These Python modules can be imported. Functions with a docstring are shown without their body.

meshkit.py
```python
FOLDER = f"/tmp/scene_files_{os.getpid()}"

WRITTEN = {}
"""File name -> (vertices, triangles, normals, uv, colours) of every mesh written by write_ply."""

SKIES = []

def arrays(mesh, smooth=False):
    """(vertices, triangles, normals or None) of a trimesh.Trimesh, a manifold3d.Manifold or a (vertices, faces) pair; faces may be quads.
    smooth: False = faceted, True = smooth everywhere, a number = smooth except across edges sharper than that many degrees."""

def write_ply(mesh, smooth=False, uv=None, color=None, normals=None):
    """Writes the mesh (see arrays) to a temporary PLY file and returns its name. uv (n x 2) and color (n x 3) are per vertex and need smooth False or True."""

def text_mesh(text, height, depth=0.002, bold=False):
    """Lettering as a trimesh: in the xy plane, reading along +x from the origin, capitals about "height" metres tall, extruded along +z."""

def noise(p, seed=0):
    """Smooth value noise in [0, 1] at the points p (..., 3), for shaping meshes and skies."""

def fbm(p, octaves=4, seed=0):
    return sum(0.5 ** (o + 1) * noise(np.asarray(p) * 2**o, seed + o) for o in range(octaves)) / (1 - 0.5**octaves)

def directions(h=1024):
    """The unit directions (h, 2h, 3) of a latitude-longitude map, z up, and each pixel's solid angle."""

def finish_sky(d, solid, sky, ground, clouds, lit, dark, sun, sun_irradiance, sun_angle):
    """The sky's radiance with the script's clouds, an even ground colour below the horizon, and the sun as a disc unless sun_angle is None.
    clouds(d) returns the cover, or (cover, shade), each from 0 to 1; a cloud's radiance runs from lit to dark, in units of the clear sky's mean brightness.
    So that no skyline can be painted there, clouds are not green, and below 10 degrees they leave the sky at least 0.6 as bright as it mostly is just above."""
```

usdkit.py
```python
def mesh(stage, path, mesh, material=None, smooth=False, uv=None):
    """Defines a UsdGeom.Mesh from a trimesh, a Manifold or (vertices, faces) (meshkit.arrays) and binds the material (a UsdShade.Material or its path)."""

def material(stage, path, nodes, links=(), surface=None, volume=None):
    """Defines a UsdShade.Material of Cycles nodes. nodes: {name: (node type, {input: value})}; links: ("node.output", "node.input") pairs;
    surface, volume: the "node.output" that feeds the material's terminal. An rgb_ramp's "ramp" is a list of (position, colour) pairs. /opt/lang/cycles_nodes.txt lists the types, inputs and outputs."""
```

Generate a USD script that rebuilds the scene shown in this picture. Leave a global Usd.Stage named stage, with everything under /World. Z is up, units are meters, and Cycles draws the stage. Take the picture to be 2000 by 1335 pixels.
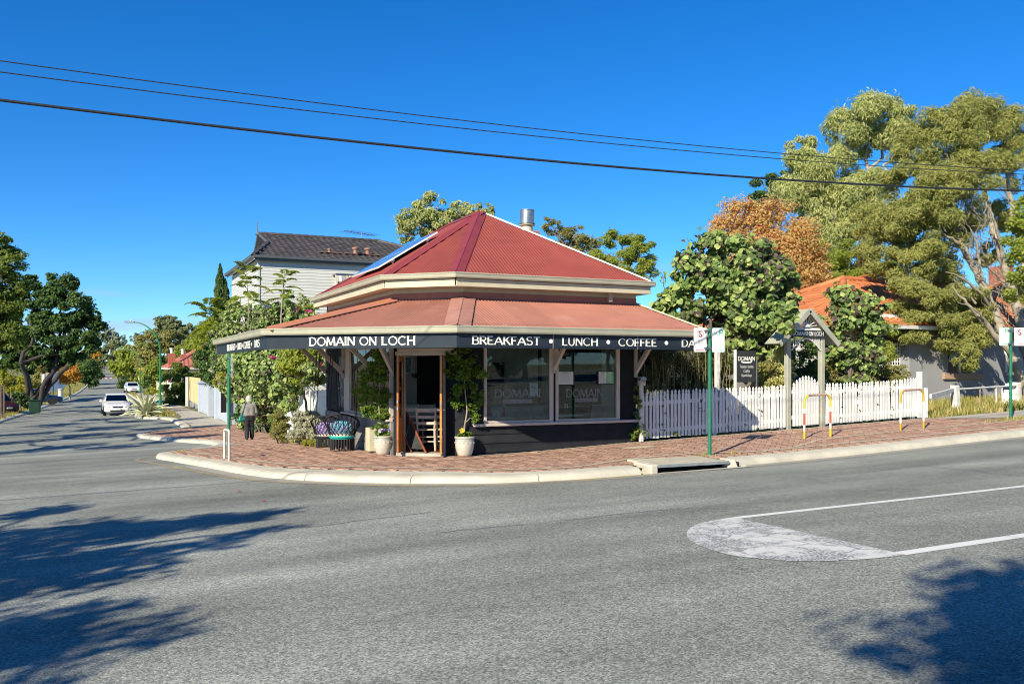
import math, random
import numpy as np
import trimesh, manifold3d, shapely
import shapely.geometry as sg
from shapely import affinity
from scipy.interpolate import PchipInterpolator as PI_
from scipy.spatial import Delaunay
from scipy.sparse import coo_matrix
from scipy.sparse.csgraph import connected_components
from pxr import Usd, UsdGeom, UsdLux, UsdShade, Gf, Sdf, Vt
import usdkit, meshkit
stage = Usd.Stage.CreateInMemory()
UsdGeom.SetStageUpAxis(stage, UsdGeom.Tokens.z)
UsdGeom.SetStageMetersPerUnit(stage, 1.0)
UsdGeom.Xform.Define(stage, '/World')
UsdGeom.Scope.Define(stage, '/World/Looks')
rng = np.random.default_rng(7)

# ---------------------------------------------------------------- camera, sky, sun, exposure
# world: x runs along the main road (to the right and away), y along the side street (to the left and away)
F_, CX, HY, CAM = 1723.0, 1000.0, 718.0, 1.56          # focal length in photo pixels, centre, horizon, eye height
UR = np.array([.9050, .4254]); UL = np.array([-.4254, .9050]); C1 = np.array([-1.019, 18.5])
EYE = (float(-C1 @ UR), float(-C1 @ UL))
cam = UsdGeom.Camera.Define(stage, '/World/camera')
cam.AddTranslateOp().Set((EYE[0], EYE[1], CAM))
cam.AddRotateXYZOp().Set((90, 0, -math.degrees(math.atan2(UR[1], UL[1]))))
cam.CreateHorizontalApertureAttr(36.0)
cam.CreateFocalLengthAttr(36.0 * F_ / 2000)
cam.CreateVerticalApertureOffsetAttr((HY - 667.5) / 2000 * 36.0)
cam.CreateClippingRangeAttr((0.1, 5000))
cam.CreateExposureAttr(0.75)
SUN_EL = math.radians(31.3)
SUN = np.array([-.8307, -.5565]) * math.cos(SUN_EL)
SUN = np.array([SUN[0], SUN[1], math.sin(SUN_EL)])
ROT = math.atan2(SUN[0], SUN[1])
dome = UsdLux.DomeLight.Define(stage, '/World/sky')
sun = UsdLux.DistantLight.Define(stage, '/World/sun')
sun.CreateNormalizeAttr(True); sun.CreateIntensityAttr(1.2); sun.CreateAngleAttr(0.53)
sun.CreateColorAttr((1.0, .915, .735))
sun.AddRotateXYZOp().Set((90 - 31.3, 0, math.degrees(math.atan2(-SUN[0], SUN[1]))+180))
skym = usdkit.material(stage, '/World/Looks/sky', {
    'tc': ('texture_coordinate', {}),
    'sky': ('sky_texture', {'sky_type': 'single_scattering', 'sun_disc': False, 'sun_elevation': SUN_EL, 'sun_rotation': ROT,
                            'altitude': 60.0, 'air_density': .76, 'aerosol_density': .03, 'ozone_density': 6.0}),
    'ti': ('mix', {'mix_type': 'multiply', 'fac': 1.0, 'color2': (.78, .94, 1.03)}),
    'sat': ('hsv', {'saturation': 1.24, 'value': 1.0, 'hue': 0.5}),
    'map': ('mapping', {'scale': (1.6, 1.6, 13.0)}),
    'n': ('noise_texture', {'scale': 2.4, 'detail': 5.0, 'roughness': .55}),
    'ramp': ('rgb_ramp', {'ramp': [(0.0, (0, 0, 0)), (.53, (0, 0, 0)), (.66, (.55, .55, .55)), (1, (.8, .8, .8))]}),
    'sep': ('separate_xyz', {}),
    'band': ('map_range', {'from_min': .085, 'from_max': .135, 'to_min': 1.0, 'to_max': 0.0, 'clamp': True}),
    'mul': ('math', {'math_type': 'multiply'}),
    'mix': ('mix', {'mix_type': 'mix', 'color2': (3.0, 3.2, 4.3)}),
    'bg': ('background_shader', {'strength': 0.102})},
    [('sky.color', 'sat.color'), ('tc.generated', 'map.vector'), ('map.vector', 'n.vector'), ('n.fac', 'ramp.fac'), ('tc.generated', 'sep.vector'),
     ('sep.z', 'band.value'), ('ramp.color', 'mul.value1'), ('band.result', 'mul.value2'), ('mul.value', 'mix.fac'),
     ('sat.color', 'ti.color1'), ('ti.color', 'mix.color1'), ('mix.color', 'bg.color')], surface='bg.background')
UsdShade.MaterialBindingAPI.Apply(dome.GetPrim()).Bind(skym)

# ---------------------------------------------------------------- the lie of the land
_base = PI_([-200, -60, -30, -4, -1.4, 0, .65, 4.2, 13.5, 25, 60, 120, 400], [-3.2, -2.9, -2.6, -1.97, -1.872, -1.845, -1.836, -1.696, -1.365, -.95, -.2, .4, 2])
_kr = PI_([-200, -60, -30, -7, -.5, 5.25, 12.8, 25, 60, 120, 400], [-3.2, -2.95, -2.6, -2.13, -1.973, -1.885, -1.616, -1.15, -.4, .3, 2])
_pl = PI_([-1, 0, 1.5, 15, 30, 48.7, 126, 202, 344, 443, 600, 1300], [0, 0, -.02, -.60, -.93, -1.1, -1.6, -.3, 2.5, 4.3, 6, 9])

def P(r, l):                                            # footpath and garden level
    r = np.asarray(r, float); l = np.asarray(l, float)
    t = np.clip(-l / 3.4, 0, 1)
    fade = np.clip(1 - (np.abs(r + 5) - 14) / 25, .25, 1)
    return _base(np.clip(r, -199, 399)) * (1 - t) + (_kr(np.clip(r, -199, 399)) + .13) * t + _pl(np.clip(l, 0, 1299)) * np.where(l > 60, 1, fade) + CAM

def R(r, l):                                            # road level
    r = np.asarray(r, float); l = np.asarray(l, float)
    main = _kr(np.clip(r, -199, 399)) - .04 * np.clip(l + 3.5, -22, 0) + CAM
    return np.where(l < -3.5, main, P(r, l) - .13)

def ray(px, py): return np.array([(px - CX) / F_, 1.0, (HY - py) / F_])
def at_d(px, py, d):                                    # point of the photograph at depth d
    v = ray(px, py) * d
    dx, dy = v[0] - C1[0], v[1] - C1[1]
    return np.array([dx * UR[0] + dy * UR[1], dx * UL[0] + dy * UL[1], CAM + v[2]])
def _plane(px, py, axis, val):
    a = (at_d(px, py, 1) - np.array([EYE[0], EYE[1], CAM]))
    e = np.array([EYE[0], EYE[1], CAM])
    return e + a * (val - e[axis]) / a[axis]
def on_l(px, py, l0): return _plane(px, py, 1, l0)
def on_r(px, py, r0): return _plane(px, py, 0, r0)
def on_ch(px, py, c):                                   # vertical plane x + y = c
    e = np.array([EYE[0], EYE[1], CAM]); a = at_d(px, py, 1) - e
    return e + a * (c - e[0] - e[1]) / (a[0] + a[1])
def depth(p): return (p[0] - EYE[0]) * UR[1] + (p[1] - EYE[1]) * UL[1]
_D = np.concatenate([np.arange(3, 60, .02), np.arange(60, 900, .2)])
def ground(px, py, zf=P):
    v = ray(px, py); x, y = v[0] * _D - C1[0], _D - C1[1]
    r, l = x * UR[0] + y * UR[1], x * UL[0] + y * UL[1]
    g = CAM + v[2] * _D - zf(r, l)
    i = np.nonzero((g[:-1] > 0) & (g[1:] <= 0))[0][0]
    t = g[i] / (g[i] - g[i + 1])
    return at_d(px, py, _D[i] + t * (_D[i + 1] - _D[i]))

# ---------------------------------------------------------------- prims
_used = {}
def numbered(parent, name):
    k = (parent, name); n = _used.get(k, 0); _used[k] = n + 1
    return f'{parent}/{name}' + (f'_{n:03d}' if n else '')
def keys(prim, label=None, cat=None, group=None, kind=None):
    for k, v in (('label', label), ('category', cat), ('group', group), ('kind', kind)):
        if v: prim.SetCustomDataByKey(k, v)
TONED = set()                                           # materials that vary from piece to piece
_tr = np.random.default_rng(77)
def tone(pr, mat):                                      # one random number per separate piece of the mesh, as a primvar
    if mat not in TONED: return
    f = np.array(pr.GetFaceVertexIndicesAttr().Get()).reshape(-1, 3); n = len(pr.GetPointsAttr().Get())
    e = np.vstack([f[:, :2], f[:, 1:]]); k, lab = connected_components(coo_matrix((np.ones(len(e)), (e[:, 0], e[:, 1])), shape=(n, n)), directed=False)
    UsdGeom.PrimvarsAPI(pr).CreatePrimvar('rnd', Sdf.ValueTypeNames.FloatArray, 'vertex').Set(Vt.FloatArray.FromNumpy(_tr.random(k).astype(np.float32)[lab]))
class T:                                                # a thing: an Xform whose children are its parts
    def __init__(s, name, label, cat=None, loc=(0, 0, 0), rot=0., group=None, kind=None, scale=None, up=None):
        s.path = numbered('/World', name); x = UsdGeom.Xform.Define(stage, s.path)
        s.loc = np.array(loc, float); s.rot = rot; s.scale = scale
        x.AddTranslateOp().Set(tuple(map(float, loc)))
        if rot: x.AddRotateZOp().Set(float(rot))
        if scale: x.AddScaleOp().Set((scale,) * 3 if np.ndim(scale) == 0 else tuple(scale))
        s.prim = x.GetPrim(); keys(s.prim, label, cat, group, kind)
    def world(s, m):                                    # world mesh -> this thing's own frame
        v = np.asarray(m[0], float) - s.loc
        if s.rot:
            a = -math.radians(s.rot); c, n = math.cos(a), math.sin(a)
            v = np.stack([v[:, 0] * c - v[:, 1] * n, v[:, 0] * n + v[:, 1] * c, v[:, 2]], 1)
        return v, m[1]
    def part(s, name, m, mat, smooth=False, label=None, kind=None, under=None, world=True):
        if world: m = s.world(arr(m))
        p = numbered(under or s.path, name)
        pr = usdkit.mesh(stage, p, m, '/World/Looks/' + mat, smooth=smooth); tone(pr, mat)
        keys(pr.GetPrim(), label, kind=kind)
        return p
    def many(s, name, meshes, mats, under=None, limit=300, world=True, smooth=False):
        """alike pieces: the 300 nearest as parts, the rest joined into one part"""
        meshes = [s.world(arr(m)) if world else arr(m) for m in meshes]
        mats = [mats] * len(meshes) if isinstance(mats, str) else mats
        ds = [-(0 if len(meshes) <= limit else np.hypot(*(m[0].mean(0)[:2] + s.loc[:2] - EYE))) for m in meshes]
        order = np.argsort(ds)[::-1]
        for i in sorted(order[:limit]):
            s.part(name, meshes[i], mats[i], under=under, world=False, smooth=smooth)
        rest = {}
        for i in order[limit:]: rest.setdefault(mats[i], []).append(meshes[i])
        for mt, ms in rest.items():
            s.part('remaining_' + name + 's', cat(ms), mt, under=under, kind='stuff', world=False, smooth=smooth)
def dup(src, name, label, loc, rot=0., group=None, cat=None, scale=None):
    x = UsdGeom.Xform.Define(stage, numbered('/World', name))
    x.GetPrim().GetReferences().AddInternalReference(src.path)
    x.ClearXformOpOrder()
    x.AddTranslateOp().Set(tuple(map(float, loc)))
    x.AddRotateZOp().Set(float(rot))
    x.AddScaleOp().Set((scale or 1.,) * 3)
    x.GetPrim().SetInstanceable(True)
    keys(x.GetPrim(), label, cat or src.prim.GetCustomDataByKey('category'), group)
    return x
def single(name, m, mat, label=None, catg=None, group=None, kind=None, smooth=False):
    pr = usdkit.mesh(stage, numbered('/World', name), arr(m), '/World/Looks/' + mat, smooth=smooth); tone(pr, mat)
    keys(pr.GetPrim(), label, catg, group, kind)
    return pr.GetPath()

# ---------------------------------------------------------------- meshes as (vertices, triangles)
def arr(m):
    if isinstance(m, tuple): 
        v, f = np.asarray(m[0], float), np.asarray(m[1], int)
        return v, (np.vstack([f[:, [0, 1, 2]], f[:, [0, 2, 3]]]) if f.shape[1] == 4 else f)
    if hasattr(m, 'to_mesh'):
        q = m.to_mesh(); return np.asarray(q.vert_properties[:, :3], float), np.asarray(q.tri_verts, int)
    return np.array(m.vertices), np.array(m.faces)
def cat(ms):
    vs, fs, n = [], [], 0
    for m in ms:
        v, f = arr(m); vs.append(v); fs.append(f + n); n += len(v)
    return np.vstack(vs), np.vstack(fs)
_BF = np.array([[0, 2, 3, 1], [4, 5, 7, 6], [0, 1, 5, 4], [2, 6, 7, 3], [0, 4, 6, 2], [1, 3, 7, 5]])
def box(x0, x1, y0, y1, z0, z1):
    v = np.array([[x, y, z] for z in (z0, z1) for y in (y0, y1) for x in (x0, x1)], float)
    return arr((v, _BF))
def cbox(x0, x1, y0, y1, z0, z1, b=.006):               # box with chamfered edges
    c = np.array([(x0 + x1) / 2, (y0 + y1) / 2, (z0 + z1) / 2]); h = np.array([abs(x1 - x0), abs(y1 - y0), abs(z1 - z0)]) / 2
    b = min(b, h.min() * .45); pts = []
    for s in np.ndindex(2, 2, 2):
        sg_ = np.array(s) * 2 - 1
        for k in range(3):
            q = h - b; q[k] = h[k]; pts.append(c + sg_ * q)
    hull = manifold3d.Manifold.hull_points(np.array(pts, np.float32))
    return arr(hull)
def xf(m, M):
    v, f = arr(m); return v @ np.asarray(M)[:3, :3].T + np.asarray(M)[:3, 3], f
def mv(m, d, rz=0.):
    v, f = arr(m)
    if rz:
        c, s = math.cos(rz), math.sin(rz); v = np.stack([v[:, 0] * c - v[:, 1] * s, v[:, 0] * s + v[:, 1] * c, v[:, 2]], 1)
    return v + np.asarray(d, float), f
def frame(o, u, n):                                     # local x along u, local y along n (outward), z up
    M = np.eye(4); M[:3, 0] = [*u, 0] if len(u) == 2 else u; M[:3, 1] = [*n, 0] if len(n) == 2 else n; M[:3, 2] = np.cross(M[:3, 0], M[:3, 1])
    if M[2, 2] < 0: M[:3, 2] *= -1
    M[:3, 3] = o; return M
def beam(a, b, w, h, up=(0, 0, 1), bev=.004):           # rectangular bar from a to b
    a, b = np.asarray(a, float), np.asarray(b, float); d = b - a; L = np.linalg.norm(d); d /= L
    s = np.cross(d, up); n_ = np.linalg.norm(s)
    if n_ < 1e-6: s = np.cross(d, (1, 0, 0)); n_ = np.linalg.norm(s)
    s /= n_; t = np.cross(s, d)
    v, f = cbox(0, L, -w / 2, w / 2, -h / 2, h / 2, bev)
    return a + v[:, :1] * d - v[:, 1:2] * s + v[:, 2:] * t, f
def tube(pts, rad, sides=8, cap=True):
    p = np.asarray(pts, float); n = len(p); rad = np.broadcast_to(np.asarray(rad, float), (n,))
    t = np.gradient(p, axis=0); t /= np.linalg.norm(t, axis=1, keepdims=True) + 1e-12
    a = np.cross(t[0], [0, 0, 1.]); 
    if np.linalg.norm(a) < .1: a = np.cross(t[0], [1., 0, 0])
    a /= np.linalg.norm(a); A = [a]
    for i in range(1, n):
        a = A[-1] - t[i] * (A[-1] @ t[i]); A.append(a / (np.linalg.norm(a) + 1e-12))
    A = np.array(A); B = np.cross(t, A); g = np.arange(sides) * 2 * np.pi / sides
    v = p[:, None] + rad[:, None, None] * (np.cos(g)[None, :, None] * A[:, None] + np.sin(g)[None, :, None] * B[:, None])
    i, j = np.meshgrid(np.arange(n - 1), np.arange(sides), indexing='ij'); k = (j + 1) % sides
    q = np.stack([i * sides + j, i * sides + k, (i + 1) * sides + k, (i + 1) * sides + j], -1).reshape(-1, 4)
    v = v.reshape(-1, 3); f = np.vstack([q[:, [0, 1, 2]], q[:, [0, 2, 3]]])
    if cap:
        v = np.vstack([v, p[0], p[-1]]); j = np.arange(sides); k = (j + 1) % sides; m = n * sides; o = (n - 1) * sides
        f = np.vstack([f, np.stack([np.full(sides, m), k, j], 1), np.stack([np.full(sides, m + 1), o + j, o + k], 1)])
    return v, f
def lathe(prof, n=24, c=(0, 0, 0)):                     # prof: (radius, z), bottom to top
    prof = np.asarray(prof, float); g = np.arange(n) * 2 * np.pi / n
    v = np.stack([prof[:, :1] * np.cos(g), prof[:, :1] * np.sin(g), np.repeat(prof[:, 1:], n, 1)], -1).reshape(-1, 3)
    i, j = np.meshgrid(np.arange(len(prof) - 1), np.arange(n), indexing='ij'); k = (j + 1) % n
    q = np.stack([i * n + j, i * n + k, (i + 1) * n + k, (i + 1) * n + j], -1).reshape(-1, 4)
    return v + np.asarray(c, float), np.vstack([q[:, [0, 1, 2]], q[:, [0, 2, 3]]])
def disc(c, r, n=20, nrm=(0, 0, 1)):
    g = np.arange(n) * 2 * np.pi / n; nrm = np.asarray(nrm, float); nrm /= np.linalg.norm(nrm)
    a = np.cross(nrm, [0, 0, 1.]); a = np.array([1., 0, 0]) if np.linalg.norm(a) < .01 else a / np.linalg.norm(a); b = np.cross(nrm, a)
    v = np.vstack([np.asarray(c, float), np.asarray(c, float) + r * (np.cos(g)[:, None] * a + np.sin(g)[:, None] * b)])
    j = np.arange(n); return v, np.stack([np.zeros(n, int), 1 + j, 1 + (j + 1) % n], 1)
def extr(poly, h):                                      # shapely polygon(s) in xy, extruded along z from 0 to h
    gs = [g for g in getattr(poly, 'geoms', [poly]) if g.area > 1e-8]
    return cat([trimesh.creation.extrude_polygon(g, h, engine='earcut') for g in gs])
def ico(c, r, sub=1):
    m = trimesh.creation.icosphere(sub); return np.array(m.vertices) * np.asarray(r) + np.asarray(c), np.array(m.faces)
def quad(*p): return arr((np.array(p, float), np.array([[0, 1, 2, 3]])))
def poly3(p): p = np.array(p, float); n = len(p); return p, np.array([[0, i, i + 1] for i in range(1, n - 1)])
def hull(spheres, res=10):                              # spheres: (centre, radius) pairs, hulled
    return manifold3d.Manifold.batch_hull([manifold3d.Manifold.sphere(r, res).translate(tuple(map(float, c))) for c, r in spheres])
def sheet(poly, zf, step=.5, dz=0., hole=None):         # a surface over a plan polygon, following the level zf
    out = []
    for g in getattr(poly, 'geoms', [poly]):
        gd = shapely.segmentize(g, step); pts = [np.array(gd.exterior.coords)[:-1]] + [np.array(i.coords)[:-1] for i in gd.interiors]
        x0, y0, x1, y1 = g.bounds
        X, Y = np.meshgrid(np.arange(x0, x1, step), np.arange(y0, y1, step)); q = np.stack([X.ravel(), Y.ravel()], 1)
        ins = shapely.contains_xy(g.buffer(-step * .35), q[:, 0], q[:, 1]); pts.append(q[ins]); p = np.unique(np.round(np.vstack(pts), 5), axis=0)
        t = Delaunay(p).simplices; c = p[t].mean(1); t = t[shapely.contains_xy(g, c[:, 0], c[:, 1])]
        a = p[t]; cr = (a[:, 1, 0] - a[:, 0, 0]) * (a[:, 2, 1] - a[:, 0, 1]) - (a[:, 1, 1] - a[:, 0, 1]) * (a[:, 2, 0] - a[:, 0, 0])
        t = np.where((cr < 0)[:, None], t[:, ::-1], t)
        out.append((np.column_stack([p, zf(p[:, 0], p[:, 1]) + dz]), t))
    return cat(out)

# ---------------------------------------------------------------- materials
def M(name, nodes, links, surface): usdkit.material(stage, '/World/Looks/' + name, nodes, links, surface=surface)
def paint(name, c, rough=.5, var=.12, scale=3., bump=0., bscale=60., metal=0., spec=.5, coat=0., dirt=None, stretch=(1, 1, 1), c2=None, isl=0.):
    """plain colour with slight blotches, fine grain relief, optional dirt patches and a tone per piece"""
    c = np.array(c, float); c2 = c * (1 - var) if c2 is None else np.array(c2, float)
    nd = {'g': ('geometry', {}), 'mp': ('mapping', {'scale': stretch}), 'n': ('noise_texture', {'scale': scale, 'detail': 6., 'roughness': .65}),
          'r': ('rgb_ramp', {'ramp': [(.30, c2), (.68, np.minimum(c * (1 + var * .5), .9))]}),
          'p': ('principled_bsdf', {'roughness': rough, 'metallic': metal, 'specular_ior_level': spec, 'coat_weight': coat})}
    lk = [('g.position', 'mp.vector'), ('mp.vector', 'n.vector'), ('n.fac', 'r.fac')]; out = 'r.color'
    if dirt is not None:
        nd['n2'] = ('noise_texture', {'scale': dirt[1], 'detail': 8., 'roughness': .7}); nd['r2'] = ('rgb_ramp', {'ramp': [(dirt[2], (0, 0, 0)), (dirt[3], (1, 1, 1))]})
        nd['mx'] = ('mix', {'mix_type': 'mix', 'color2': dirt[0]})
        lk += [('mp.vector', 'n2.vector'), ('n2.fac', 'r2.fac'), ('r2.color', 'mx.fac'), (out, 'mx.color1')]; out = 'mx.color'
    if isl:
        TONED.add(name); nd['at'] = ('attribute', {'attribute': 'rnd'}); nd['ri'] = ('map_range', {'to_min': 1 - isl, 'to_max': 1 + isl}); nd['hv'] = ('hsv', {'hue': .5, 'saturation': 1., 'fac': 1.})
        lk += [('at.fac', 'ri.value'), ('ri.result', 'hv.value'), (out, 'hv.color')]; out = 'hv.color'
    lk.append((out, 'p.base_color'))
    if bump:
        nd['nb'] = ('noise_texture', {'scale': bscale, 'detail': 4.}); nd['b'] = ('bump', {'strength': bump, 'distance': .01})
        lk += [('mp.vector', 'nb.vector'), ('nb.fac', 'b.height'), ('b.normal', 'p.normal')]
    M(name, nd, lk, 'p.BSDF')
def leafmat(name, cols, trans=.35, rough=.5, patch=.35, pscale=.8):
    """leaf colours vary leaf by leaf and, more slowly, from spray to spray"""
    n = len(cols); TONED.add(name)
    M(name, {'at': ('attribute', {'attribute': 'rnd'}), 'g': ('geometry', {}), 'n': ('noise_texture', {'scale': pscale, 'detail': 3.}), 'a': ('math', {'math_type': 'multiply_add', 'value2': patch * 2.2, 'value3': -patch * 1.1}),
             's': ('math', {'math_type': 'add', 'use_clamp': True}), 'r': ('rgb_ramp', {'ramp': [(i / max(n - 1, 1), c) for i, c in enumerate(cols)]}),
             'p': ('principled_bsdf', {'roughness': rough, 'specular_ior_level': .35}), 't': ('translucent_bsdf', {}),
             'hv': ('hsv', {'value': 1.5, 'saturation': 1.1, 'hue': .49, 'fac': 1.}), 'm': ('mix_closure', {'fac': trans})},
      [('g.position', 'n.vector'), ('n.fac', 'a.value1'), ('a.value', 's.value1'), ('at.fac', 's.value2'), ('s.value', 'r.fac'), ('r.color', 'p.base_color'),
       ('r.color', 'hv.color'), ('hv.color', 't.color'), ('p.BSDF', 'm.closure1'), ('t.BSDF', 'm.closure2')], 'm.closure')
M('asphalt', {'g': ('geometry', {}), 'v': ('voronoi_texture', {'scale': 80., 'randomness': 1.}), 'sc': ('separate_color', {}),
              'r': ('rgb_ramp', {'ramp': [(0., (.118, .124, .110)), (.30, (.185, .194, .170)), (.62, (.268, .277, .240)), (.88, (.35, .357, .302)), (1., (.43, .43, .355))]}),
              'n1': ('noise_texture', {'scale': .45, 'detail': 5., 'roughness': .6}), 'm1': ('map_range', {'from_min': .3, 'from_max': .7, 'to_min': .80, 'to_max': 1.14}),
              'mp': ('mapping', {'scale': (.09, .9, .5)}), 'n3': ('noise_texture', {'scale': 1.0, 'detail': 4., 'roughness': .5}), 'm3': ('map_range', {'from_min': .35, 'from_max': .65, 'to_min': .72, 'to_max': 1.10}),
              'n4': ('noise_texture', {'scale': 14., 'detail': 3.}), 'm4': ('map_range', {'from_min': .3, 'from_max': .7, 'to_min': .90, 'to_max': 1.10}), 'mu4': ('math', {'math_type': 'multiply'}),
              'mu': ('math', {'math_type': 'multiply'}), 'hv': ('hsv', {'hue': .5, 'saturation': 1., 'fac': 1.}),
              'n5': ('noise_texture', {'scale': 1.3, 'detail': 7., 'roughness': .6, 'distortion': .6}), 'm5': ('map_range', {'from_min': .62, 'from_max': .76, 'to_min': 1.0, 'to_max': .80, 'clamp': True}), 'mu5': ('math', {'math_type': 'multiply'}),
              'nb': ('noise_texture', {'scale': 90., 'detail': 3.}), 'b': ('bump', {'strength': .5, 'distance': .006}),
              'p': ('principled_bsdf', {'roughness': .85, 'specular_ior_level': .25})},
  [('g.position', 'v.vector'), ('v.color', 'sc.color'), ('sc.r', 'r.fac'), ('g.position', 'n1.vector'), ('n1.fac', 'm1.value'), ('g.position', 'mp.vector'), ('mp.vector', 'n3.vector'),
   ('n3.fac', 'm3.value'), ('m1.result', 'mu.value1'), ('m3.result', 'mu.value2'), ('g.position', 'n4.vector'), ('n4.fac', 'm4.value'), ('mu.value', 'mu4.value1'), ('m4.result', 'mu4.value2'), ('g.position', 'n5.vector'), ('n5.fac', 'm5.value'), ('mu4.value', 'mu5.value1'), ('m5.result', 'mu5.value2'), ('mu5.value', 'hv.value'), ('r.color', 'hv.color'), ('hv.color', 'p.base_color'),
   ('g.position', 'nb.vector'), ('nb.fac', 'b.height'), ('b.normal', 'p.normal')], 'p.BSDF')
def worn(name, c, lo, hi, cracks, under=(.16, .165, .17)):
    M(name, {'g': ('geometry', {}), 'n': ('noise_texture', {'scale': 2.2, 'detail': 9., 'roughness': .72}), 'r': ('rgb_ramp', {'ramp': [(lo, (1, 1, 1)), (hi, (0, 0, 0))]}),
             'nf': ('noise_texture', {'scale': 45., 'detail': 2.}), 'rf': ('rgb_ramp', {'ramp': [(.40, (0, 0, 0)), (.55, (1, 1, 1))]}), 'mm': ('math', {'math_type': 'multiply'}),
             'd': ('noise_texture', {'scale': 3., 'detail': 4.}), 'dd': ('vector_math', {'math_type': 'multiply_add', 'vector2': (.35, .35, .35)}),
             'v': ('voronoi_texture', {'feature': 'distance_to_edge', 'scale': 1.5}), 'rv': ('rgb_ramp', {'ramp': [(0., (cracks,) * 3), (.010, (cracks,) * 3), (.022, (0, 0, 0))]}),
             'mx': ('math', {'math_type': 'maximum'}), 'c': ('mix', {'mix_type': 'mix', 'color1': c, 'color2': under}),
             'p': ('principled_bsdf', {'roughness': .8})},
      [('g.position', 'n.vector'), ('n.fac', 'r.fac'), ('g.position', 'nf.vector'), ('nf.fac', 'rf.fac'), ('r.color', 'mm.value1'), ('rf.color', 'mm.value2'),
       ('g.position', 'd.vector'), ('d.color', 'dd.vector1'), ('g.position', 'dd.vector3'), ('dd.vector', 'v.vector'), ('v.distance', 'rv.fac'), ('mm.value', 'mx.value1'), ('rv.color', 'mx.value2'),
       ('mx.value', 'c.fac'), ('c.color', 'p.base_color')], 'p.BSDF')
worn('gutter_dust', (.33, .30, .235), .42, .60, 0., (.265, .27, .25)); worn('road_paint', (.66, .65, .61), .30, .40, 0.); worn('worn_road_paint', (.58, .57, .53), .46, .56, .8); worn('yellow_line', (.42, .30, .10), .52, .62, 0.)
TONED.add('brick_paver')
M('brick_paver', {'at': ('attribute', {'attribute': 'rnd'}), 'g': ('geometry', {}), 'r': ('rgb_ramp', {'ramp': [(0., (.26, .150, .105)), (.3, (.31, .175, .118)), (.65, (.355, .205, .138)), (.9, (.40, .25, .175)), (1., (.32, .20, .155))]}),
                  'n': ('noise_texture', {'scale': 3., 'detail': 7., 'roughness': .7}), 'm': ('map_range', {'from_min': .3, 'from_max': .7, 'to_min': .88, 'to_max': 1.1}), 'hv': ('hsv', {'saturation': .95, 'hue': .5, 'fac': 1.}),
                  'n2': ('noise_texture', {'scale': .9, 'detail': 8., 'roughness': .7}), 'r2': ('rgb_ramp', {'ramp': [(.52, (0, 0, 0)), (.70, (.42, .42, .42))]}), 'mx': ('mix', {'mix_type': 'mix', 'color2': (.36, .27, .21)}),
                  'nb': ('noise_texture', {'scale': 80.}), 'b': ('bump', {'strength': .3, 'distance': .005}), 'p': ('principled_bsdf', {'roughness': .85, 'specular_ior_level': .3})},
  [('at.fac', 'r.fac'), ('g.position', 'n.vector'), ('n.fac', 'm.value'), ('m.result', 'hv.value'), ('r.color', 'hv.color'), ('g.position', 'n2.vector'), ('n2.fac', 'r2.fac'), ('r2.color', 'mx.fac'), ('hv.color', 'mx.color1'),
   ('mx.color', 'p.base_color'), ('g.position', 'nb.vector'), ('nb.fac', 'b.height'), ('b.normal', 'p.normal')], 'p.BSDF')
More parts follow.
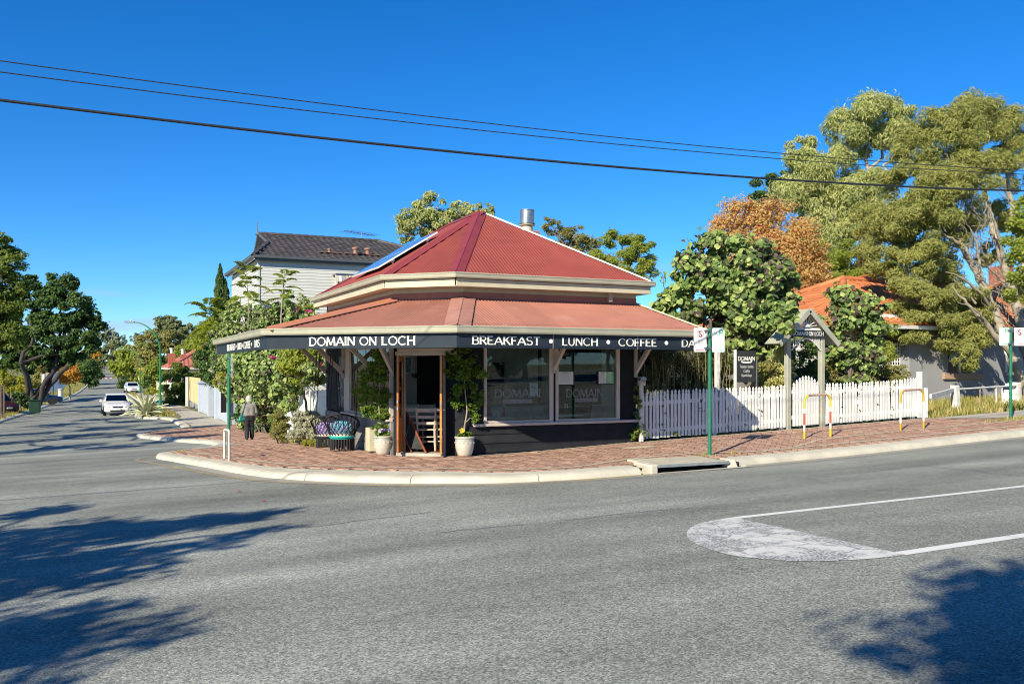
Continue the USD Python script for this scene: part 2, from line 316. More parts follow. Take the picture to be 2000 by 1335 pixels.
def pane(name, tint=(1, 1, 1), extra=0.):
    M(name, {'t': ('transparent_bsdf', {'color': tint}), 'g': ('glossy_bsdf', {'roughness': .01, 'color': (1, 1, 1)}), 'f': ('fresnel', {'IOR': 1.5}), 'a': ('math', {'math_type': 'add', 'value2': extra, 'use_clamp': True}), 'm': ('mix_closure', {})},
      [('f.fac', 'a.value1'), ('a.value', 'm.fac'), ('t.BSDF', 'm.closure1'), ('g.BSDF', 'm.closure2')], 'm.closure')
pane('window_glass', (.84, .88, .86), .0); pane('car_glass', (.10, .12, .14), .06); pane('lamp_glass', (.8, .8, .8), .15)
M('frosted', {'t': ('transparent_bsdf', {}), 'd': ('diffuse_bsdf', {'color': (.62, .62, .60)}), 'm': ('mix_closure', {'fac': .12})}, [('t.BSDF', 'm.closure1'), ('d.BSDF', 'm.closure2')], 'm.closure')
M('solar_cells', {'tc': ('geometry', {}), 'n': ('noise_texture', {'scale': 4.}), 'r': ('rgb_ramp', {'ramp': [(.3, (.05, .09, .17)), (.7, (.075, .125, .22))]}), 'p': ('principled_bsdf', {'roughness': .12, 'specular_ior_level': .8, 'coat_weight': .6})},
  [('tc.position', 'n.vector'), ('n.fac', 'r.fac'), ('r.color', 'p.base_color')], 'p.BSDF')
for a in [
    ('soil', (.16, .12, .085), .95, .35, 1.5, .6, 25.), ('dry_grass_ground', (.17, .165, .065), .95, .4, 1.2, .6, 30.), ('garden_soil', (.09, .07, .05), .95, .4, 2., .5, 30.),
    ('sand_joint', (.20, .155, .12), .95, .3, 5., .3, 60.), ('kerb_concrete', (.50, .465, .37), .85, .20, 2.2, .4, 70.), ('path_concrete', (.40, .365, .30), .85, .22, 1.5, .3, 70.), ('cream_strip', (.47, .39, .28), .85, .25, 4., .3, 60.),
    ('gutter_paint', (.41, .395, .29), .45, .15, 2.), ('cream_paint', (.53, .48, .33), .5, .14, 2.5), ('frame_paint', (.52, .44, .38), .5, .16, 4.), ('bracket_paint', (.42, .36, .32), .6, .2, 4.),
    ('white_paint', (.74, .72, .67), .5, .12, 3.), ('white_wall', (.70, .69, .64), .6, .1, 2.), ('charcoal', (.019, .020, .024), .6, .25, 4., .15, 60., 0., .10), ('sign_navy', (.022, .031, .043), .5, .2, 3., 0, 60., 0., .25),
    ('letter_white', (.80, .78, .70), .4, .04, 5.), ('block_paint', (.22, .215, .205), .7, .25, 6., .3, 60.), ('black_metal', (.015, .015, .016), .4, .2, 5.),
    ('green_pole', (.020, .155, .085), .38, .2, 5.), ('lamp_green', (.010, .17, .055), .4, .2, 5.), ('sign_white', (.72, .73, .70), .4, .04, 6.), ('sign_red', (.45, .03, .03), .5, .1, 8.), ('sign_green', (.03, .34, .18), .5, .1, 8.), ('sign_black', (.02, .02, .025), .5, .1, 8.),
    ('glaze', (.52, .49, .40), .25, .1, 8.), ('glaze_band', (.40, .42, .37), .3, .2, 8.), ('terracotta', (.33, .17, .12), .8, .2, 8.), ('interior_wall', (.62, .62, .58), .8, .06, 2.), ('interior_dark', (.03, .03, .032), .7, .2, 3.), ('ceiling_paint', (.55, .55, .52), .8, .05, 2.),
    ('chair_wood', (.60, .50, .40), .6, .15, 8.), ('table_white', (.62, .62, .60), .35, .05, 5.), ('red_vinyl', (.36, .02, .03), .4, .1, 5.), ('grey_fabric', (.30, .31, .32), .8, .1, 12.),
    ('grey_render', (.27, .275, .28), .85, .12, 1.2, .3, 50.), ('bluegrey_render', (.40, .44, .50), .85, .1, 1.4, .2, 60.), ('bluegrey_cap', (.30, .36, .45), .8, .1, 2.), ('tan_panel', (.66, .50, .25), .7, .14, 2.5), ('cladding', (.56, .565, .52), .6, .08, 1.5), ('dark_trim', (.10, .115, .13), .5, .15, 4.),
    ('zinc', (.42, .43, .42), .38, .25, 6., .1, 30., .85), ('steel', (.5, .5, .5), .35, .15, 9., 0, 1, .9), ('alloy', (.35, .36, .38), .35, .1, 9., 0, 1, .9), ('tyre', (.018, .018, .018), .85, .2, 9.),
    ('bark_pale', (.33, .285, .215), .85, .35, 3.5, .6, 22.), ('bark_dark', (.055, .045, .036), .9, .3, 5., .6, 25.), ('bark_mid', (.15, .115, .085), .9, .3, 5., .6, 25.), ('cane', (.20, .17, .07), .7, .3, 8.),
    ('weathered_white', (.62, .60, .55), .85, .3, 9., .5, 40.), ('rust_pipe', (.36, .24, .18), .8, .4, 6.), ('pipe_white', (.66, .64, .60), .6, .3, 6.), ('yellow_paint', (.60, .43, .02), .4, .15, 5.), ('amber_paint', (.50, .29, .02), .4, .18, 5.), ('red_paint', (.42, .075, .03), .45, .2, 6.), ('hoop_white', (.66, .64, .58), .45, .2, 6.),
    ('skin', (.45, .26, .18), .6, .08, 9.), ('grey_hair', (.44, .42, .37), .7, .25, 30., .5, 90.), ('knit', (.22, .21, .19), .95, .2, 22., .5, 120.), ('black_cloth', (.018, .018, .021), .9, .25, 9., .3, 60.), ('teal_bag', (.010, .16, .13), .4, .2, 9.), ('black_cord', (.012, .012, .013), .8, .2, 20.), ('teal_trim', (.01, .33, .28), .7, .15, 15.), ('cushion_back', (.60, .52, .44), .9, .1, 9.),
    ('chalkboard', (.022, .026, .026), .8, .3, 6.), ('chalk', (.55, .55, .52), .9, .2, 20.), ('red_wood', (.26, .07, .03), .4, .3, 6.), ('bin_green', (.007, .038, .016), .5, .2, 5.), ('wire', (.022, .024, .028), .5, .1, 5.),
    ('drain_slab', (.48, .44, .33), .85, .25, 3., .4, 60.), ('drain_dark', (.01, .01, .01), .9, .1, 3.), ('arbour_paint', (.36, .36, .28), .5, .2, 3.), ('tar_seam', (.17, .175, .17), .8, .4, 7.), ('steel_edge', (.22, .24, .25), .6, .25, 5.), ('pink_petal', (.50, .03, .22), .6, .2, 20.), ('blue_mark', (.06, .25, .55), .7, .2, 20.), ('orange_sign', (.55, .24, .02), .5, .1, 5.),
    ('dark_blue_car', (.008, .03, .10), .25, .1, 5., 0, 1, .2, .5, .6), ('maroon_car', (.06, .008, .012), .25, .1, 5., 0, 1, .2, .5, .6), ('black_car', (.008, .008, .010), .25, .1, 5., 0, 1, .2, .5, .6), ('white_car', (.74, .73, .69), .28, .03, 3., 0, 1, 0., .5, .7), ('silver_car', (.45, .46, .47), .28, .05, 3., 0, 1, .5, .5, .7),
    ('menu_paper', (.62, .60, .57), .7, .05, 9.), ('menu_green', (.14, .42, .17), .7, .1, 9.), ('plate_white', (.70, .72, .74), .5, .03, 9.), ('agave_pale', (.50, .50, .30), .5, .2, 9.), ('poster_dark', (.05, .05, .055), .5, .5, 12.), ('art_blue', (.16, .30, .36), .6, .6, 14.), ('yellow_flower', (.65, .45, .02), .6, .2, 20.), ('white_flower', (.70, .66, .68), .6, .2, 20.), ('purple_flower', (.12, .05, .25), .6, .2, 20.), ('brick_chimney', (.33, .10, .06), .85, .3, 6., .4, 40.), ('brick_wall', (.38, .25, .18), .85, .3, 6., .4, 40.)]:
    paint(*a)
paint('roof_red', (.268, .058, .040), .5, .16, 1.2, isl=.07)
paint('ridge_red', (.23, .038, .040), .45, .15, 2.)
paint('roof_faded', (.325, .135, .095), .65, .18, 1.0, dirt=((.36, .19, .14), 2.2, .55, .75), isl=.08)
paint('cap_faded', (.38, .18, .135), .65, .22, 3., dirt=((.30, .12, .08), 5., .56, .66))
paint('rusty_sheet', (.40, .15, .10), .75, .3, 3., dirt=((.33, .13, .04), 3., .46, .62))
paint('rear_roof', (.38, .13, .09), .65, .2, 1.2, dirt=((.30, .14, .10), 3., .55, .7))
paint('tile_orange', (.47, .155, .055), .8, .15, 4., isl=.22, bump=.3, dirt=((.20, .10, .06), 3., .60, .74))
paint('tile_dark', (.060, .052, .050), .7, .2, 4., isl=.30, bump=.2)
paint('tile_red', (.36, .12, .085), .8, .15, 4., isl=.2)
paint('picket_white', (.72, .71, .68), .55, .10, 2., isl=.07, dirt=((.42, .42, .40), 7., .70, .76))
paint('board_charcoal', (.026, .027, .030), .65, .25, 3., spec=.12, isl=.18, stretch=(1, 1, 1))
paint('cladding_board', (.56, .565, .52), .6, .07, 1.5, isl=.05)
paint('block', (.20, .195, .185), .75, .25, 8., bump=.3, isl=.22)
paint('door_wood', (.40, .145, .030), .38, .3, 4., c2=(.24, .07, .014), stretch=(6, 6, .5), coat=.2)
paint('door_wood_pale', (.50, .25, .06), .4, .3, 4., c2=(.34, .14, .03), stretch=(6, 6, .5), coat=.2)
paint('floor_wood', (.20, .055, .022), .3, .3, 3., c2=(.11, .03, .012), stretch=(1, 8, 1))
paint('patterned_cushion', (.04, .09, .26), .9, .2, 22., c2=(.28, .34, .50), dirt=((.02, .36, .34), 14., .5, .56))
paint('pink_cushion', (.36, .33, .52), .9, .2, 22., c2=(.09, .09, .38), dirt=((.55, .14, .30), 16., .55, .6))
for a in [('leaf_gum', [(0.198, 0.251, 0.087), (0.317, 0.352, 0.125), (0.457, 0.474, 0.183), (0.576, 0.565, 0.248)], .3), ('leaf_tea', [(0.154, 0.185, 0.051), (0.260, 0.282, 0.077), (0.357, 0.360, 0.105), (0.461, 0.439, 0.153)], .3),
          ('leaf_autumn', [(0.598, 0.282, 0.132), (0.414, 0.397, 0.120), (0.621, 0.410, 0.156), (0.529, 0.256, 0.120), (0.644, 0.512, 0.204), (0.368, 0.371, 0.120), (0.667, 0.384, 0.216)], .4), ('leaf_hibiscus', [(0.110, 0.068, 0.062), (0.099, 0.152, 0.046), (0.163, 0.246, 0.061), (0.273, 0.359, 0.095), (0.417, 0.473, 0.156)], .22),
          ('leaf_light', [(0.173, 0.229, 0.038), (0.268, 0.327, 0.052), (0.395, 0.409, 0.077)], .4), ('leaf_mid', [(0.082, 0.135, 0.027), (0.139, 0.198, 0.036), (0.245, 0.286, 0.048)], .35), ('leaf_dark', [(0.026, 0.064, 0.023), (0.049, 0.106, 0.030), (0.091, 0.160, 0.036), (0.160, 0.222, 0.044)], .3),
          ('leaf_yellow', [(0.227, 0.263, 0.042), (0.348, 0.365, 0.052), (0.443, 0.409, 0.074)], .45), ('leaf_bamboo', [(0.04, 0.051, 0.021), (0.082, 0.092, 0.033), (0.163, 0.151, 0.053)], .3), ('leaf_orange', [(0.527, 0.226, 0.035), (0.527, 0.362, 0.059), (0.527, 0.466, 0.085), (0.473, 0.165, 0.059)], .45), ('leaf_grey', [(0.277, 0.286, 0.18), (0.408, 0.412, 0.287), (0.54, 0.524, 0.377)], .2),
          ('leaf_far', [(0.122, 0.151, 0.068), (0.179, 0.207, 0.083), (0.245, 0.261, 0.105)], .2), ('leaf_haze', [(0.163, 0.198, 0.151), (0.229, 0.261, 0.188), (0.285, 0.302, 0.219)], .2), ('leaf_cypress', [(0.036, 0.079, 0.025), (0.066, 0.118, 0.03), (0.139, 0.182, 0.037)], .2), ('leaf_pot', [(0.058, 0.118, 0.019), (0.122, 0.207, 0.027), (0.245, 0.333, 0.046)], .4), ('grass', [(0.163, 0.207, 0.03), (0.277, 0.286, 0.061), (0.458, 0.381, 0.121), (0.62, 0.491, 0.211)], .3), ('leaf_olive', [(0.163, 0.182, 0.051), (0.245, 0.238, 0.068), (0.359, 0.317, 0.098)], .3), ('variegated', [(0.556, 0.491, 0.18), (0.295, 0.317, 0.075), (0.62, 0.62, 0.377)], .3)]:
    leafmat(a[0], a[1], a[2] + .08)
# ---------------------------------------------------------------- ground, roads, kerbs, paving
def spline(pts, step=.25):
    p = np.array(pts, float); s = np.concatenate([[0], np.cumsum(np.hypot(*np.diff(p, axis=0).T))])
    n = max(int(s[-1] / step), 2); q = np.linspace(0, s[-1], n + 1)
    return np.stack([PI_(s, p[:, 0])(q), PI_(s, p[:, 1])(q)], 1)
def offset(line, d):                                    # to the right of travel
    t = np.gradient(line, axis=0); t /= np.linalg.norm(t, axis=1, keepdims=True) + 1e-9
    return line + np.stack([t[:, 1], -t[:, 0]], 1) * np.broadcast_to(d, (len(line),))[:, None]
KN = spline([(30, -3.5), (20, -3.5), (12, -3.5), (8, -3.5), (5.2, -3.52), (3.7, -3.62), (2.3, -3.75), (1.05, -3.76), (-.5, -3.46), (-1.4, -3.0), (-2.1, -2.5), (-2.8, -1.8), (-3.5, -.85), (-4.2, .6), (-4.8, 3.3), (-5.3, 6.6), (-5.5, 8.6),
             (-5.42, 9.7), (-4.6, 10.7), (-3.6, 11.9), (-3.35, 13.2), (-3.35, 15), (-3.9, 17.3), (-5.0, 21.5), (-5.45, 24.3), (-5.2, 25.7), (-3.9, 27.0), (-3.25, 28.2), (-3.1, 33), (-3.1, 38), (-3.5, 40.2), (-4.3, 42), (-4.75, 44), (-4.6, 49), (-3.6, 55), (-3.1, 62)])
K = np.vstack([[(140, -3.5), (80, -3.5), (45, -3.5)], KN, spline([(-3.1, 62), (-3.1, 115), (-1.9, 207), (-1.6, 345), (-1.5, 443), (-1.5, 600)], 4)[1:]])
KL = np.vstack([[(-200, -3.5), (-60, -3.5), (-25, -3.5), (-19, -3.2)], spline([(-19, -3.2), (-15.5, -1.5), (-13.4, 2), (-12.6, 7), (-12.4, 20), (-12.4, 45), (-11.9, 57), (-10.05, 115), (-7.6, 207), (-6.2, 345), (-5.7, 443), (-5.5, 600)], 1.)[1:]])
road_poly = sg.Polygon(np.vstack([K, KL[::-1], [(-200, -45), (140, -45)]])).buffer(0)
def rbox(a, b, c, d): return sg.box(a, c, b, d)
gz = lambda x, y: P(x, y) - .035
terr = cat([sheet(rbox(-45, 60, -3.6, 150).difference(road_poly.buffer(.22)), gz, 1.3)] +
           [sheet(q.difference(road_poly.buffer(.22)), gz, 14.) for q in (rbox(-400, -45, -3.6, 150), rbox(60, 500, -3.6, 150), rbox(-400, 500, 150, 1250))] + [sheet(rbox(-200, 140, -120, -44.8), lambda x, y: R(x, y) + .02, 8.)])
single('ground', terr, 'dry_grass_ground', kind='structure')
mr = T('main_road', 'grey aggregate asphalt main road crossing the foreground', kind='structure')
mr.part('asphalt', cat([sheet(road_poly.intersection(rbox(-30, 40, -20, 4)), R, .5), sheet(road_poly.intersection(rbox(-200, -30, -45, 4)), R, 5), sheet(road_poly.intersection(rbox(40, 140, -45, 4)), R, 5), sheet(road_poly.intersection(rbox(-30, 40, -45, -20)), R, 4)]), 'asphalt')
sr = T('side_road', 'asphalt side street dipping away and climbing the far hill', kind='structure')
sr.part('asphalt', cat([sheet(road_poly.intersection(rbox(-30, 20, 4, 110)), R, .8), sheet(road_poly.intersection(rbox(-30, 20, 110, 600)), R, 3.)]), 'asphalt')
# painted markings, one sheet 4 mm above the asphalt
def strip(a, b, w, zf=R, dz=.004, step=.4):
    a, b = np.array(a, float), np.array(b, float); d = (b - a) / np.linalg.norm(b - a); n = np.array([-d[1], d[0]]) * w / 2
    return sheet(sg.Polygon([a - n, b - n, b + n, a + n]), zf, step, dz)
mr.part('edge_line', strip((-.20, -8.98), (40, -8.84), .13), 'road_paint', label='white line along the far side of the painted median')
mr.part('edge_line', strip((-.50, -11.55), (40, -11.44), .15), 'road_paint', label='white line along the near side of the painted median')
nose = sg.Polygon(np.vstack([spline([(-.20, -8.93), (-.75, -9.05), (-1.25, -9.45), (-1.62, -10.1), (-1.72, -10.7), (-1.56, -11.15), (-1.15, -11.48), (-.52, -11.62)], .1), [(-.48, -11.46), (-.36, -10.4), (-.22, -9.1)]]))
mr.part('median_nose', sheet(nose, R, .12, .005), 'worn_road_paint', label='cracked white rounded end of the painted median')
yl = spline([(2.2, -3.86), (.6, -3.88), (-.6, -3.66), (-1.6, -3.15), (-2.5, -2.5), (-3.4, -1.5), (-4.4, .1), (-5.2, 3.0), (-5.75, 6.4), (-6.0, 8.2), (-5.9, 9.4), (-5.4, 10.3)], .2)
ylp = sg.LineString(yl).buffer(.06, cap_style='flat')
mr.part('yellow_line', sheet(ylp.intersection(rbox(-9, 9, -9, 4)), R, .25, .004), 'yellow_line', label='faded yellow line round the corner kerb')
sr.part('yellow_line', sheet(ylp.intersection(rbox(-9, 9, 4.0, 20)), R, .25, .004), 'yellow_line')
gl = KN[(KN[:, 0] < 20) & (KN[:, 1] < 4)]; mr.part('gutter_dust', sheet(sg.LineString(gl).buffer(.30, cap_style='flat').intersection(road_poly), R, .3, .0025), 'gutter_dust', label='thin dust and grit lying along the foot of the kerb')
sg1 = np.random.default_rng(12)
for (xa, ya), (xb, yb), w in (((600, 1030), (835, 1000), .035), ((860, 1040), (1010, 1025), .04), ((1100, 1016), (1330, 992), .03), ((0, 935), (330, 928), .04), ((1560, 935), (1830, 905), .03), ((1760, 905), (2000, 930), .025)):
    a, b = ground(xa, ya, R)[:2], ground(xb, yb, R)[:2]; tt_ = np.linspace(0, 1, 24)[:, None]; q = a + (b - a) * tt_ + np.cumsum(sg1.normal(size=(24, 2)) * .012, 0); mr.part('tar_seam', sheet(sg.LineString(q).buffer(w / 2), R, .5, .003), 'tar_seam')
hump = lambda x, y: R(x, y) + .09 * np.clip(1 - ((y - 206) / 4.2) ** 4, 0, 1)
sr.part('speed_hump', sheet(road_poly.intersection(rbox(-20, 10, 201.9, 210.1)), hump, .6, .004), 'brick_chimney', label='brick-red speed hump far down the side street')
sr.part('hump_marking', cat([quad((x, 201.2, R(x, 201.2) + .012), (x + .5, 201.2, R(x, 201.2) + .012), (x + .5, 203.6, R(x, 203) + .13), (x, 203.6, R(x, 203) + .13)) for x in np.arange(-7.4, -2.2, 1.0)]), 'road_paint')
# kerb stones
kb = T('kerb', 'cream concrete kerb round the corner and along the side street', kind='structure')
def kerb_run(line, w, h=.13):
    prof = [(0, -.05), (.0, .02), (.035, .085), (.09, .112), (.16, .122), (None, h)]
    rows = []
    for o, z in prof:
        q = offset(line, w if o is None else np.minimum(o, w)); rows.append(np.column_stack([q, R(line[:, 0], line[:, 1]) + z]))
    rows.append(rows[-1] - [0, 0, .1]); n = len(line); V = np.vstack(rows); i, j = np.meshgrid(np.arange(len(rows) - 1), np.arange(n - 1), indexing='ij')
    a = i * n + j; q = np.stack([a, a + n, a + n + 1, a + 1], -1).reshape(-1, 4)
    caps = [np.arange(len(rows)) * n, np.arange(len(rows)) * n + n - 1]; ext = []
    for c_, s_ in zip(caps, (1, -1)): ext += [[c_[0], c_[k + 1], c_[k]][::s_] for k in range(1, len(rows) - 1)]
    v, f = arr((V, q)); return v, np.vstack([f, np.array(ext)])
def kw(p): return .42 + .36 * math.exp(-(((p[0] + 2.6) / 1.5) ** 4)) * (p[1] < 2) - .06 * (p[1] > 9)
ln = np.concatenate([[0], np.cumsum(np.hypot(*np.diff(KN, axis=0).T))]); stones = []; s0 = 0.; KW = np.array([kw(p) for p in KN])
k_in = offset(KN, KW)
lens = rng.uniform(1.9, 2.7, 200); li = 0
gully = (2.15, 4.05)                                    # kerb opening of the storm drain, along x
while s0 < ln[-1] - .3:
    s1 = min(s0 + lens[li], ln[-1]); li += 1
    i0, i1 = np.searchsorted(ln, s0), min(np.searchsorted(ln, s1), len(KN) - 1)
    if i1 - i0 >= 2:
        seg = KN[i0:i1 + 1].copy(); t = (seg[1] - seg[0]); seg[0] += t * .03; seg[-1] -= (seg[-1] - seg[-2]) * .03
        mx = seg[:, 0].mean()
        if not (seg[:, 1].max() < -3 and seg[:, 0].min() < gully[1] and seg[:, 0].max() > gully[0]):
            stones.append(kerb_run(seg, KW[i0:i1 + 1]))
        elif seg[:, 1].max() < -3:
            for m_ in (seg[:, 0] > gully[1], seg[:, 0] < gully[0]):
                if m_.sum() > 2: stones.append(kerb_run(seg[m_], KW[i0:i1 + 1][m_]))
    s0 = s1
kb.many('kerb_stone', stones, 'kerb_concrete', smooth=35)
kb.part('far_kerb', cat([kerb_run(K[len(KN) + 3:], .2), kerb_run(KL[::-1][:-3], .32), kerb_run(K[:4], .4)]), 'kerb_concrete', smooth=35)
bmk = ground(713, 938, R); kb.part('survey_mark', sheet(sg.LineString([bmk[:2] + [.0, -.02], bmk[:2] + [.03, .12], bmk[:2] + [-.03, .16]]).buffer(.022), R, .1, .006), 'blue_mark', label='small blue survey mark at the foot of the kerb')
# brick footpath, laid in a herringbone
fp = T('footpath', 'red brick footpath wrapping the cafe corner', kind='structure')
inner = k_in[(k_in[:, 1] < 27) & (k_in[:, 0] < 26)]
back = [(-2.9, 27.3), (-.9, 27.3), (-.95, 17), (-1.35, 14), (-1.70, 9.5), (-1.55, 6.2), (-1.28, 4.6), (-1.25, 1.2), (-.05, -.06), (4.3, -.06), (4.35, -.14), (13.6, -.14), (14.4, -.9), (15.2, -2.15), (26, -2.25)]
brick_poly = sg.Polygon(np.vstack([inner, back])).buffer(0)
fp.part('joint_sand', sheet(brick_poly, P, .45, -.014), 'sand_joint')
w_ = .1165; ii, jj = np.meshgrid(np.arange(-420, 420), np.arange(-420, 420), indexing='ij'); kk = (ii - jj) % 4
ca, sa = math.cos(math.radians(45)), math.sin(math.radians(45))
cen = []; vert = []
for k, (du, dv), ver in ((0, (1., .5), 0), (2, (.5, 0.), 1)):
    m_ = kk == k; u, v = (ii[m_] + du) * w_, (jj[m_] + dv) * w_
    x, y = u * ca - v * sa, u * sa + v * ca + 6.; ok = shapely.contains_xy(brick_poly.buffer(-.035), x, y)
    cen.append(np.stack([x[ok], y[ok]], 1)); vert.append(np.full(ok.sum(), ver))
cen, vert = np.vstack(cen), np.concatenate(vert)
hw, hh, g_ = w_, w_ / 2, .0028
def brick_arrays(c, ver):
    n = len(c); L = np.where(ver == 0, hw, hh)[:, None] - g_; W = np.where(ver == 0, hh, hw)[:, None] - g_
    su = np.array([-1, 1, 1, -1]); sv = np.array([-1, -1, 1, 1]); z = P(c[:, 0], c[:, 1]) + rng.normal(0, .0022, n); out = []
    for ins, dz in ((0, -.05), (.0, -.006), (.006, 0.)):
        u, v = su * (L - ins), sv * (W - ins)
        x, y = c[:, :1] + u * ca - v * sa, c[:, 1:] + u * sa + v * ca
        out.append(np.stack([x, y, np.repeat((z + dz)[:, None], 4, 1) + (P(x, y) - P(c[:, 0], c[:, 1])[:, None])], -1))
    return np.concatenate(out, 1)
BA = brick_arrays(cen, vert); q_ = [[8, 9, 10, 11]]
for o in (0, 4): q_ += [[o + k, o + (k + 1) % 4, o + 4 + (k + 1) % 4, o + 4 + k] for k in range(4)]
BQ = np.array(q_); dist = np.hypot(cen[:, 0] - EYE[0], cen[:, 1] - EYE[1]); od = np.argsort(dist)
for i in od[:300]: fp.part('brick', (BA[i], BQ), 'brick_paver')
n_ = len(od) - 300
fp.part('remaining_bricks', (BA[od[300:]].reshape(-1, 3), (BQ[None] + 12 * np.arange(n_)[:, None, None]).reshape(-1, 4)), 'brick_paver', kind='stuff')
def line_strip(pl, w, mat, name='cream_strip', dz=.006, label=None, poly=None, clip=None):
    g = sg.LineString(pl).buffer(w / 2, cap_style='flat', join_style='mitre')
    g = g.intersection(clip) if clip is not None else g
    fp.part(name, sheet(g, P, .3, dz), mat, label=label)
i_near = np.nonzero((KN[:, 0] < 24) & (KN[:, 1] < 8.8))[0]
line_strip(offset(KN[i_near], KW[i_near] + .34 + .5 * np.exp(-((KN[i_near, 0] - 3.2) / 1.6) ** 4)), .11, 'cream_strip', label='pale border line set in the bricks behind the kerb')
line_strip([(24, -2.05), (13, -1.95), (9.2, -1.9), (7.9, -2.0), (7.2, -2.35), (6.6, -2.62)], .09, 'cream_strip')
line_strip([(4.4, -.24), (13.5, -.24), (15.4, -2.0)], .10, 'cream_strip', label='pale border line along the picket fence')
line_strip([(-1.0, 16), (-1.42, 14), (-1.76, 9.5), (-1.62, 6.2), (-1.36, 4.6)], .12, 'cream_strip', label='pale edging along the planted bed')
line_strip([(4.3, -.16), (1.0, -.16), (-.1, -.22), (-1.3, 1.0), (-1.36, 2.6)], .10, 'cream_strip')
line_strip([(-3.9, 10.2), (-3.1, 10.9), (-2.6, 12.3), (-3.4, 12.9)], .12, 'cream_strip', dz=.007)
fp.part('utility_lid', sheet(rbox(3.35, 4.1, -1.12, -.78), P, .2, .009), 'cream_strip', label='pale concrete access lid in the bricks')
fp.part('drain_lid', sheet(sg.Point(-2.85, 6.5).buffer(.11), P, .2, .009), 'drain_dark', label='small round dark lid in the bricks')
fp.part('ramp_slab', sheet(sg.Polygon([(-4.75, 10.0), (-3.95, 9.9), (-3.3, 10.9), (-2.9, 12.2), (-3.2, 13.0)]).difference(road_poly), P, .3, .008), 'path_concrete', label='sloping concrete ramp at the kerb')
pts_ = [(-3.05, 27.3), (-.9, 27.3), (-.9, 120), (-2.3, 120), (-2.45, 60), (-2.3, 40), (-2.75, 36), (-2.75, 28.4)]
fp.part('concrete_path', sheet(sg.Polygon(pts_), P, .8, .004), 'path_concrete', label='pale concrete path leading along the side street')
for k in range(2, 26): fp.part('path_joint', strip((-2.4, 27 + 1.9 * k), (-.95, 27 + 1.9 * k), .025, P, .008), 'sand_joint')
fp.part('concrete_path', sheet(sg.Polygon([(14.5, -.95), (15.3, -1.55), (40, -1.6), (40, -.35), (13.75, -.3)]), P, .6, .004), 'path_concrete', label='pale concrete path beyond the bricks on the right')
# storm drain in the kerb
x0, x1 = gully; zt = float(R(3.1, -3.6)) + .155
sd = T('storm_drain', 'concrete storm drain with a dark slot in the kerb beside the green sign pole', 'drain', (3.1, -3.3, zt - .17))
sd.part('cover_slab', cbox(x0 + .14, x1 - .12, -3.74, -2.72, zt - .055, zt, .012), 'drain_slab')
sd.part('steel_lip', cbox(x0 + .15, x1 - .13, -3.772, -3.742, zt - .06, zt - .002, .006), 'steel_edge')
sd.part('end_block', cbox(x0 - .03, x0 + .13, -3.80, -3.2, zt - .26, zt + .004, .025), 'kerb_concrete')
sd.part('end_block', beam((x1 - .03, -3.78, zt - .25), (x1 - .02, -3.62, zt + .004), .22, .12, bev=.03), 'kerb_concrete', label='broken right-hand end block')
for a_, b_ in (((x1 + .14, -3.74, zt - .2), (x1 + .32, -3.66, zt - .14)), ((x1 + .26, -3.80, zt - .2), (x1 + .42, -3.78, zt - .165))): sd.part('rubble', beam(a_, b_, .10, .07, bev=.02), 'kerb_concrete')
sd.part('pit', cat([box(x0 - .1, x1 + .6, -3.2, -3.15, zt - .6, zt - .06), box(x0 - .1, x1 + .6, -3.80, -3.2, zt - .62, zt - .6), box(x1 + .1, x1 + .14, -3.72, -3.2, zt - .6, zt - .04)]), 'drain_dark')
sd.part('gutter_lip', sheet(sg.Polygon([(x0 + .1, -3.93), (x1 + .3, -3.95), (x1 + .25, -3.80), (x0 + .1, -3.77)]), R, .2, .012), 'kerb_concrete')
# small things lying about
def flower(px, py, lab, zf=R, s=.045):
    p = ground(px, py, zf); f = T('fallen_flower', lab, 'flower', p, group='fallen pink flowers on the road')
    for k in range(5):
        a = k * 1.256 + px; d = np.array([math.cos(a), math.sin(a), .35]); n = np.array([-d[1], d[0], 0])
        f.part('petal', quad((0, 0, .005), d * s * .6 + n * s * .35, d * s, d * s * .6 - n * s * .35), 'pink_petal', world=False)
flower(467, 960, 'pink flower fallen on the asphalt, nearer the corner kerb of the two'); flower(515, 978, 'pink flower fallen on the asphalt, farther out in the road')
flower(597, 946, 'pink flower fallen at the foot of the kerb', s=.03)
flower(300, 914, 'pink flower fallen in the gutter at the rounded kerb', s=.035)
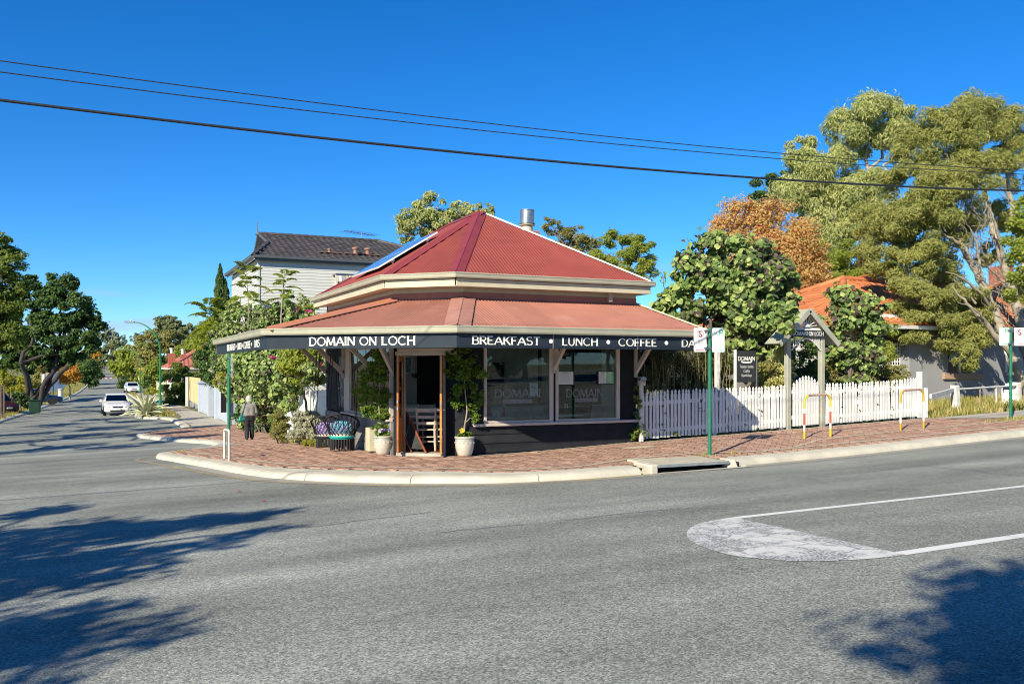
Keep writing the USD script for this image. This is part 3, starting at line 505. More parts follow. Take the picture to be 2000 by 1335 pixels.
# ---------------------------------------------------------------- lettering: a flared capital alphabet made of strokes
def _arc(cx, cy, rx, ry, a0, a1, n=22):
    a = np.radians(np.linspace(a0, a1, n)); return np.stack([cx + rx * np.cos(a), cy + ry * np.sin(a)], 1)
_S = np.vstack([_arc(.36, .74, .27, .24, 25, 180, 10), _arc(.36, .74, .27, .24, 180, 265, 6), _arc(.38, .26, .30, .25, 85, -10, 8), _arc(.38, .26, .30, .25, -10, -160, 12)])
GL = {  # strokes (points, thick?), serif ends (x, y), advance
    'A': ([([(0.02, 0), (.46, .98)], 0), ([(.46, .98), (.90, 0)], 1), ([(.18, .32), (.74, .32)], 0)], [(.02, 0), (.90, 0)], .92),
    'B': ([([(.1, 0), (.1, 1)], 1), (np.vstack([[(.1, .96)], _arc(.42, .74, .22, .22, 90, -90), [(.1, .52)]]), 0), (np.vstack([[(.1, .52)], _arc(.45, .28, .25, .24, 90, -90), [(.1, .04)]]), 0)], [(.1, 0), (.1, 1)], .76),
    'C': ([(_arc(.5, .5, .44, .46, 45, 315), 0)], [], .94), 'D': ([([(.1, 0), (.1, 1)], 1), (np.vstack([[(.1, .95)], _arc(.38, .5, .42, .45, 90, -90), [(.1, .05)]]), 0)], [(.1, 0), (.1, 1)], .88),
    'E': ([([(.1, 0), (.1, 1)], 1), ([(.1, .95), (.62, .95)], 0), ([(.1, .52), (.54, .52)], 0), ([(.1, .05), (.66, .05)], 0)], [(.1, 0), (.1, 1)], .72),
    'F': ([([(.1, 0), (.1, 1)], 1), ([(.1, .95), (.62, .95)], 0), ([(.1, .50), (.54, .50)], 0)], [(.1, 0), (.1, 1)], .68),
    'H': ([([(.1, 0), (.1, 1)], 1), ([(.78, 0), (.78, 1)], 1), ([(.1, .52), (.78, .52)], 0)], [(.1, 0), (.1, 1), (.78, 0), (.78, 1)], .90),
    'I': ([([(.12, 0), (.12, 1)], 1)], [(.12, 0), (.12, 1)], .26), 'K': ([([(.1, 0), (.1, 1)], 1), ([(.1, .42), (.70, 1)], 0), ([(.32, .60), (.76, 0)], 1)], [(.1, 0), (.1, 1), (.70, 1), (.76, 0)], .82),
    'L': ([([(.1, 0), (.1, 1)], 1), ([(.1, .05), (.62, .05)], 0)], [(.1, 0), (.1, 1)], .68), 'M': ([([(.08, 0), (.16, 1)], 0), ([(.16, 1), (.54, .08)], 1), ([(.54, .08), (.92, 1)], 0), ([(.92, 1), (1.0, 0)], 1)], [(.08, 0), (1.0, 0)], 1.08),
    'N': ([([(.1, 0), (.1, 1)], 0), ([(.1, .98), (.78, .02)], 1), ([(.78, 0), (.78, 1)], 0)], [(.1, 0), (.78, 1)], .90), 'O': ([(_arc(.5, .5, .44, .46, 0, 360, 40), 0)], [], 1.0),
    'R': ([([(.1, 0), (.1, 1)], 1), (np.vstack([[(.1, .95)], _arc(.42, .72, .24, .23, 90, -90), [(.1, .49)]]), 0), ([(.36, .49), (.74, 0)], 1)], [(.1, 0), (.1, 1), (.74, 0)], .78),
    'S': ([(_S, 0)], [], .74), 'T': ([([(.40, 0), (.40, .96)], 1), ([(.02, .95), (.78, .95)], 0)], [(.40, 0)], .80), 'U': ([(np.vstack([[(.1, 1)], _arc(.42, .36, .32, .34, 180, 360), [(.74, 1)]]), 0)], [(.1, 1), (.74, 1)], .86),
    'V': ([([(0.02, 1), (.44, .02)], 1), ([(.44, .02), (.86, 1)], 0)], [(.02, 1), (.86, 1)], .88), 'Y': ([([(.02, 1), (.42, .46)], 1), ([(.82, 1), (.42, .46)], 0), ([(.42, .46), (.42, 0)], 1)], [(.42, 0), (.02, 1), (.82, 1)], .84)}
def glyph(ch, thick=.175, thin=.125):
    st, se, adv = GL[ch]; gs = [sg.LineString(p).buffer((thick if t else thin) / 2, cap_style='flat', join_style='round') for p, t in st]
    gs += [sg.box(x - .13, y - .0 if y < .5 else y - .06, x + .13, y + .06 if y < .5 else y) for x, y in se]
    g = shapely.unary_union(gs); return (g.difference(sg.Point(.5, .5).buffer(.0001)), adv)
def word(text, width, height, depth=.006):
    """list of letter meshes filling width x height, in the xy plane, extruded along z"""
    gs, x = [], 0.
    for c in text:
        if c == ' ': x += .45; continue
        g, a = glyph(c); gs.append(affinity.translate(g, x, 0)); x += a + .07
    s = width / (x - .07); return [extr(affinity.scale(g, s, height, origin=(0, 0)), depth) for g in gs]
def standing(m, o, u):                                  # xy lettering -> upright on a wall at o, reading along u (horizontal)
    u = np.array([u[0], u[1], 0.]) / math.hypot(u[0], u[1]); n = np.array([u[1], -u[0], 0.]); v, f = arr(m)
    return np.asarray(o, float) + v[:, :1] * u + v[:, 1:2] * np.array([0, 0, 1.]) + v[:, 2:] * n, f

# ---------------------------------------------------------------- the cafe
S2 = math.sqrt(.5)
FL = -.255                                              # inside floor level relative to 0 = road under the camera
cafe = T('corner_cafe', 'dark corner cafe under red corrugated roofs, wooden doors open at the corner', 'cafe', (0, 0, FL))
OH = 1.85
A = on_l(893, 636, -OH); B = on_ch(520, 640, A[0] + A[1]); Rr = on_l(1385, 646, -OH); ZG = A[2]
LX = B[0]; LE = on_r(424, 662, LX)[1]; AX, AY = A[0], -OH; BY = B[1]; RX = Rr[0]
W1, W2, WR, WL = np.array([0, 0.]), np.array([-1.16, 1.16]), 4.28, 7.25     # wall corners, right end (x), far end (y)
ZT = 3.02                                               # where the veranda roof meets the wall
def corrugated(p0, p1, poly, pitch=.0762, amp=.0085, lift=0., nv=None):
    """corrugated iron over a planar 3D polygon; ridges run up the slope, square to the eave p0-p1"""
    p0, p1 = np.array(p0, float), np.array(p1, float); u = (p1 - p0) / np.linalg.norm(p1 - p0); q = np.array(poly, float)
    n = np.cross(q[1] - q[0], q[2] - q[0]); n /= np.linalg.norm(n); n *= np.sign(n[2]); v = np.cross(n, u); v *= np.sign(v[2])
    if nv: n, v = nv
    Q = np.stack([(q - p0) @ u, (q - p0) @ v], 1); x0, x1 = Q[:, 0].min(), Q[:, 0].max(); step = pitch / 6
    X = np.arange(x0 + 1e-4, x1, step); X = np.append(X, x1 - 1e-4); lo, hi = [], []
    for x in X:
        ys = []
        for a, b in zip(Q, np.roll(Q, -1, 0)):
            if (a[0] - x) * (b[0] - x) <= 0 and abs(a[0] - b[0]) > 1e-9: ys.append(a[1] + (b[1] - a[1]) * (x - a[0]) / (b[0] - a[0]))
        lo.append(min(ys)); hi.append(max(ys))
    h = amp * np.sin(X / pitch * 2 * np.pi) + lift; k = len(X)
    V = np.vstack([p0 + np.outer(X, u) + np.outer(y, v) + np.outer(h, n) for y in (lo, hi)]); i = np.arange(k - 1)
    return arr((V, np.stack([i, i + 1, i + k + 1, i + k], 1)))
def sheets(p0, p1, poly, width=.762, **kw):              # the same roof face as separate overlapping sheets
    p0, p1 = np.array(p0, float), np.array(p1, float); L = np.linalg.norm(p1 - p0); u = (p1 - p0) / L; q = np.array(poly, float); n = np.cross(q[1] - q[0], q[2] - q[0]); n /= np.linalg.norm(n); n *= np.sign(n[2]); v = np.cross(n, u); v *= np.sign(v[2])
    G = sg.Polygon(np.stack([(q - p0) @ u, (q - p0) @ v], 1)); out = []
    for i, x in enumerate(np.arange(G.bounds[0], G.bounds[2], width)):
        c = G.intersection(sg.box(x - .02, -1, x + width, 99))
        if c.area < .003: continue
        r = np.array(c.exterior.coords)[:-1]; out.append(corrugated(p0, p1, [p0 + u * a + v * b for a, b in r], lift=.0012 * (i % 3) + (0 if i else 0), nv=(n, v), **kw))
    return out
def slab_under(poly, t=.02, drop=.014):
    q = np.array(poly, float); a, f = poly3(q - [0, 0, drop]); b = a - [0, 0, t]; n = len(a)
    s = [[i, (i + 1) % n, n + (i + 1) % n, n + i] for i in range(n)]; return cat([(a, f), (b, f[:, ::-1]), (np.vstack([a, b]), np.array(s))])
def cap_strip(a, b, n1, n2, w=.17, lift=.022, waves=0):  # folded capping along a hip from a to b; n1, n2 normals of the two slopes
    a, b = np.array(a, float), np.array(b, float); d = (b - a) / np.linalg.norm(b - a); out = []; m = 14
    s1 = np.cross(n1, d); s1 *= np.sign(-s1[2]) or 1; s2 = np.cross(n2, d); s2 *= np.sign(-s2[2]) or 1
    V = []
    for i in range(m + 1):
        c = a + (b - a) * i / m + np.array([0, 0, lift + .012])
        V += [c + s1 * w - (n1 * .008), c + s1 * .02, c + [0, 0, .014], c + s2 * .02, c + s2 * w - (n2 * .008)]
    q = [[i * 5 + k, i * 5 + k + 1, i * 5 + 6 + k, i * 5 + 5 + k] for i in range(m) for k in range(4)]; return arr((np.array(V), np.array(q)))
def nrm(p):
    p = np.array(p, float); n = np.cross(p[1] - p[0], p[2] - p[0]); n /= np.linalg.norm(n); return n * np.sign(n[2])
def run(a, b, h, t, z, out=0., bev=.01, ext=0.):        # board hung along plan line a-b: top z, height h, thickness t, pushed outward (right of travel)
    a, b = np.array(a, float), np.array(b, float); d = (b - a) / np.linalg.norm(b - a); n = np.array([d[1], -d[0]])
    L = np.linalg.norm(b - a); m = cbox(-ext, L + ext, 0, t, z - h, z, bev); v = m[0]
    xy_ = a + v[:, :1] * d + (v[:, 1:2] + out) * n; return np.column_stack([xy_, v[:, 2]]), m[1][:, ::-1]
def gutter(a, b, z, h=.125, w=.115, ext=.0):             # quad gutter with a rolled front lip
    a, b = np.array(a, float), np.array(b, float); d = (b - a) / np.linalg.norm(b - a); n = np.array([d[1], -d[0]]); L = np.linalg.norm(b - a)
    pr = [(0, 0), (0, -h), (w * .75, -h), (w * .9, -h * .80), (w, -h * .22), (w + .008, -.02), (w + .012, -.004), (w + .004, .006), (w - .012, 0), (w - .012, -h * .3), (.01, -h * .3), (.01, 0)]
    k = len(pr); V = [[*(a + d * s + n * o), z + q] for s in (-ext, L + ext) for o, q in pr]
    q = [[i, (i + 1) % k, k + (i + 1) % k, k + i] for i in range(k)]
    caps = [[0, i + 1, i] for i in range(1, k - 1)] + [[k, k + i, k + i + 1] for i in range(1, k - 1)]
    m = arr((np.array(V), np.array(q))); return m[0], np.vstack([m[1], caps])
# upper roof
EO = .36
Au = on_l(890, 532, -EO); ZU = Au[2]; Bu = on_ch(750, 537, Au[0] + Au[1]); Ru = on_l(1272, 551, -EO)
lx, rx = Bu[0], Ru[0]; LU = on_r(612, 581, lx)[1]; mx_ = (lx + rx) / 2; half = (rx - lx) / 2
yA = -EO + half; lo_, hi_ = 0, 8
apex = np.array([mx_, yA, 0.]); ap = at_d(932, 414, depth(apex)); apex[2] = ap[2] - .005; yR = LU - half; rend = np.array([mx_, yR, apex[2]])
ZE = ZU - .01
pA, pB, pR, pL, pRb = [np.array([*q, ZE]) for q in ((Au[0], -EO), (lx, Bu[1]), (rx, -EO), (lx, LU), (rx, LU))]
faces = {'right': (pA, pR, [pA, pR, apex]), 'chamfer': (pB, pA, [pB, pA, apex]), 'left': (pL, pB, [pL, pB, apex, rend]), 'east': (pR, pRb, [pR, pRb, rend, apex]), 'rear': (pRb, pL, [pRb, pL, rend])}
for k, (a, b, poly) in faces.items():
    cafe.many('roof_sheet', sheets(a, b, poly), 'roof_red', smooth=True); cafe.part('roof_lining', slab_under(poly), 'ceiling_paint')
NF = {k: nrm(v[2]) for k, v in faces.items()}
for a, b, i, j, mt in ((pA, apex, 'right', 'chamfer', 'ridge_red'), (pB, apex, 'left', 'chamfer', 'ridge_red'), (pR, apex, 'right', 'east', 'white_paint'), (pL, rend, 'left', 'rear', 'ridge_red'), (apex, rend, 'left', 'east', 'ridge_red')):
    cafe.part('ridge_cap', cap_strip(a, b, NF[i], NF[j],   .035 if mt == 'white_paint' else .17), mt)
for a, b in ((pB, pA), (pA, pR), (pL, pB), (pR, pRb)):
    e = .035 if a is not pL else 0.
    cafe.part('eave_gutter', gutter(a[:2], b[:2], ZU, .105, .10, ext=.04), 'gutter_paint')
    cafe.part('fascia_board', run(a[:2], b[:2], .155, .03, ZU - .112, out=-.03, ext=-.02), 'cream_paint')
    cafe.part('soffit', slab_under([[*a[:2], ZU - .26], [*b[:2], ZU - .26], [*(b[:2] * .92 + apex[:2] * .08), ZU - .26], [*(a[:2] * .92 + apex[:2] * .08), ZU - .26]], .01, 0), 'cream_paint')
# veranda roof
vA, vB, vR = np.array([AX, AY, ZG - .01]), np.array([LX, BY, ZG - .01]), np.array([RX, AY, ZG - .01]); vL = np.array([LX, LE, ZG - .01]); vRe = np.array([RX, 0.05, ZG - .01])
t1, t2, tR, tL = np.array([0, 0, ZT]), np.array([*W2, ZT]), np.array([WR, 0, ZT]), np.array([W2[0], WL, ZT])
vf = {'right': (vA, vR, [vA, vR, tR, t1]), 'chamfer': (vB, vA, [vB, vA, t1, t2]), 'left': (vL, vB, [vL, vB, t2, tL]), 'end': (vR, vRe, [vR, vRe, tR])}
for k, (a, b, poly) in vf.items():
    cafe.many('veranda_sheet', sheets(a, b, poly, amp=.010), 'roof_faded', smooth=True); cafe.part('veranda_lining', slab_under(poly), 'ceiling_paint')
VN = {k: nrm(v[2]) for k, v in vf.items()}
cafe.part('hip_cap', cap_strip(vA, t1, VN['right'], VN['chamfer'], .26, .03), 'cap_faded', label='wide faded capping on the front hip of the veranda roof')
cafe.part('hip_cap', cap_strip(vB, t2, VN['left'], VN['chamfer'], .30, .035), 'rusty_sheet', label='rust-stained buckled capping on the left hip')
cafe.part('hip_cap', cap_strip(vR, tR, VN['right'], VN['end'], .05, .02), 'cream_paint')
for i in range(3): cafe.part('loose_sheet', xf(corrugated((0, 0, 0), (1.1, 0, 0), [(0, 0, 0), (1.1, 0, 0), (1.1, .7, .16 + .05 * i), (0, .7, .16)]), frame(vL + [.05 + .5 * i, -.9 - 1.1 * i, .03 + .015 * i], (.25, -.97), (.97, .25))), 'rusty_sheet', smooth=True)
for a, b in ((vB, vA), (vA, vR), (vL, vB), (vR, vRe)):
    cafe.part('veranda_gutter', gutter(a[:2], b[:2], ZG, .13, .12, ext=.048), 'gutter_paint')
# wall band between the two roofs, with its apron flashing
for a, b in ((W2, W1), (W1, np.array([WR, 0])), (np.array([W2[0], WL]), W2), (np.array([WR, 0]), np.array([WR, WL]))):
    cafe.part('wall_band', run(a, b, ZU - .2 - ZT + .3, .05, ZU - .2, out=-.05, bev=.002), 'cream_paint')
    if not (a[0] == WR): cafe.part('flashing', run(a, b, .14, .012, ZT + .13, out=.003, bev=.002), 'roof_faded')
dp = on_l(1190, 590, -.12); cafe.part('downpipe', cbox(dp[0] - .045, dp[0] + .045, -.2, -.12, ZT + .02, ZU - .1, .006), 'gutter_paint')
cafe.part('vent_box', cbox(3.35, 3.5, -.075, -.003, ZT + .26, ZT + .38, .006), 'white_paint')
# solar array on the left slope
uL = np.array([0, -1., 0]); sl = np.array([half, 0, apex[2] - ZE]); sl /= np.linalg.norm(sl); nl = NF['left']
c0 = np.array([lx, 0, ZE]) + nl * .30
def srect(y0, y1, s0, s1, h0, h1):
    g = lambda y, s, h: np.array([lx, y, ZE]) + sl * s + nl * h
    v = np.array([g(y, s, h) for h in (h0, h1) for s in (s0, s1) for y in (y0, y1)]); return arr((v, _BF))
for i in range(3):
    y0 = 2.6 + i * .77; pp = cafe.part('solar_panel', srect(y0, y0 + .76, .53, 2.27, .09, .125), 'white_paint')
    for j in range(2): cafe.part('panel_glass', srect(y0 + .045, y0 + .715, .56 + j * .855, .56 + j * .855 + .825, .126, .129), 'solar_cells', under=pp)
for s in (.9, 1.9):
    cafe.part('mounting_rail', srect(2.5, 4.95, s, s + .05, .05, .088), 'steel')
    for y in (2.6, 3.7, 4.8): cafe.part('mounting_foot', srect(y, y + .05, s, s + .04, 0, .05), 'steel')
# sign boards under the gutter
ZS = ZG - .124; HS = .282
def signboard(a, b, words, plane, lab, hts=.158, zoff=.064):
    a, b = np.array(a, float), np.array(b, float); d = (b - a) / np.linalg.norm(b - a); n = np.array([d[1], -d[0]])
    p = cafe.part('sign_board', run(a, b, HS, .03, ZS, out=-.02, bev=.003, ext=-.003), 'sign_navy', label=lab)
    for (w, x0, x1, ho) in words:
        q0, q1 = plane(x0)[:2], plane(x1)[:2]; s0, s1 = (q0 - a) @ d, (q1 - a) @ d; o = np.array([*(a + d * s0 + n * .0115), ZS - HS + zoff])
        if w == '.':
            cafe.part('dot', cat([(lambda m: m)(standing(extr(sg.Point(0, 0).buffer(.042), .006), o + [0, 0, .078], d))]), 'letter_white', under=p); continue
        for g in word(w, s1 - s0, hts, .006): cafe.part('letter', standing(g, o, d), 'letter_white', under=p)
pr = lambda x: on_l(x, 660, -OH - .012)
signboard(vA[:2], vR[:2], [('BREAKFAST', 922, 1055, 0), ('.', 1076, 1080, 0), ('LUNCH', 1098, 1168, 0), ('.', 1188, 1192, 0), ('COFFEE', 1208, 1283, 0), ('.', 1301.5, 1305, 0), ('DAYS', 1331.5, 1381, 0)], pr, 'navy fascia sign reading BREAKFAST, LUNCH, COFFEE, DAYS along the right side')
pc = lambda x: on_ch(x, 660, AX + AY - .017)
signboard(vB[:2], vA[:2], [('DOMAIN', 604, 694, 0), ('ON', 702.5, 736, 0), ('LOCH', 745.5, 811.5, 0)], pc, 'navy fascia sign reading DOMAIN ON LOCH over the door', .168, .058)
pl = lambda x: on_r(x, 680, LX - .012)
signboard(vL[:2], vB[:2], [('BREAKFAST', 443.7, 459.3, 0), ('.', 461.2, 462, 0), ('LUNCH', 464, 471.7, 0), ('.', 473.4, 474, 0), ('COFFEE', 476, 489.2, 0), ('.', 491.6, 493, 0), ('DAYS', 497, 507, 0)], pl, 'navy fascia sign reading BREAKFAST, LUNCH, COFFEE, DAYS along the side street')
cafe.part('sign_board', run(vR[:2], vRe[:2], HS, .03, ZS, out=-.02, bev=.003), 'sign_navy')
for x in (1080.5, 1245.5): q = pr(x); cafe.part('board_joint', box(q[0] - .008, q[0] + .008, -OH - .016, -OH - .009, ZS - HS, ZS), 'steel_edge')
# walls. windows along the right front
SILL = .385; HEAD = 1.98
w1a, w1b = on_l(947, 750, 0)[0], on_l(1077, 750, 0)[0]; w2a, w2b = on_l(1087, 750, 0)[0], on_l(1207, 750, 0)[0]
TOP = 2.95
for x0, x1 in ((0.0, w1a), (w1b, w2a), (w2b, WR)): cafe.part('wall_panel', box(x0, x1, 0, .12, SILL, TOP), 'charcoal')
cafe.part('lintel_panel', cat([box(w1a, w1b, .005, .12, HEAD, TOP), box(w2a, w2b, .005, .12, HEAD, TOP)]), 'charcoal')
zb = -.62; n = 5; hb = (SILL - .04 - zb) / n
boards = []
for k in range(n):
    z0 = zb + k * hb; v = np.array([(0, -.028, z0), (WR, -.028, z0), (0, -.028, z0 + .012), (WR, -.028, z0 + .012), (0, -.008, z0 + hb + .01), (WR, -.008, z0 + hb + .01), (0, .06, z0), (WR, .06, z0), (0, .06, z0 + hb + .01), (WR, .06, z0 + hb + .01)], float)
    boards.append((v, np.array([[0, 1, 3], [0, 3, 2], [2, 3, 5], [2, 5, 4], [4, 5, 9], [4, 9, 8], [0, 7, 1], [0, 6, 7], [1, 7, 9], [1, 9, 5], [1, 5, 3], [0, 4, 8], [0, 8, 6], [0, 2, 4]])))
for m in boards: cafe.part('weatherboard', m, 'board_charcoal')
for (xa, xb) in ((w1a, w1b), (w2a, w2b)):
    fr = cafe.part('window_frame', cat([cbox(xa - .035, xa + .03, -.045, .05, SILL - .005, HEAD + .06, .006), cbox(xb - .055, xb + .03, -.045, .05, SILL - .005, HEAD + .06, .006), cbox(xa + .0301, xb - .0551, -.04, .05, HEAD - .0, HEAD + .06, .006), cbox(xa + .0301, xb - .0551, -.03, .05, SILL - .003, SILL + .045, .005)]), 'frame_paint')
    cafe.part('window_pane', box(xa + .03, xb - .055, .010, .016, SILL + .045, HEAD), 'window_glass', under=fr)
cafe.part('window_sill', cbox(w1a - .28, w2b + .62, -.10, .02, SILL - .065, SILL - .006, .008), 'frame_paint')
def frost(x0, x1, z, h, text, lab):
    q0, q1 = on_l(x0, 770, 0)[0], on_l(x1, 770, 0)[0]
    p = cafe.part('window_lettering', cat([standing(g, (q0, .006, z), (1, 0)) for g in word(text, q1 - q0, h, .002)]), 'frosted', label=lab)
za = float(on_l(1020, 776, 0)[2])
frost(966, 1056, za, .19, 'DOMAIN', 'frosted lettering DOMAIN on the left front window'); frost(1106, 1178, za - .01, .18, 'DOMAIN', 'frosted lettering DOMAIN on the right front window')
for x0, x1 in ((983, 1040), (1123, 1168)):
    q0, q1 = on_l(x0, 780, 0)[0], on_l(x1, 780, 0)[0]
    cafe.part('window_banner', cat([standing(extr(sg.box(0, -.02, q1 - q0, .065).difference(shapely.unary_union([affinity.translate(affinity.scale(glyph(c)[0], .042, .042, origin=(0, 0)), .03 + i * (q1 - q0 - .06) / 7, 0) for i, c in enumerate('ONLOCH')])), .002), (q0, .006, za - .10), (1, 0))]), 'frosted')
# left front: masonry base, window, dark boards
lw = W2[0]; y1 = on_r(686, 760, lw)[1]; y2 = on_r(676, 760, lw)[1]; SL = .42
blocks = []; bz = -.95; r_ = 0
while bz < SL - .05:
    y = 1.2 - (r_ % 2) * .2
    while y < WL:
        a, b = max(y, 1.18), min(y + .39, WL)
        if b - a > .05: blocks.append(cbox(lw - .05 - rng.uniform(0, .008), lw + .1, a + .005, b - .005, bz + .005, min(bz + .19, SL - .03) - .005, .012))
        y += .39
    bz += .19; r_ += 1
cafe.many('wall_block', blocks, 'block'); cafe.part('block_mortar', box(lw - .035, lw + .1, 1.2, WL, -1., SL - .03), 'block_paint')
cafe.part('window_sill', cbox(lw - .13, lw + .02, 1.25, y2 + .08, SL - .03, SL + .02, .008), 'frame_paint')
cafe.part('corner_post', cbox(lw - .06, lw + .07, y1, y2, SL + .02, TOP, .008), 'frame_paint', label='pale post dividing the side window from the dark boards')
for a, b, c, d in ((1.3, 1.38, SL + .02, TOP), (1.38, y1, 2.0, 2.08), (1.38, y1, SL + .021, SL + .07)): cafe.part('window_frame', cbox(lw - .04, lw + .05, a, b, c, d, .005), 'frame_paint')
cafe.part('window_pane', box(lw - .004, lw + .002, 1.38, y1, SL + .07, 2.0), 'window_glass')
cafe.part('lintel_panel', box(lw, lw + .1, 1.2, y1, 2.08, TOP), 'charcoal')
nb = int((TOP - SL) / .19)
for k in range(nb): cafe.part('weatherboard', beam((lw - .012, y2 + .002, SL + .1 + k * .19), (lw - .012, WL, SL + .1 + k * .19), .022, .186, bev=.004), 'board_charcoal')
cafe.part('wall_panel', box(lw + .0, lw + .1, y2, WL, SL, TOP), 'charcoal'); cafe.part('wall_panel', box(lw, WR, WL - .1, WL, -1., ZU - .2), 'charcoal'); cafe.part('wall_panel', cat([box(WR - .12, WR, .121, 1.3, -1., ZU - .2), box(WR - .12, WR, 3.9, WL - .1, -1., ZU - .2), box(WR - .12, WR, 1.3, 3.9, -1., .5), box(WR - .12, WR, 1.3, 3.9, 2.2, ZU - .2)]), 'charcoal'); cafe.part('side_window_pane', box(WR - .07, WR - .064, 1.3, 3.9, .5, 2.2), 'window_glass')
# corner entrance
def ch_s(px): q = on_ch(px, 750, 0.); return q[0] * -S2 + q[1] * S2     # distance from W1 towards W2
FC = frame((0, 0, 0), (-S2, S2), (-S2, -S2))            # local x from W1 to W2, y outward, z up
LC = 1.16 / S2; d0, d1 = ch_s(866), ch_s(787); DH = 2.005 - .0
ch = lambda *a, b=.006: xf(cbox(*a, b), FC)
cafe.part('wall_panel', ch(.0, d0 - .05, -.12, .0, -.9, TOP, b=.002), 'charcoal'); cafe.part('wall_panel', ch(d1 + .05, LC, -.12, .0, -.9, TOP, b=.002), 'charcoal')
HDZ = float(on_ch(825, 694, 0.)[2])
cafe.part('lintel_panel', ch(d0 - .05, d1 + .05, -.12, -.002, HDZ + .22, TOP, b=.002), 'charcoal')
cafe.part('door_frame', cat([ch(d0 - .05, d0, -.13, .03, FL, HDZ), ch(d1, d1 + .05, -.13, .03, FL, HDZ)]), 'frame_paint')
cafe.part('door_head', cat([ch(d0 - .32, d1 + .16, -.11, .06, HDZ, HDZ + .09), ch(d0 - .26, d1 + .10, -.11, .09, HDZ + .091, HDZ + .15), ch(d0 - .30, d1 + .14, -.11, .05, HDZ + .151, HDZ + .22)]), 'frame_paint')
cafe.part('threshold', ch(d0 - .05, d1 + .05, -.15, .24, FL - .14, FL + .012, b=.012), 'path_concrete')
LW = (d1 - d0) / 2 - .01
def leaf(hx, ang, mat):
    """a narrow glazed door leaf hinged at hx and swung outward by ang"""
    h0, h1 = FL + .03, HDZ - .01; Ml = FC @ trimesh.transformations.translation_matrix((hx, .03, 0)) @ trimesh.transformations.rotation_matrix(ang, (0, 0, 1))
    g = lambda *a, b=.004: xf(cbox(*a, b), Ml); t = .042; st = .085
    p = cafe.part('door_leaf', cat([g(0, st, -t, 0, h0, h1), g(LW - st, LW, -t, 0, h0, h1), g(st, LW - st, -t, 0, h0, h0 + .2), g(st, LW - st, -t, 0, h1 - .12, h1), g(st, LW - st, -t, 0, h0 + .62, h0 + .74), g(st, LW - st, -t, 0, h0 + 1.32, h0 + 1.38), g(LW / 2 - .015, LW / 2 + .015, -t, 0, h0 + .2, h0 + .62)]), mat)
    cafe.part('door_pane', g(st, LW - st, -.026, -.018, h0 + .74, h1 - .12, b=.001), 'window_glass', under=p); cafe.part('door_panel', g(st, LW - st, -.032, -.012, h0 + .2, h0 + .62, b=.001), mat, under=p)
    cafe.part('latch_plate', g(LW - .004, LW + .006, -.036, -.006, h0 + .98, h0 + 1.05, b=.002), 'steel', under=p)
    cafe.part('door_handle', cat([xf(tube([(LW - .05, y, h0 + .92), (LW - .05, y * 2.2, h0 + .92), (LW - .16, y * 2.4, h0 + .92)], .009, 8), Ml) for y in (.025, -.045)]), 'steel', smooth=40, under=p)
leaf(d0, math.radians(112), 'door_wood_pale')
def leaf2():
    h0, h1 = FL + .03, HDZ - .01; Ml = FC @ trimesh.transformations.translation_matrix((d1, .03, 0)) @ trimesh.transformations.rotation_matrix(math.radians(-78), (0, 0, 1))
    g = lambda *a, b=.004: xf(cbox(*a, b), Ml); t = .042; st = .085; W = -LW
    p = cafe.part('door_leaf', cat([g(-st, 0, -t, 0, h0, h1), g(W, W + st, -t, 0, h0, h1), g(W + st, -st, -t, 0, h0, h0 + .2), g(W + st, -st, -t, 0, h1 - .12, h1), g(W + st, -st, -t, 0, h0 + .62, h0 + .74), g(W + st, -st, -t, 0, h0 + 1.32, h0 + 1.38), g(W / 2 - .015, W / 2 + .015, -t, 0, h0 + .2, h0 + .62)]), 'door_wood')
    cafe.part('door_pane', g(W + st, -st, -.026, -.018, h0 + .74, h1 - .12, b=.001), 'window_glass', under=p); cafe.part('door_panel', g(W + st, -st, -.032, -.012, h0 + .2, h0 + .62, b=.001), 'door_wood', under=p)
    for z in (.9, 1.05): cafe.part('latch_plate', g(W - .008, W + .004, -.036, -.006, h0 + z, h0 + z + .06, b=.002), 'steel', under=p)
leaf2()
# veranda brackets and rafters
def bracket(x, y, nx, ny, z=1.50, L=.95, w=.075):
    n = np.array([nx, ny, 0.]); a = np.array([x, y, z]) + n * .03; b = a + n * L + np.array([0, 0, L * .98]); cafe.part('bracket', beam(a, b, w, .105, bev=.006), 'bracket_paint')
    cafe.part('bracket_post', beam(np.array([x, y, z - .12]) + n * .035, np.array([x, y, TOP - .02]) + n * .035, w, .06, bev=.005), 'bracket_paint')
bx = on_l(1081, 720, 0)[0]; bracket(bx, -.002, 0, -1, 1.56, .85); bx2 = on_l(1240, 728, 0)[0]; bracket(bx2, -.002, 0, -1, 1.46, .95)
for y in (y2 - .06, WL - .1, 2.3): bracket(lw - (.06 if y < y2 + .01 and y > y1 else .0), y, -1, 0, 1.42, 1.25)
bracket(*(W2 + [-.02, -.02]), -S2 * 1.2 / 1.2, -S2, 1.5, 1.1)
for i, y in enumerate(np.arange(1.6, WL, .9)): cafe.part('rafter', beam((lw, y, ZT - .10), (LX + .1, y, ZG - .09), .045, .09), 'bracket_paint')
for x in np.arange(.3, WR, .9): cafe.part('rafter', beam((x, 0, ZT - .10), (x, -OH + .1, ZG - .09), .045, .09), 'bracket_paint')
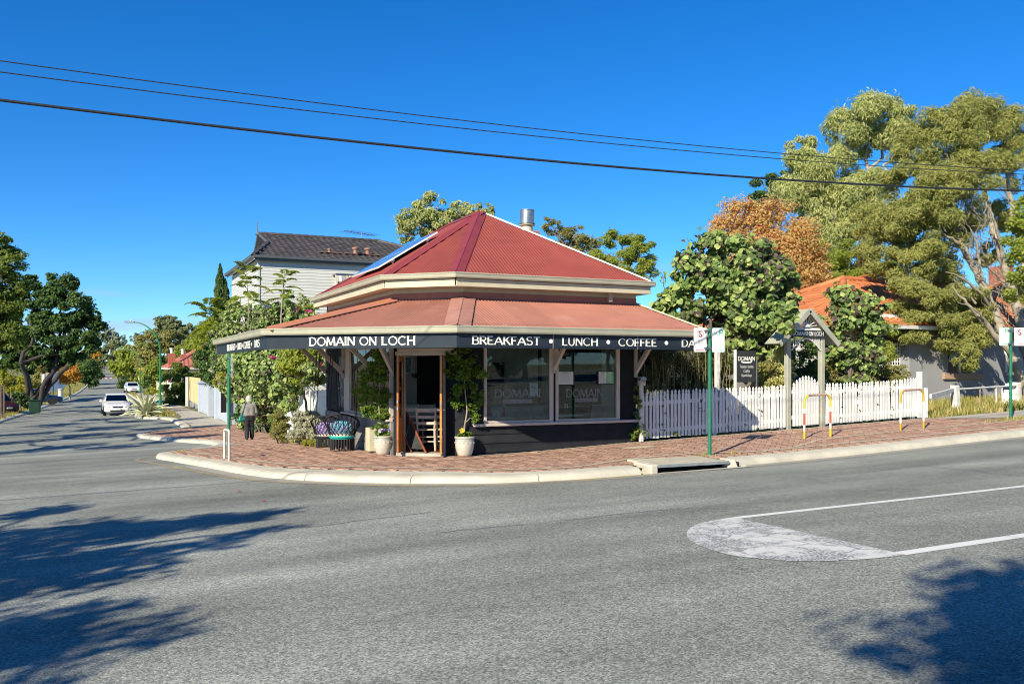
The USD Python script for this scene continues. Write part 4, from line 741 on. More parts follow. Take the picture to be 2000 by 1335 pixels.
# inside
IN = sg.Polygon([(.05, .12), (WR - .13, .12), (WR - .13, WL - .12), (lw + .12, WL - .12), (lw + .12, 1.25)])
cafe.part('floor', (lambda m: (m[0] + [0, 0, FL - .05], m[1]))(extr(sg.Polygon([(.03, .01), (.2, .1), (WR - .13, .1), (WR - .13, WL - .12), (lw + .12, WL - .12), (lw + .04, 1.15)]), .05)), 'floor_wood')
cafe.part('ceiling', (lambda m: (m[0] + [0, 0, 2.62], m[1]))(extr(IN, .03)), 'ceiling_paint')
back_y = 4.6
linb = []
for k in range(34):                                     # lining boards on the back and end walls
    x = lw + .12 + k * .16
    if x + .155 < WR - .14 and not (.55 < x < 1.95): linb.append(cbox(x, x + .156, back_y - .02, back_y, FL, 2.6, .005))
for k in range(28):
    y = .14 + k * .16
    if y + .155 < back_y - .03 and not 1.15 < y < 3.9: linb.append(cbox(WR - .16, WR - .14, y, y + .156, FL, 2.6, .005))
cafe.many('lining_board', linb, 'interior_wall')
cafe.part('inner_doorway', box(.5, 2.0, back_y + .9, back_y + .95, FL, 2.6), 'interior_dark'); cafe.part('lining_wall', box(lw + .121, lw + .14, 3.6, back_y, FL, 2.6), 'interior_wall')
ct = T('cafe_counter', 'white counter with a glass food cabinet seen through the front windows', 'counter', (1.9, 3.0, FL))
ct.part('counter', cbox(1.1, 3.3, 2.7, 3.3, FL, FL + .85, .01), 'table_white'); ct.part('counter_top', cbox(1.05, 3.35, 2.65, 3.35, FL + .851, FL + .89, .008), 'grey_fabric')
fc = ct.part('cabinet_frame', cat([cbox(x, x + .03, y, y + .03, FL + .891, FL + 1.4, .003) for x in (1.3, 3.1) for y in (2.72, 3.25)] + [cbox(1.3, 3.13, 2.72, 3.28, FL + 1.401, FL + 1.44, .004)]), 'alloy')
for z in (1.05, 1.22): ct.part('shelf', box(1.34, 3.09, 2.76, 3.24, FL + z, FL + z + .012), 'table_white', under=fc)
ct.part('cabinet_glass', box(1.33, 3.1, 2.722, 2.727, FL + .9, FL + 1.4), 'window_glass', under=fc)
fr_ = T('drinks_fridge', 'dark drinks fridge standing behind the cafe counter by the lined wall', 'fridge', (2.4, 4.2, FL)); fr_.part('cabinet', cbox(2.05, 2.75, 3.9, 4.5, FL, FL + 1.95, .02), 'black_metal'); fr_.part('door_glass', box(2.1, 2.7, 3.88, 3.895, FL + .2, FL + 1.75), 'car_glass')
def table(name, lab, x, y, w, d, rot, grp=None, h=.74):
    t = T(name, lab, 'table', (x, y, FL), rot, grp); t.part('tabletop', cbox(-w / 2, w / 2, -d / 2, d / 2, h - .03, h, .006), 'table_white', world=False)
    t.part('pedestal', lathe([(.0, 0), (.22, 0), (.22, .02), (.035, .05), (.035, h - .03)], 14), 'alloy', world=False, smooth=40); return t
table('window_table', 'white table behind the left front window', .95, .78, .75, .65, 0); table('window_table', 'white table behind the right front window', 2.75, .78, .8, .65, 0)
def bottle(lab, x, y, grp=None):
    t = T('table_number', lab, 'table number', (x, y, FL + .741)); t.part('stand', cbox(-.022, .022, -.022, .022, 0, .17, .004), 'black_metal', world=False); t.part('card', cbox(-.04, .04, -.004, .004, .15, .25, .002), 'menu_paper', world=False)
    t.part('numeral', xf(extr(sg.box(-.022, .0, .022, .05).difference(sg.box(-.01, .012, .01, .04)), .003), frame((0, -.005, .175), (1, 0, 0), (0, 0, 1))), 'sign_black', world=False)
bottle('black table number stand with white card in the left window', 1.22, .62); bottle('black table number stand with white card in the right window', 2.78, .60)
def tinpot(lab, x, y, r=.045):
    t = T('table_planter', lab, 'pot plant', (x, y, FL + .741)); t.part('pot', lathe([(0, 0), (r * .8, 0), (r, .085), (r * .9, .085), (r * .85, .07)], 14), 'white_paint', world=False, smooth=40)
    q = [tube([(0, 0, .06), (math.cos(a) * .02, math.sin(a) * .02, .11), (math.cos(a) * .05, math.sin(a) * .05, .13 + .02 * (k % 3))], [.006, .012, .001], 4) for k, a in enumerate(np.arange(0, 6.2, .6))]; t.part('leaves', cat(q), 'leaf_mid', world=False)
tinpot('small white pot plant on the left window table', .62, .60); tinpot('small white pot plant on the right window table', 2.52, .58)
for lab, x in (('white sugar jar on the left window table, left of the pair', .98), ('white sugar jar on the left window table, right of the pair', 1.08)): single('sugar_jar', lathe([(0, 0), (.03, 0), (.035, .07), (.025, .085), (.028, .1), (0, .105)], 14, (x, .62, FL + .741)), 'white_paint', lab, 'jar', smooth=40)
rc = T('tub_chair', 'round-backed red chair at the left window table', 'chair', (1.05, 1.28, FL)); rc.part('seat', lathe([(0, .40), (.23, .40), (.25, .44), (.23, .48), (0, .49)], 18), 'red_vinyl', world=False, smooth=50)
rc.part('backrest', xf(extr(sg.Point(0, 0).buffer(.24), .05), frame((0, .25, .78), (1, 0, 0), (0, 0, 1))), 'red_vinyl', world=False, smooth=40)
for a in range(4): rc.part('leg', tube([(.15 * (-1) ** a, .15 * (-1) ** (a // 2), .4), (.2 * (-1) ** a, .2 * (-1) ** (a // 2), 0)], .014, 6), 'alloy', world=False)
def bucket(lab, x, y, rot, sc=1.):
    t = T('grey_chair', lab, 'chair', (x, y, FL), rot); t.part('seat', cbox(-.22, .22, -.22, .22, .42, .47, .02), 'grey_fabric', world=False); t.part('backrest', beam((0, .22, .45), (0, .30, .92), .44, .04, bev=.015), 'grey_fabric', world=False)
    for a in range(4): t.part('leg', tube([(.17 * (-1) ** a, .17 * (-1) ** (a // 2), .42), (.21 * (-1) ** a, .21 * (-1) ** (a // 2), 0)], .012, 6), 'alloy', world=False)
bucket('grey chair at the left window table beside the red one', 1.62, .95, -80); bucket('grey chair at the right end of the right window table', 3.5, .85, -85)
# ladder-back chairs and a table just inside the door
def inside(px, dpt): q = at_d(px, 800, dpt); return (q[0], q[1], FL)
lc = T('ladder_back_chair', 'pale ladder-back chair nearest the open door, its back to the street', 'chair', inside(832, 19.55), -20.)
for s in (-1, 1):
    lc.part('leg', tube([(s * .19, .2, 0), (s * .175, .2, .44), (s * .19, .2, .45)], .017, 6), 'chair_wood', world=False); lc.part('leg', beam((s * .20, -.24, 0), (s * .185, -.18, .46), .036, .036), 'chair_wood', world=False); lc.part('back_post', beam((s * .185, -.18, .46), (s * .21, -.29, .95), .036, .034), 'chair_wood', world=False)
for z, h in ((.60, .06), (.74, .06), (.89, .085)): lc.part('slat', beam((-.2, -.185 - (z - .46) * .22, z), (.2, -.185 - (z - .46) * .22, z), .016, h), 'chair_wood', world=False)
lc.part('seat', cbox(-.22, .22, -.2, .22, .44, .47, .008), 'chair_wood', world=False)
for z in (.2, .3): lc.part('stretcher', beam((-.19, -.215, z), (.19, -.215, z), .02, .025), 'chair_wood', world=False)
for px, dpt, rot, lab in ((872, 19.65, -28, 'pale ladder-back chair partly behind the right door leaf'), (800, 20.75, 160, 'pale ladder-back chair on the far side of the table, left one'), (832, 20.85, 160, 'pale ladder-back chair on the far side of the table, right one'), (796, 19.75, -15, 'pale ladder-back chair partly behind the leaning chalkboard')):
    dup(lc, 'ladder_back_chair', lab, inside(px, dpt), rot)
q = inside(826, 20.2); table('door_table', 'pale table between the ladder-back chairs inside the door', q[0], q[1], .9, .6, -22)
ab = T('chalkboard_stand', 'leaning A-frame chalkboard in the cafe doorway', 'sign', (0, 0, FL))
a0, a1 = at_d(793, 786, 19.35), at_d(832, 884, 18.65); a1[2] = FL + .02; a0[2] = FL + .86; e = np.array([-S2, S2, 0]) * .24 + np.array([.05, .05, 0]); 
dn = (a1 - a0) / np.linalg.norm(a1 - a0)
for s, nm in ((0, 'frame_rail'), (1, 'frame_rail')): ab.part(nm, beam(a0 + s * np.array([-.22, .30, 0]), a1 + s * np.array([-.22, .30, 0]), .03, .035), 'red_wood')
v_ = np.array([-.22, .30, 0]); ab.part('board', cat([quad(a0 + v_ * .04, a1 - dn * .1 + v_ * .04, a1 - dn * .1 + v_ * .96, a0 + v_ * .96)]), 'chalkboard')
ab.part('back_leg', beam(a0 + v_ * .5, np.array([a0[0] - .1, a0[1] - .15, FL]), .03, .03), 'red_wood')
pw = on_l(775, 700, back_y - .03); pic = T('wall_picture', 'small blue-green picture on the white inner wall seen through the door', 'picture', at_d(793, 712, 22.4)); pic.part('frame', cbox(-.16, .16, -.01, .01, -.22, .22, .004), 'white_paint', world=False); pic.part('print', box(-.13, .13, -.014, -.0105, -.19, .19), 'art_blue', world=False)
hpz = at_d(812, 730, 21.6); hp = T('hanging_plant', 'hanging basket of trailing greenery inside the doorway', 'pot plant', hpz); hp.part('basket', lathe([(0, -.1), (.09, -.08), (.12, .02), (.1, .02)], 14), 'black_metal', world=False, smooth=40); hp.part('cord', tube([(0, 0, .02), (0, 0, 2.62 - hpz[2])], .004, 5), 'wire', world=False)
# menus on the glass
def menu(x0, x1, z0, z1, halves, lab):
    q0, q1 = on_l(x0, 735, -.03)[0], on_l(x1, 735, -.03)[0]; t = T('menu_board', lab, 'menu', ((q0 + q1) / 2, -.004, z0)); t.part('frame', cbox(q0, q1, -.028, .004, z0, z1, .004), 'black_metal')
    xs = np.linspace(q0 + .02, q1 - .02, len(halves) + 1)
    for k, mt in enumerate(halves):
        pg = t.part('page', box(xs[k], xs[k + 1], -.031, -.0285, z0 + .02, z1 - .02), mt); w = xs[k + 1] - xs[k]
        t.part('print', cat([box(xs[k] + w * .12, xs[k] + w * (.88 - .25 * ((i * 7) % 3) / 3), -.0325, -.0315, z1 - .06 - i * .021, z1 - .054 - i * .021) for i in range(11)] + [box(xs[k] + w * .3, xs[k] + w * .7, -.0325, -.0315, z1 - .047, z1 - .032)]), 'grey_fabric' if mt != 'menu_green' else 'white_paint', under=pg)
zm = lambda y: float(on_l(1105, y, 0)[2])
menu(1088, 1121, zm(752), zm(724), ['menu_paper'], 'cream framed menu in the left of the right front window'); menu(1168, 1200, zm(751), zm(724), ['menu_paper', 'menu_green'], 'half white half green framed menu at the right of the right front window')
ntz = T('window_notice', 'white paper notice taped inside the left front window', 'notice', (on_l(1042, 740, .05)[0], .03, .95)); ntz.part('sheet', box(-.10, .10, 0, .004, .0, .28), 'menu_paper', world=False)
ntz.part('print', cat([box(-.07, .07 - .02 * (i % 3), -.002, -.0005, .04 + i * .03, .052 + i * .03) for i in range(7)]), 'grey_fabric', world=False)
# flue and rear wing
wg = T('rear_wing', 'red-roofed rear wing behind the cafe with dark grey walls', 'building', (4, 9, FL)); zr = 4.14; zR = 5.93
wx0, wx1, wy0, wy1 = 1.2, 9.3, 7.3, 12.7; hm = (wy1 - wy0) / 2
q = [np.array(p, float) for p in ((wx0, wy0, zr), (wx1, wy0, zr), (wx1, wy1, zr), (wx0, wy1, zr), (wx0 + hm, wy0 + hm, zR), (wx1 - hm, wy0 + hm, zR))]
for poly in ([q[0], q[1], q[5], q[4]], [q[1], q[2], q[5]], [q[2], q[3], q[4], q[5]], [q[3], q[0], q[4]]):
    wg.part('roof_sheet', corrugated(poly[0], poly[1], poly), 'rear_roof', smooth=True)
wg.part('ridge_cap', cap_strip(q[1], q[5], nrm([q[0], q[1], q[5]]), nrm([q[1], q[2], q[5]])), 'rear_roof'); wg.part('ridge_cap', cap_strip(q[4], q[5], nrm([q[0], q[1], q[5]]), nrm([q[2], q[3], q[5]])), 'rear_roof')
wg.part('wall', cat([box(wx0 + .3, wx1 - .3, wy0 + .3, wy1 - .3, -1.2, zr - .03)]), 'grey_render'); wg.part('gutter', gutter((wx0, wy0), (wx1, wy0), zr - .01), 'gutter_paint')
fz = at_d(1029.5, 454, 29.4); fx, fy = fz[0], fz[1]; z0 = fz[2] + .05
fl = T('roof_flue', 'galvanised kitchen flue with cowl on the red roof behind the apex', 'flue', (fx, fy, z0 - .3))
fl.part('base', cbox(fx - .32, fx + .32, fy - .3, fy + .3, z0 - .9, z0 - .02, .02), 'rear_roof'); fl.part('pipe', lathe([(.19, z0 - .05), (.19, z0 + .18), (.26, z0 + .18), (.26, z0 + .2), (.19, z0 + .21), (.19, z0 + .3)], 28, (fx, fy, 0)), 'cream_paint', smooth=35)
fl.part('cowl', lathe([(.20, z0 + .22), (.27, z0 + .23), (.27, z0 + .245), (.235, z0 + .26), (.235, z0 + .66), (.25, z0 + .67), (.25, z0 + .69), (.2, z0 + .69), (.2, z0 + .5)], 28, (fx, fy, 0)), 'zinc', smooth=35)
# ---------------------------------------------------------------- picket fence, gate and arbour
def picket(x, zb, zt, w=.066, y=-.03, d=.02):
    h = w / 2; z1 = zt - .11
    pts = [(-h, zb), (h, zb), (h, z1), (h * .55, z1 + .022), (h * .95, z1 + .052), (h * .62, z1 + .078), (0, zt), (-h * .62, z1 + .078), (-h * .95, z1 + .052), (-h * .55, z1 + .022), (-h, z1)]
    k = len(pts); V = [[x + a, yy, b] for yy in (y - d, y) for a, b in pts]; q = [[i, (i + 1) % k, k + (i + 1) % k, k + i] for i in range(k)]
    m = arr((np.array(V), np.array(q))); p = sg.Polygon(pts)
    v2, f2 = trimesh.creation.triangulate_polygon(p, engine='earcut'); v2 = np.asarray(v2)[:np.max(f2) + 1]
    return cat([m, (np.column_stack([v2[:, 0] + x, np.full(len(v2), y - d), v2[:, 1]]), np.asarray(f2))])
gx0, gx1 = on_l(1541, 760, -.05)[0], on_l(1607, 760, -.05)[0]; fe = on_l(1792, 770, -.05)[0]; f0 = WR + .12
def fence(xa, xb, lab, shape):
    t = T('picket_fence', lab, 'fence', (xa, -.04, float(P(xa, 0))), group=None); n = int((xb - xa) / .0995); xs = xa + .05 + (np.arange(n)) * (xb - xa) / n
    ms = []
    for x in xs:
        g = float(P(x, -.05)); zt = g + shape(x) + rng.normal(0, .010); m = picket(x, g + .035 + rng.uniform(0, .02), zt); a = rng.normal(0, .011)
        m = (m[0] + np.column_stack([(m[0][:, 2] - g) * a, np.zeros(len(m[0])), np.zeros(len(m[0]))]), m[1]); ms.append(m)
    t.many('picket', ms, 'picket_white')
    for h in (.22, .86): t.part('rail', beam((xa, -.005, float(P(xa, 0)) + h), (xb, -.005, float(P(xb, 0)) + h), .045, .09), 'picket_white')
    for x in np.linspace(xa + .05, xb - .05, max(2, int((xb - xa) / 2) + 1)): t.part('post', cbox(x - .045, x + .045, .02, .11, float(P(x, 0)) - .1, float(P(x, 0)) + .98, .008), 'picket_white')
fence(f0, gx0 - .09, 'white picket fence between the cafe wall and the garden arbour', lambda x: 1.13 + .02 * math.sin((x - f0) * 1.3))
fence(gx1 + .09, fe, 'white picket fence to the right of the garden arbour', lambda x: 1.10 - .03 * math.sin((x - gx1) / (fe - gx1) * 3.14))
ft = T('fence_end_post', 'broad white board post closing the right end of the picket fence', 'post', (fe + .1, -.05, float(P(fe, 0)))); ft.part('board', cbox(fe + .01, fe + .17, -.07, .0, float(P(fe, 0)), float(P(fe, 0)) + 1.27, .008), 'picket_white'); ft.part('board', cbox(fe + .22, fe + .33, -.12, -.06, float(P(fe, 0)), float(P(fe, 0)) + .82, .008), 'picket_white')
gt = T('garden_gate', 'white arch-topped picket gate under the arbour', 'gate', (gx0, -.04, float(P(gx0, 0)))); n = 9
for i in range(n):
    x = gx0 + .12 + (gx1 - gx0 - .24) * (i + .5) / n; g = float(P(x, -.05)); gt.part('picket', picket(x, g + .05, g + 1.12 + .20 * math.sin(math.pi * (i + .5) / n)), 'picket_white')
for h in (.28, .92): gt.part('rail', beam((gx0 + .09, -.008, float(P(gx0, 0)) + h), (gx1 - .09, -.008, float(P(gx1, 0)) + h), .03, .09), 'picket_white')
ar = T('garden_arbour', 'timber gate arbour with gabled roof, sunburst fretwork and DOMAIN ON LOCH board', 'arbour', ((gx0 + gx1) / 2, 0, float(P(gx0, 0))))
zh = float(on_l(1600, 652, -.05)[2]); zpk = float(on_l(1577, 606, -.05)[2])
for x in (gx0, gx1):
    for y in (0,): ar.part('post', cbox(x - .065, x + .065, y - .065, y + .065, float(P(x, 0)) - .1, zh + .06, .01), 'arbour_paint')
for y in (-.03, .2): ar.part('beam', cbox(gx0 - .12, gx1 + .12, y - .04, y + .04, zh + .061, zh + .15, .006), 'white_paint')
xm = (gx0 + gx1) / 2; ov = .42
for s in (-1, 1):
    xe = xm + s * ((gx1 - gx0) / 2 + ov); ze = float(on_l(1628, 680, -.1)[2]) + .08
    n_ = np.array([(zpk - ze), 0, abs(xe - xm)]); 
    ar.part('roof_plane', beam((xm, .08, zpk + .02), (xe, .08, ze + .02), .56, .035, bev=.004), 'arbour_paint'); ar.part('barge_board', beam((xm, -.20, zpk), (xe, -.20, ze), .03, .135, bev=.005), 'arbour_paint')
c = np.array([xm, -.06, zh + .17])
for k in range(9):
    a = math.pi * (k + .5) / 9; L = (zpk - zh - .22) * (1.0 if 2 < k < 6 else 1.05 if k in (2, 6) else .95)
    L = min(L, .62); ar.part('sunburst_spoke', beam(c, c + np.array([math.cos(a) * L, 0, math.sin(a) * L * .8]), .018, .022, bev=.003), 'white_paint')
ar.part('sunburst_hub', xf(extr(sg.Point(0, 0).buffer(.07).intersection(sg.box(-1, 0, 1, 1)), .03), frame(c + [0, -.02, 0], (1, 0, 0), (0, 0, 1))), 'white_paint')
sb = ar.part('name_board', cbox(gx0 + .0, gx1 + .0, -.125, -.095, zh - .085, zh + .085, .004), 'sign_navy'); x0, x1 = gx0 + .05, gx1 - .05; wt = x1 - x0
for w, a, b in (('DOMAIN', 0, .47), ('ON', .52, .66), ('LOCH', .71, 1.)):
    for g in word(w, wt * (b - a), .105, .004): ar.part('letter', standing(g, (x0 + wt * a, -.126, zh - .052), (1, 0)), 'letter_white', under=sb)
arc = [(gx0 + .08 + (gx1 - gx0 - .16) * t, -.06, zh - .42 + .30 * math.sin(math.pi * t)) for t in np.linspace(0, 1, 15)]; ar.part('arch_rail', tube(arc, .016, 6), 'white_paint')
for t in (.06, .13, .2, .28, .72, .8, .87, .94): x = gx0 + .08 + (gx1 - gx0 - .16) * t; ar.part('spindle', cbox(x - .011, x + .011, -.072, -.05, zh - .42 + .30 * math.sin(math.pi * t), zh - .10, .003), 'white_paint')
# garden sign board behind the fence
sx0, sx1 = on_l(1438, 720, .5)[0], on_l(1476, 720, .5)[0]; sz = lambda y: float(on_l(1457, y, .5)[2]); sbd = T('garden_sign', 'black DOMAIN cafe board on a white post behind the picket fence', 'sign', (sx0, .5, float(P(sx0, .5))))
sbd.part('post', cbox(sx0 - .06, sx0 - .005, .47, .53, float(P(sx0, .5)), sz(683), .006), 'white_paint'); sbd.part('panel', cbox(sx0, sx1, .48, .505, sz(746), sz(685), .004), 'chalkboard'); sbd.part('post', cbox(sx1 + .002, sx1 + .03, .47, .53, float(P(sx1, .5)), sz(700), .004), 'alloy')
for g in word('DOMAIN', (sx1 - sx0) * .86, .105, .004): sbd.part('letter', standing(g, (sx0 + (sx1 - sx0) * .07, .479, sz(704)), (1, 0)), 'letter_white')
sbd.part('ribbon', standing(extr(sg.LineString([(-.17, .02), (-.12, 0), (0, -.006), (.12, 0), (.17, .02)]).buffer(.019, cap_style='flat'), .003), ((sx0 + sx1) / 2, .479, sz(707)), (1, 0)), 'letter_white')
def text_on(t, s, h, o, u, mat, width=None, under=None, depth=.003, bold=False, name='lettering', center=True):
    m = meshkit.text_mesh(s, h, depth, bold); v = np.array(m.vertices); w = v[:, 0].max(); k = 1. if not width else width / w; v[:, 0] *= k; w *= k
    if center: v[:, 0] -= w / 2
    return t.part(name, standing((v, np.array(m.faces)), o, u), mat, under=under)
xmid = (sx0 + sx1) / 2
for s, h, y, wd in (('Tuesday-Sunday', .065, 718, .44), ('Cafe', .075, 727, .2), ('Open5days', .062, 735, .34)): text_on(sbd, s, h, (xmid, .479, sz(y)), (1, 0), 'chalk', wd)
pz = on_l(1401, 720, .35); wp = T('white_post', 'weathered white post standing behind the fence near the parking sign', 'post', (pz[0], .35, float(P(pz[0], .35)))); wp.part('shaft', cbox(pz[0] - .055, pz[0] + .055, .3, .4, float(P(pz[0], .35)), 2.0, .008), 'weathered_white', world=True)
lb = on_l(1253, 746, -.16); mb = T('letterbox', 'small cream letterbox with domed lid on the fence end by the cafe wall', 'letterbox', (lb[0], -.16, lb[2] - .12))
mb.part('body', cbox(lb[0] - .075, lb[0] + .065, -.24, -.1, lb[2] - .08, lb[2] + .045, .012), 'frame_paint'); mb.part('lid', xf(extr(sg.Point(0, 0).buffer(.085).intersection(sg.box(-1, 0, 1, 1)), .17), frame((lb[0] - .005, -.255, lb[2] + .046), (1, 0, 0), (0, 0, 1)) @ np.diag([1, 1, -1, 1])), 'alloy'); mb.part('slot', box(lb[0] - .055, lb[0] + .045, -.243, -.2405, lb[2] + .01, lb[2] + .024), 'black_metal'); mb.part('post', cbox(lb[0] - .05, lb[0] + .03, -.2, -.12, float(P(lb[0], -.1)), lb[2] - .081, .008), 'weathered_white')
# white board fence left of the cafe
bf = on_r(632, 780, lw); f1 = at_d(562, 760, 26.4); ff = T('board_fence', 'tall white board fence joining the left end of the cafe', 'fence', (-1.3, 8.2, -1.0))
e0, e1 = np.array([lw + .02, WL + .1]), np.array([-1.25, 9.6]); e2 = np.array([-.2, 9.9])
def boards(t, a, b, h, w, mat, z0=None, name='board', th=.02, gap=.004, jag=.03):
    a, b = np.array(a, float), np.array(b, float); L = np.linalg.norm(b - a); d = (b - a) / L; n = max(int(L / w), 1); ms = []
    for i in range(n):
        c0, c1 = a + d * (L * i / n + gap / 2), a + d * (L * (i + 1) / n - gap / 2); m = (c0 + c1) / 2; zb_ = float(P(*m)) if z0 is None else z0
        u = np.array([-d[1], d[0]]); q = cbox(0, np.linalg.norm(c1 - c0), -th / 2, th / 2, zb_, zb_ + (h(i / max(n - 1, 1)) if callable(h) else h) + rng.normal(0, jag * .3), .004)
        ms.append((np.column_stack([c0 + q[0][:, :1] * d + q[0][:, 1:2] * u, q[0][:, 2]]), q[1]))
    t.many(name, ms, mat)
boards(ff, (-.72, WL + .35), (-.6, 16.3), 1.55, .14, 'white_paint', jag=.06); boards(ff, (lw + .02, WL + .02), (-.72, WL + .3), 1.6, .12, 'white_paint')
ff.part('post', cbox(-.86, -.76, 11.4, 11.5, float(P(-.8, 11.4)), float(P(-.8, 11.4)) + 1.72, .01), 'white_paint')

# ---------------------------------------------------------------- poles, signs, hoops
def parking_pole(lab, px, py, top, zs, plates, r=.038, edge=False):
    p = ground(px, py); t = T('parking_sign_pole', lab, 'sign pole', p); h = top - p[2]
    t.part('pole', lathe([(r, -.05), (r, h), (r * .6, h + .012), (0, h + .014)], 14), 'green_pole', world=False, smooth=50); t.part('footing', lathe([(.10, -.05), (.10, .004), (.06, .012), (r, .014)], 12), 'path_concrete', world=False)
    for z in zs: t.part('clamp', cbox(-.09, .09, -.055, .03, z - p[2] - .02, z - p[2] + .02, .004), 'alloy', world=False)
    return t, p
def plate(t, c, u, w, h, kind, arrow):
    """a sign plate centred at c, facing the road, reading along u"""
    u3 = np.array([u[0], u[1], 0.]) / math.hypot(*u); n = np.array([u3[1], -u3[0], 0]); g = sg.box(-w / 2 + .03, -h / 2 + .03, w / 2 - .03, h / 2 - .03).buffer(.03)
    pl_ = t.part('sign_plate', standing(extr(g, .004), c, u), 'sign_white', smooth=False); q = lambda m, mt, nm: t.part(nm, standing(m, c + n * .0045, u), mt, under=pl_)
    q(extr(g.buffer(-.008).difference(g.buffer(-.014)), .0012), 'sign_red' if kind == 'S' else 'sign_green', 'border')
    if kind == 'S':
        ct_ = sg.Point(0, h * .235); r = w * .285; q(extr(ct_.buffer(r).difference(ct_.buffer(r * .86)), .0015), 'sign_red', 'ring')
        gs = affinity.translate(affinity.scale(sg.LineString(_S).buffer(.10, cap_style='flat'), r * 1.25, r * 1.35, origin=(0, 0)), -r * .45, h * .235 - r * .68); q(extr(gs, .0012), 'sign_black', 'letter')
        q(extr(sg.LineString([(-r * .62, h * .235 + r * .62), (r * .62, h * .235 - r * .62)]).buffer(r * .07), .0022), 'sign_red', 'slash')
    else:
        text_on(t, '1', .045, c + n * .0045 + u3 * (-w * .30) + [0, 0, h * .27], u, 'sign_green', under=pl_, depth=.0015); text_on(t, '4', .05, c + n * .0045 + u3 * (-w * .14) + [0, 0, h * .19], u, 'sign_green', under=pl_, depth=.0015)
        q(extr(sg.LineString([(-w * .28, h * .20), (-w * .16, h * .32)]).buffer(.003), .0012), 'sign_green', 'fraction_bar'); text_on(t, 'P', .11, c + n * .0045 + u3 * (w * .20) + [0, 0, h * .20], u, 'sign_green', under=pl_, depth=.0015, bold=True)
    col = 'sign_red' if arrow[1] == 'r' else 'sign_green'; L = w * .30; s = -1 if arrow[0] == 'l' else 1; a = shapely.unary_union([sg.box(-L, -.006, L, .006), sg.Polygon([(s * L * .7, -.016), (s * L * 1.15, 0), (s * L * .7, .016)])])
    q(extr(affinity.translate(a, 0, -h * .42), .0012), col, 'arrow'); q(extr(affinity.translate(sg.Point(0, 0).buffer(.007), 0, -h * .345), .002), 'sign_black', 'bolt'); return pl_
t1_, p1_ = parking_pole('green pole with a no-stopping plate and a quarter-hour parking plate, beside the storm drain', 1386, 889, CAM + (718 - 641) / F_ * 17.85, [], None)
dz_ = depth(p1_); uz = np.array([UR[0], -UR[1]]) * 0 + np.array([.9050, -.4254]) ; uz = np.array([.905, -.4254])
def pix(px, py, d): return at_d(px, py, d)
uf = np.array([UR[0], UL[0]]); uf = np.array([.9050, -.4254])       # the camera's right, in plan: plates squarely face the crossing
for z in (646, 680): zz = pix(1386, z, dz_)[2] - p1_[2]; t1_.part('clamp', cbox(-.17, .17, -.052, -.038, zz - .018, zz + .018, .003), 'alloy', world=False)
plate(t1_, pix(1367.5, 663, dz_ - .06), uf, .255, .485, 'S', 'lr'); plate(t1_, pix(1403, 664, dz_ - .06), uf, .255, .485, 'P', 'rg')
cS = pix(1367.5, 663, dz_ - .06); nf = np.array([uf[1], -uf[0], 0])
for s, z in (('ROAD', -.03), ('AND', -.075), ('VERGE', -.12)): text_on(t1_, s, .026, cS + nf * .0045 + [0, 0, z], uf, 'sign_red', depth=.0015)
t2_, p2_ = parking_pole('green pole with parking and no-stopping plates at the right edge, beyond the hoops', 1974, 818, CAM + (718 - 639) / F_ * 23.4, [], None)
d2_ = depth(p2_)
for z in (645, 671): zz = pix(1974, z, d2_)[2] - p2_[2]; t2_.part('clamp', cbox(-.17, .17, -.05, -.038, zz - .018, zz + .018, .003), 'alloy', world=False)
plate(t2_, pix(1961.5, 657, d2_ - .06), uf, .27, .475, 'P', 'lg'); plate(t2_, pix(1991, 657, d2_ - .06), uf, .285, .48, 'S', 'rr')
pp_ = ground(447, 893); t3_ = T('street_sign_pole', 'slim green pole with an edge-on sign, behind the white bike rail at the corner', 'sign pole', pp_); dd = depth(pp_); h3 = pix(447, 692, dd)[2] - pp_[2]
t3_.part('pole', lathe([(.036, -.05), (.036, h3), (0, h3 + .01)], 12), 'green_pole', world=False, smooth=50)
zc = pix(447, 715, dd)[2] - pp_[2]; vdir = np.array([EYE[0], EYE[1]]) - pp_[:2]; vdir /= np.linalg.norm(vdir)
for k, o in enumerate((-.055, -.09)): t3_.part('sign_plate', beam((*(np.array([vdir[1], -vdir[0]]) * -o * -1 + vdir * -.14), zc), (*(np.array([vdir[1], -vdir[0]]) * -o * -1 + vdir * .14), zc), .006, .52 - .05 * k, bev=.002), 'sign_white', world=False)
t3_.part('clamp', cbox(-.06, .06, -.05, .05, zc - .2, zc - .17, .004), 'alloy', world=False); t3_.part('clamp', cbox(-.06, .06, -.05, .05, zc + .17, zc + .2, .004), 'alloy', world=False)
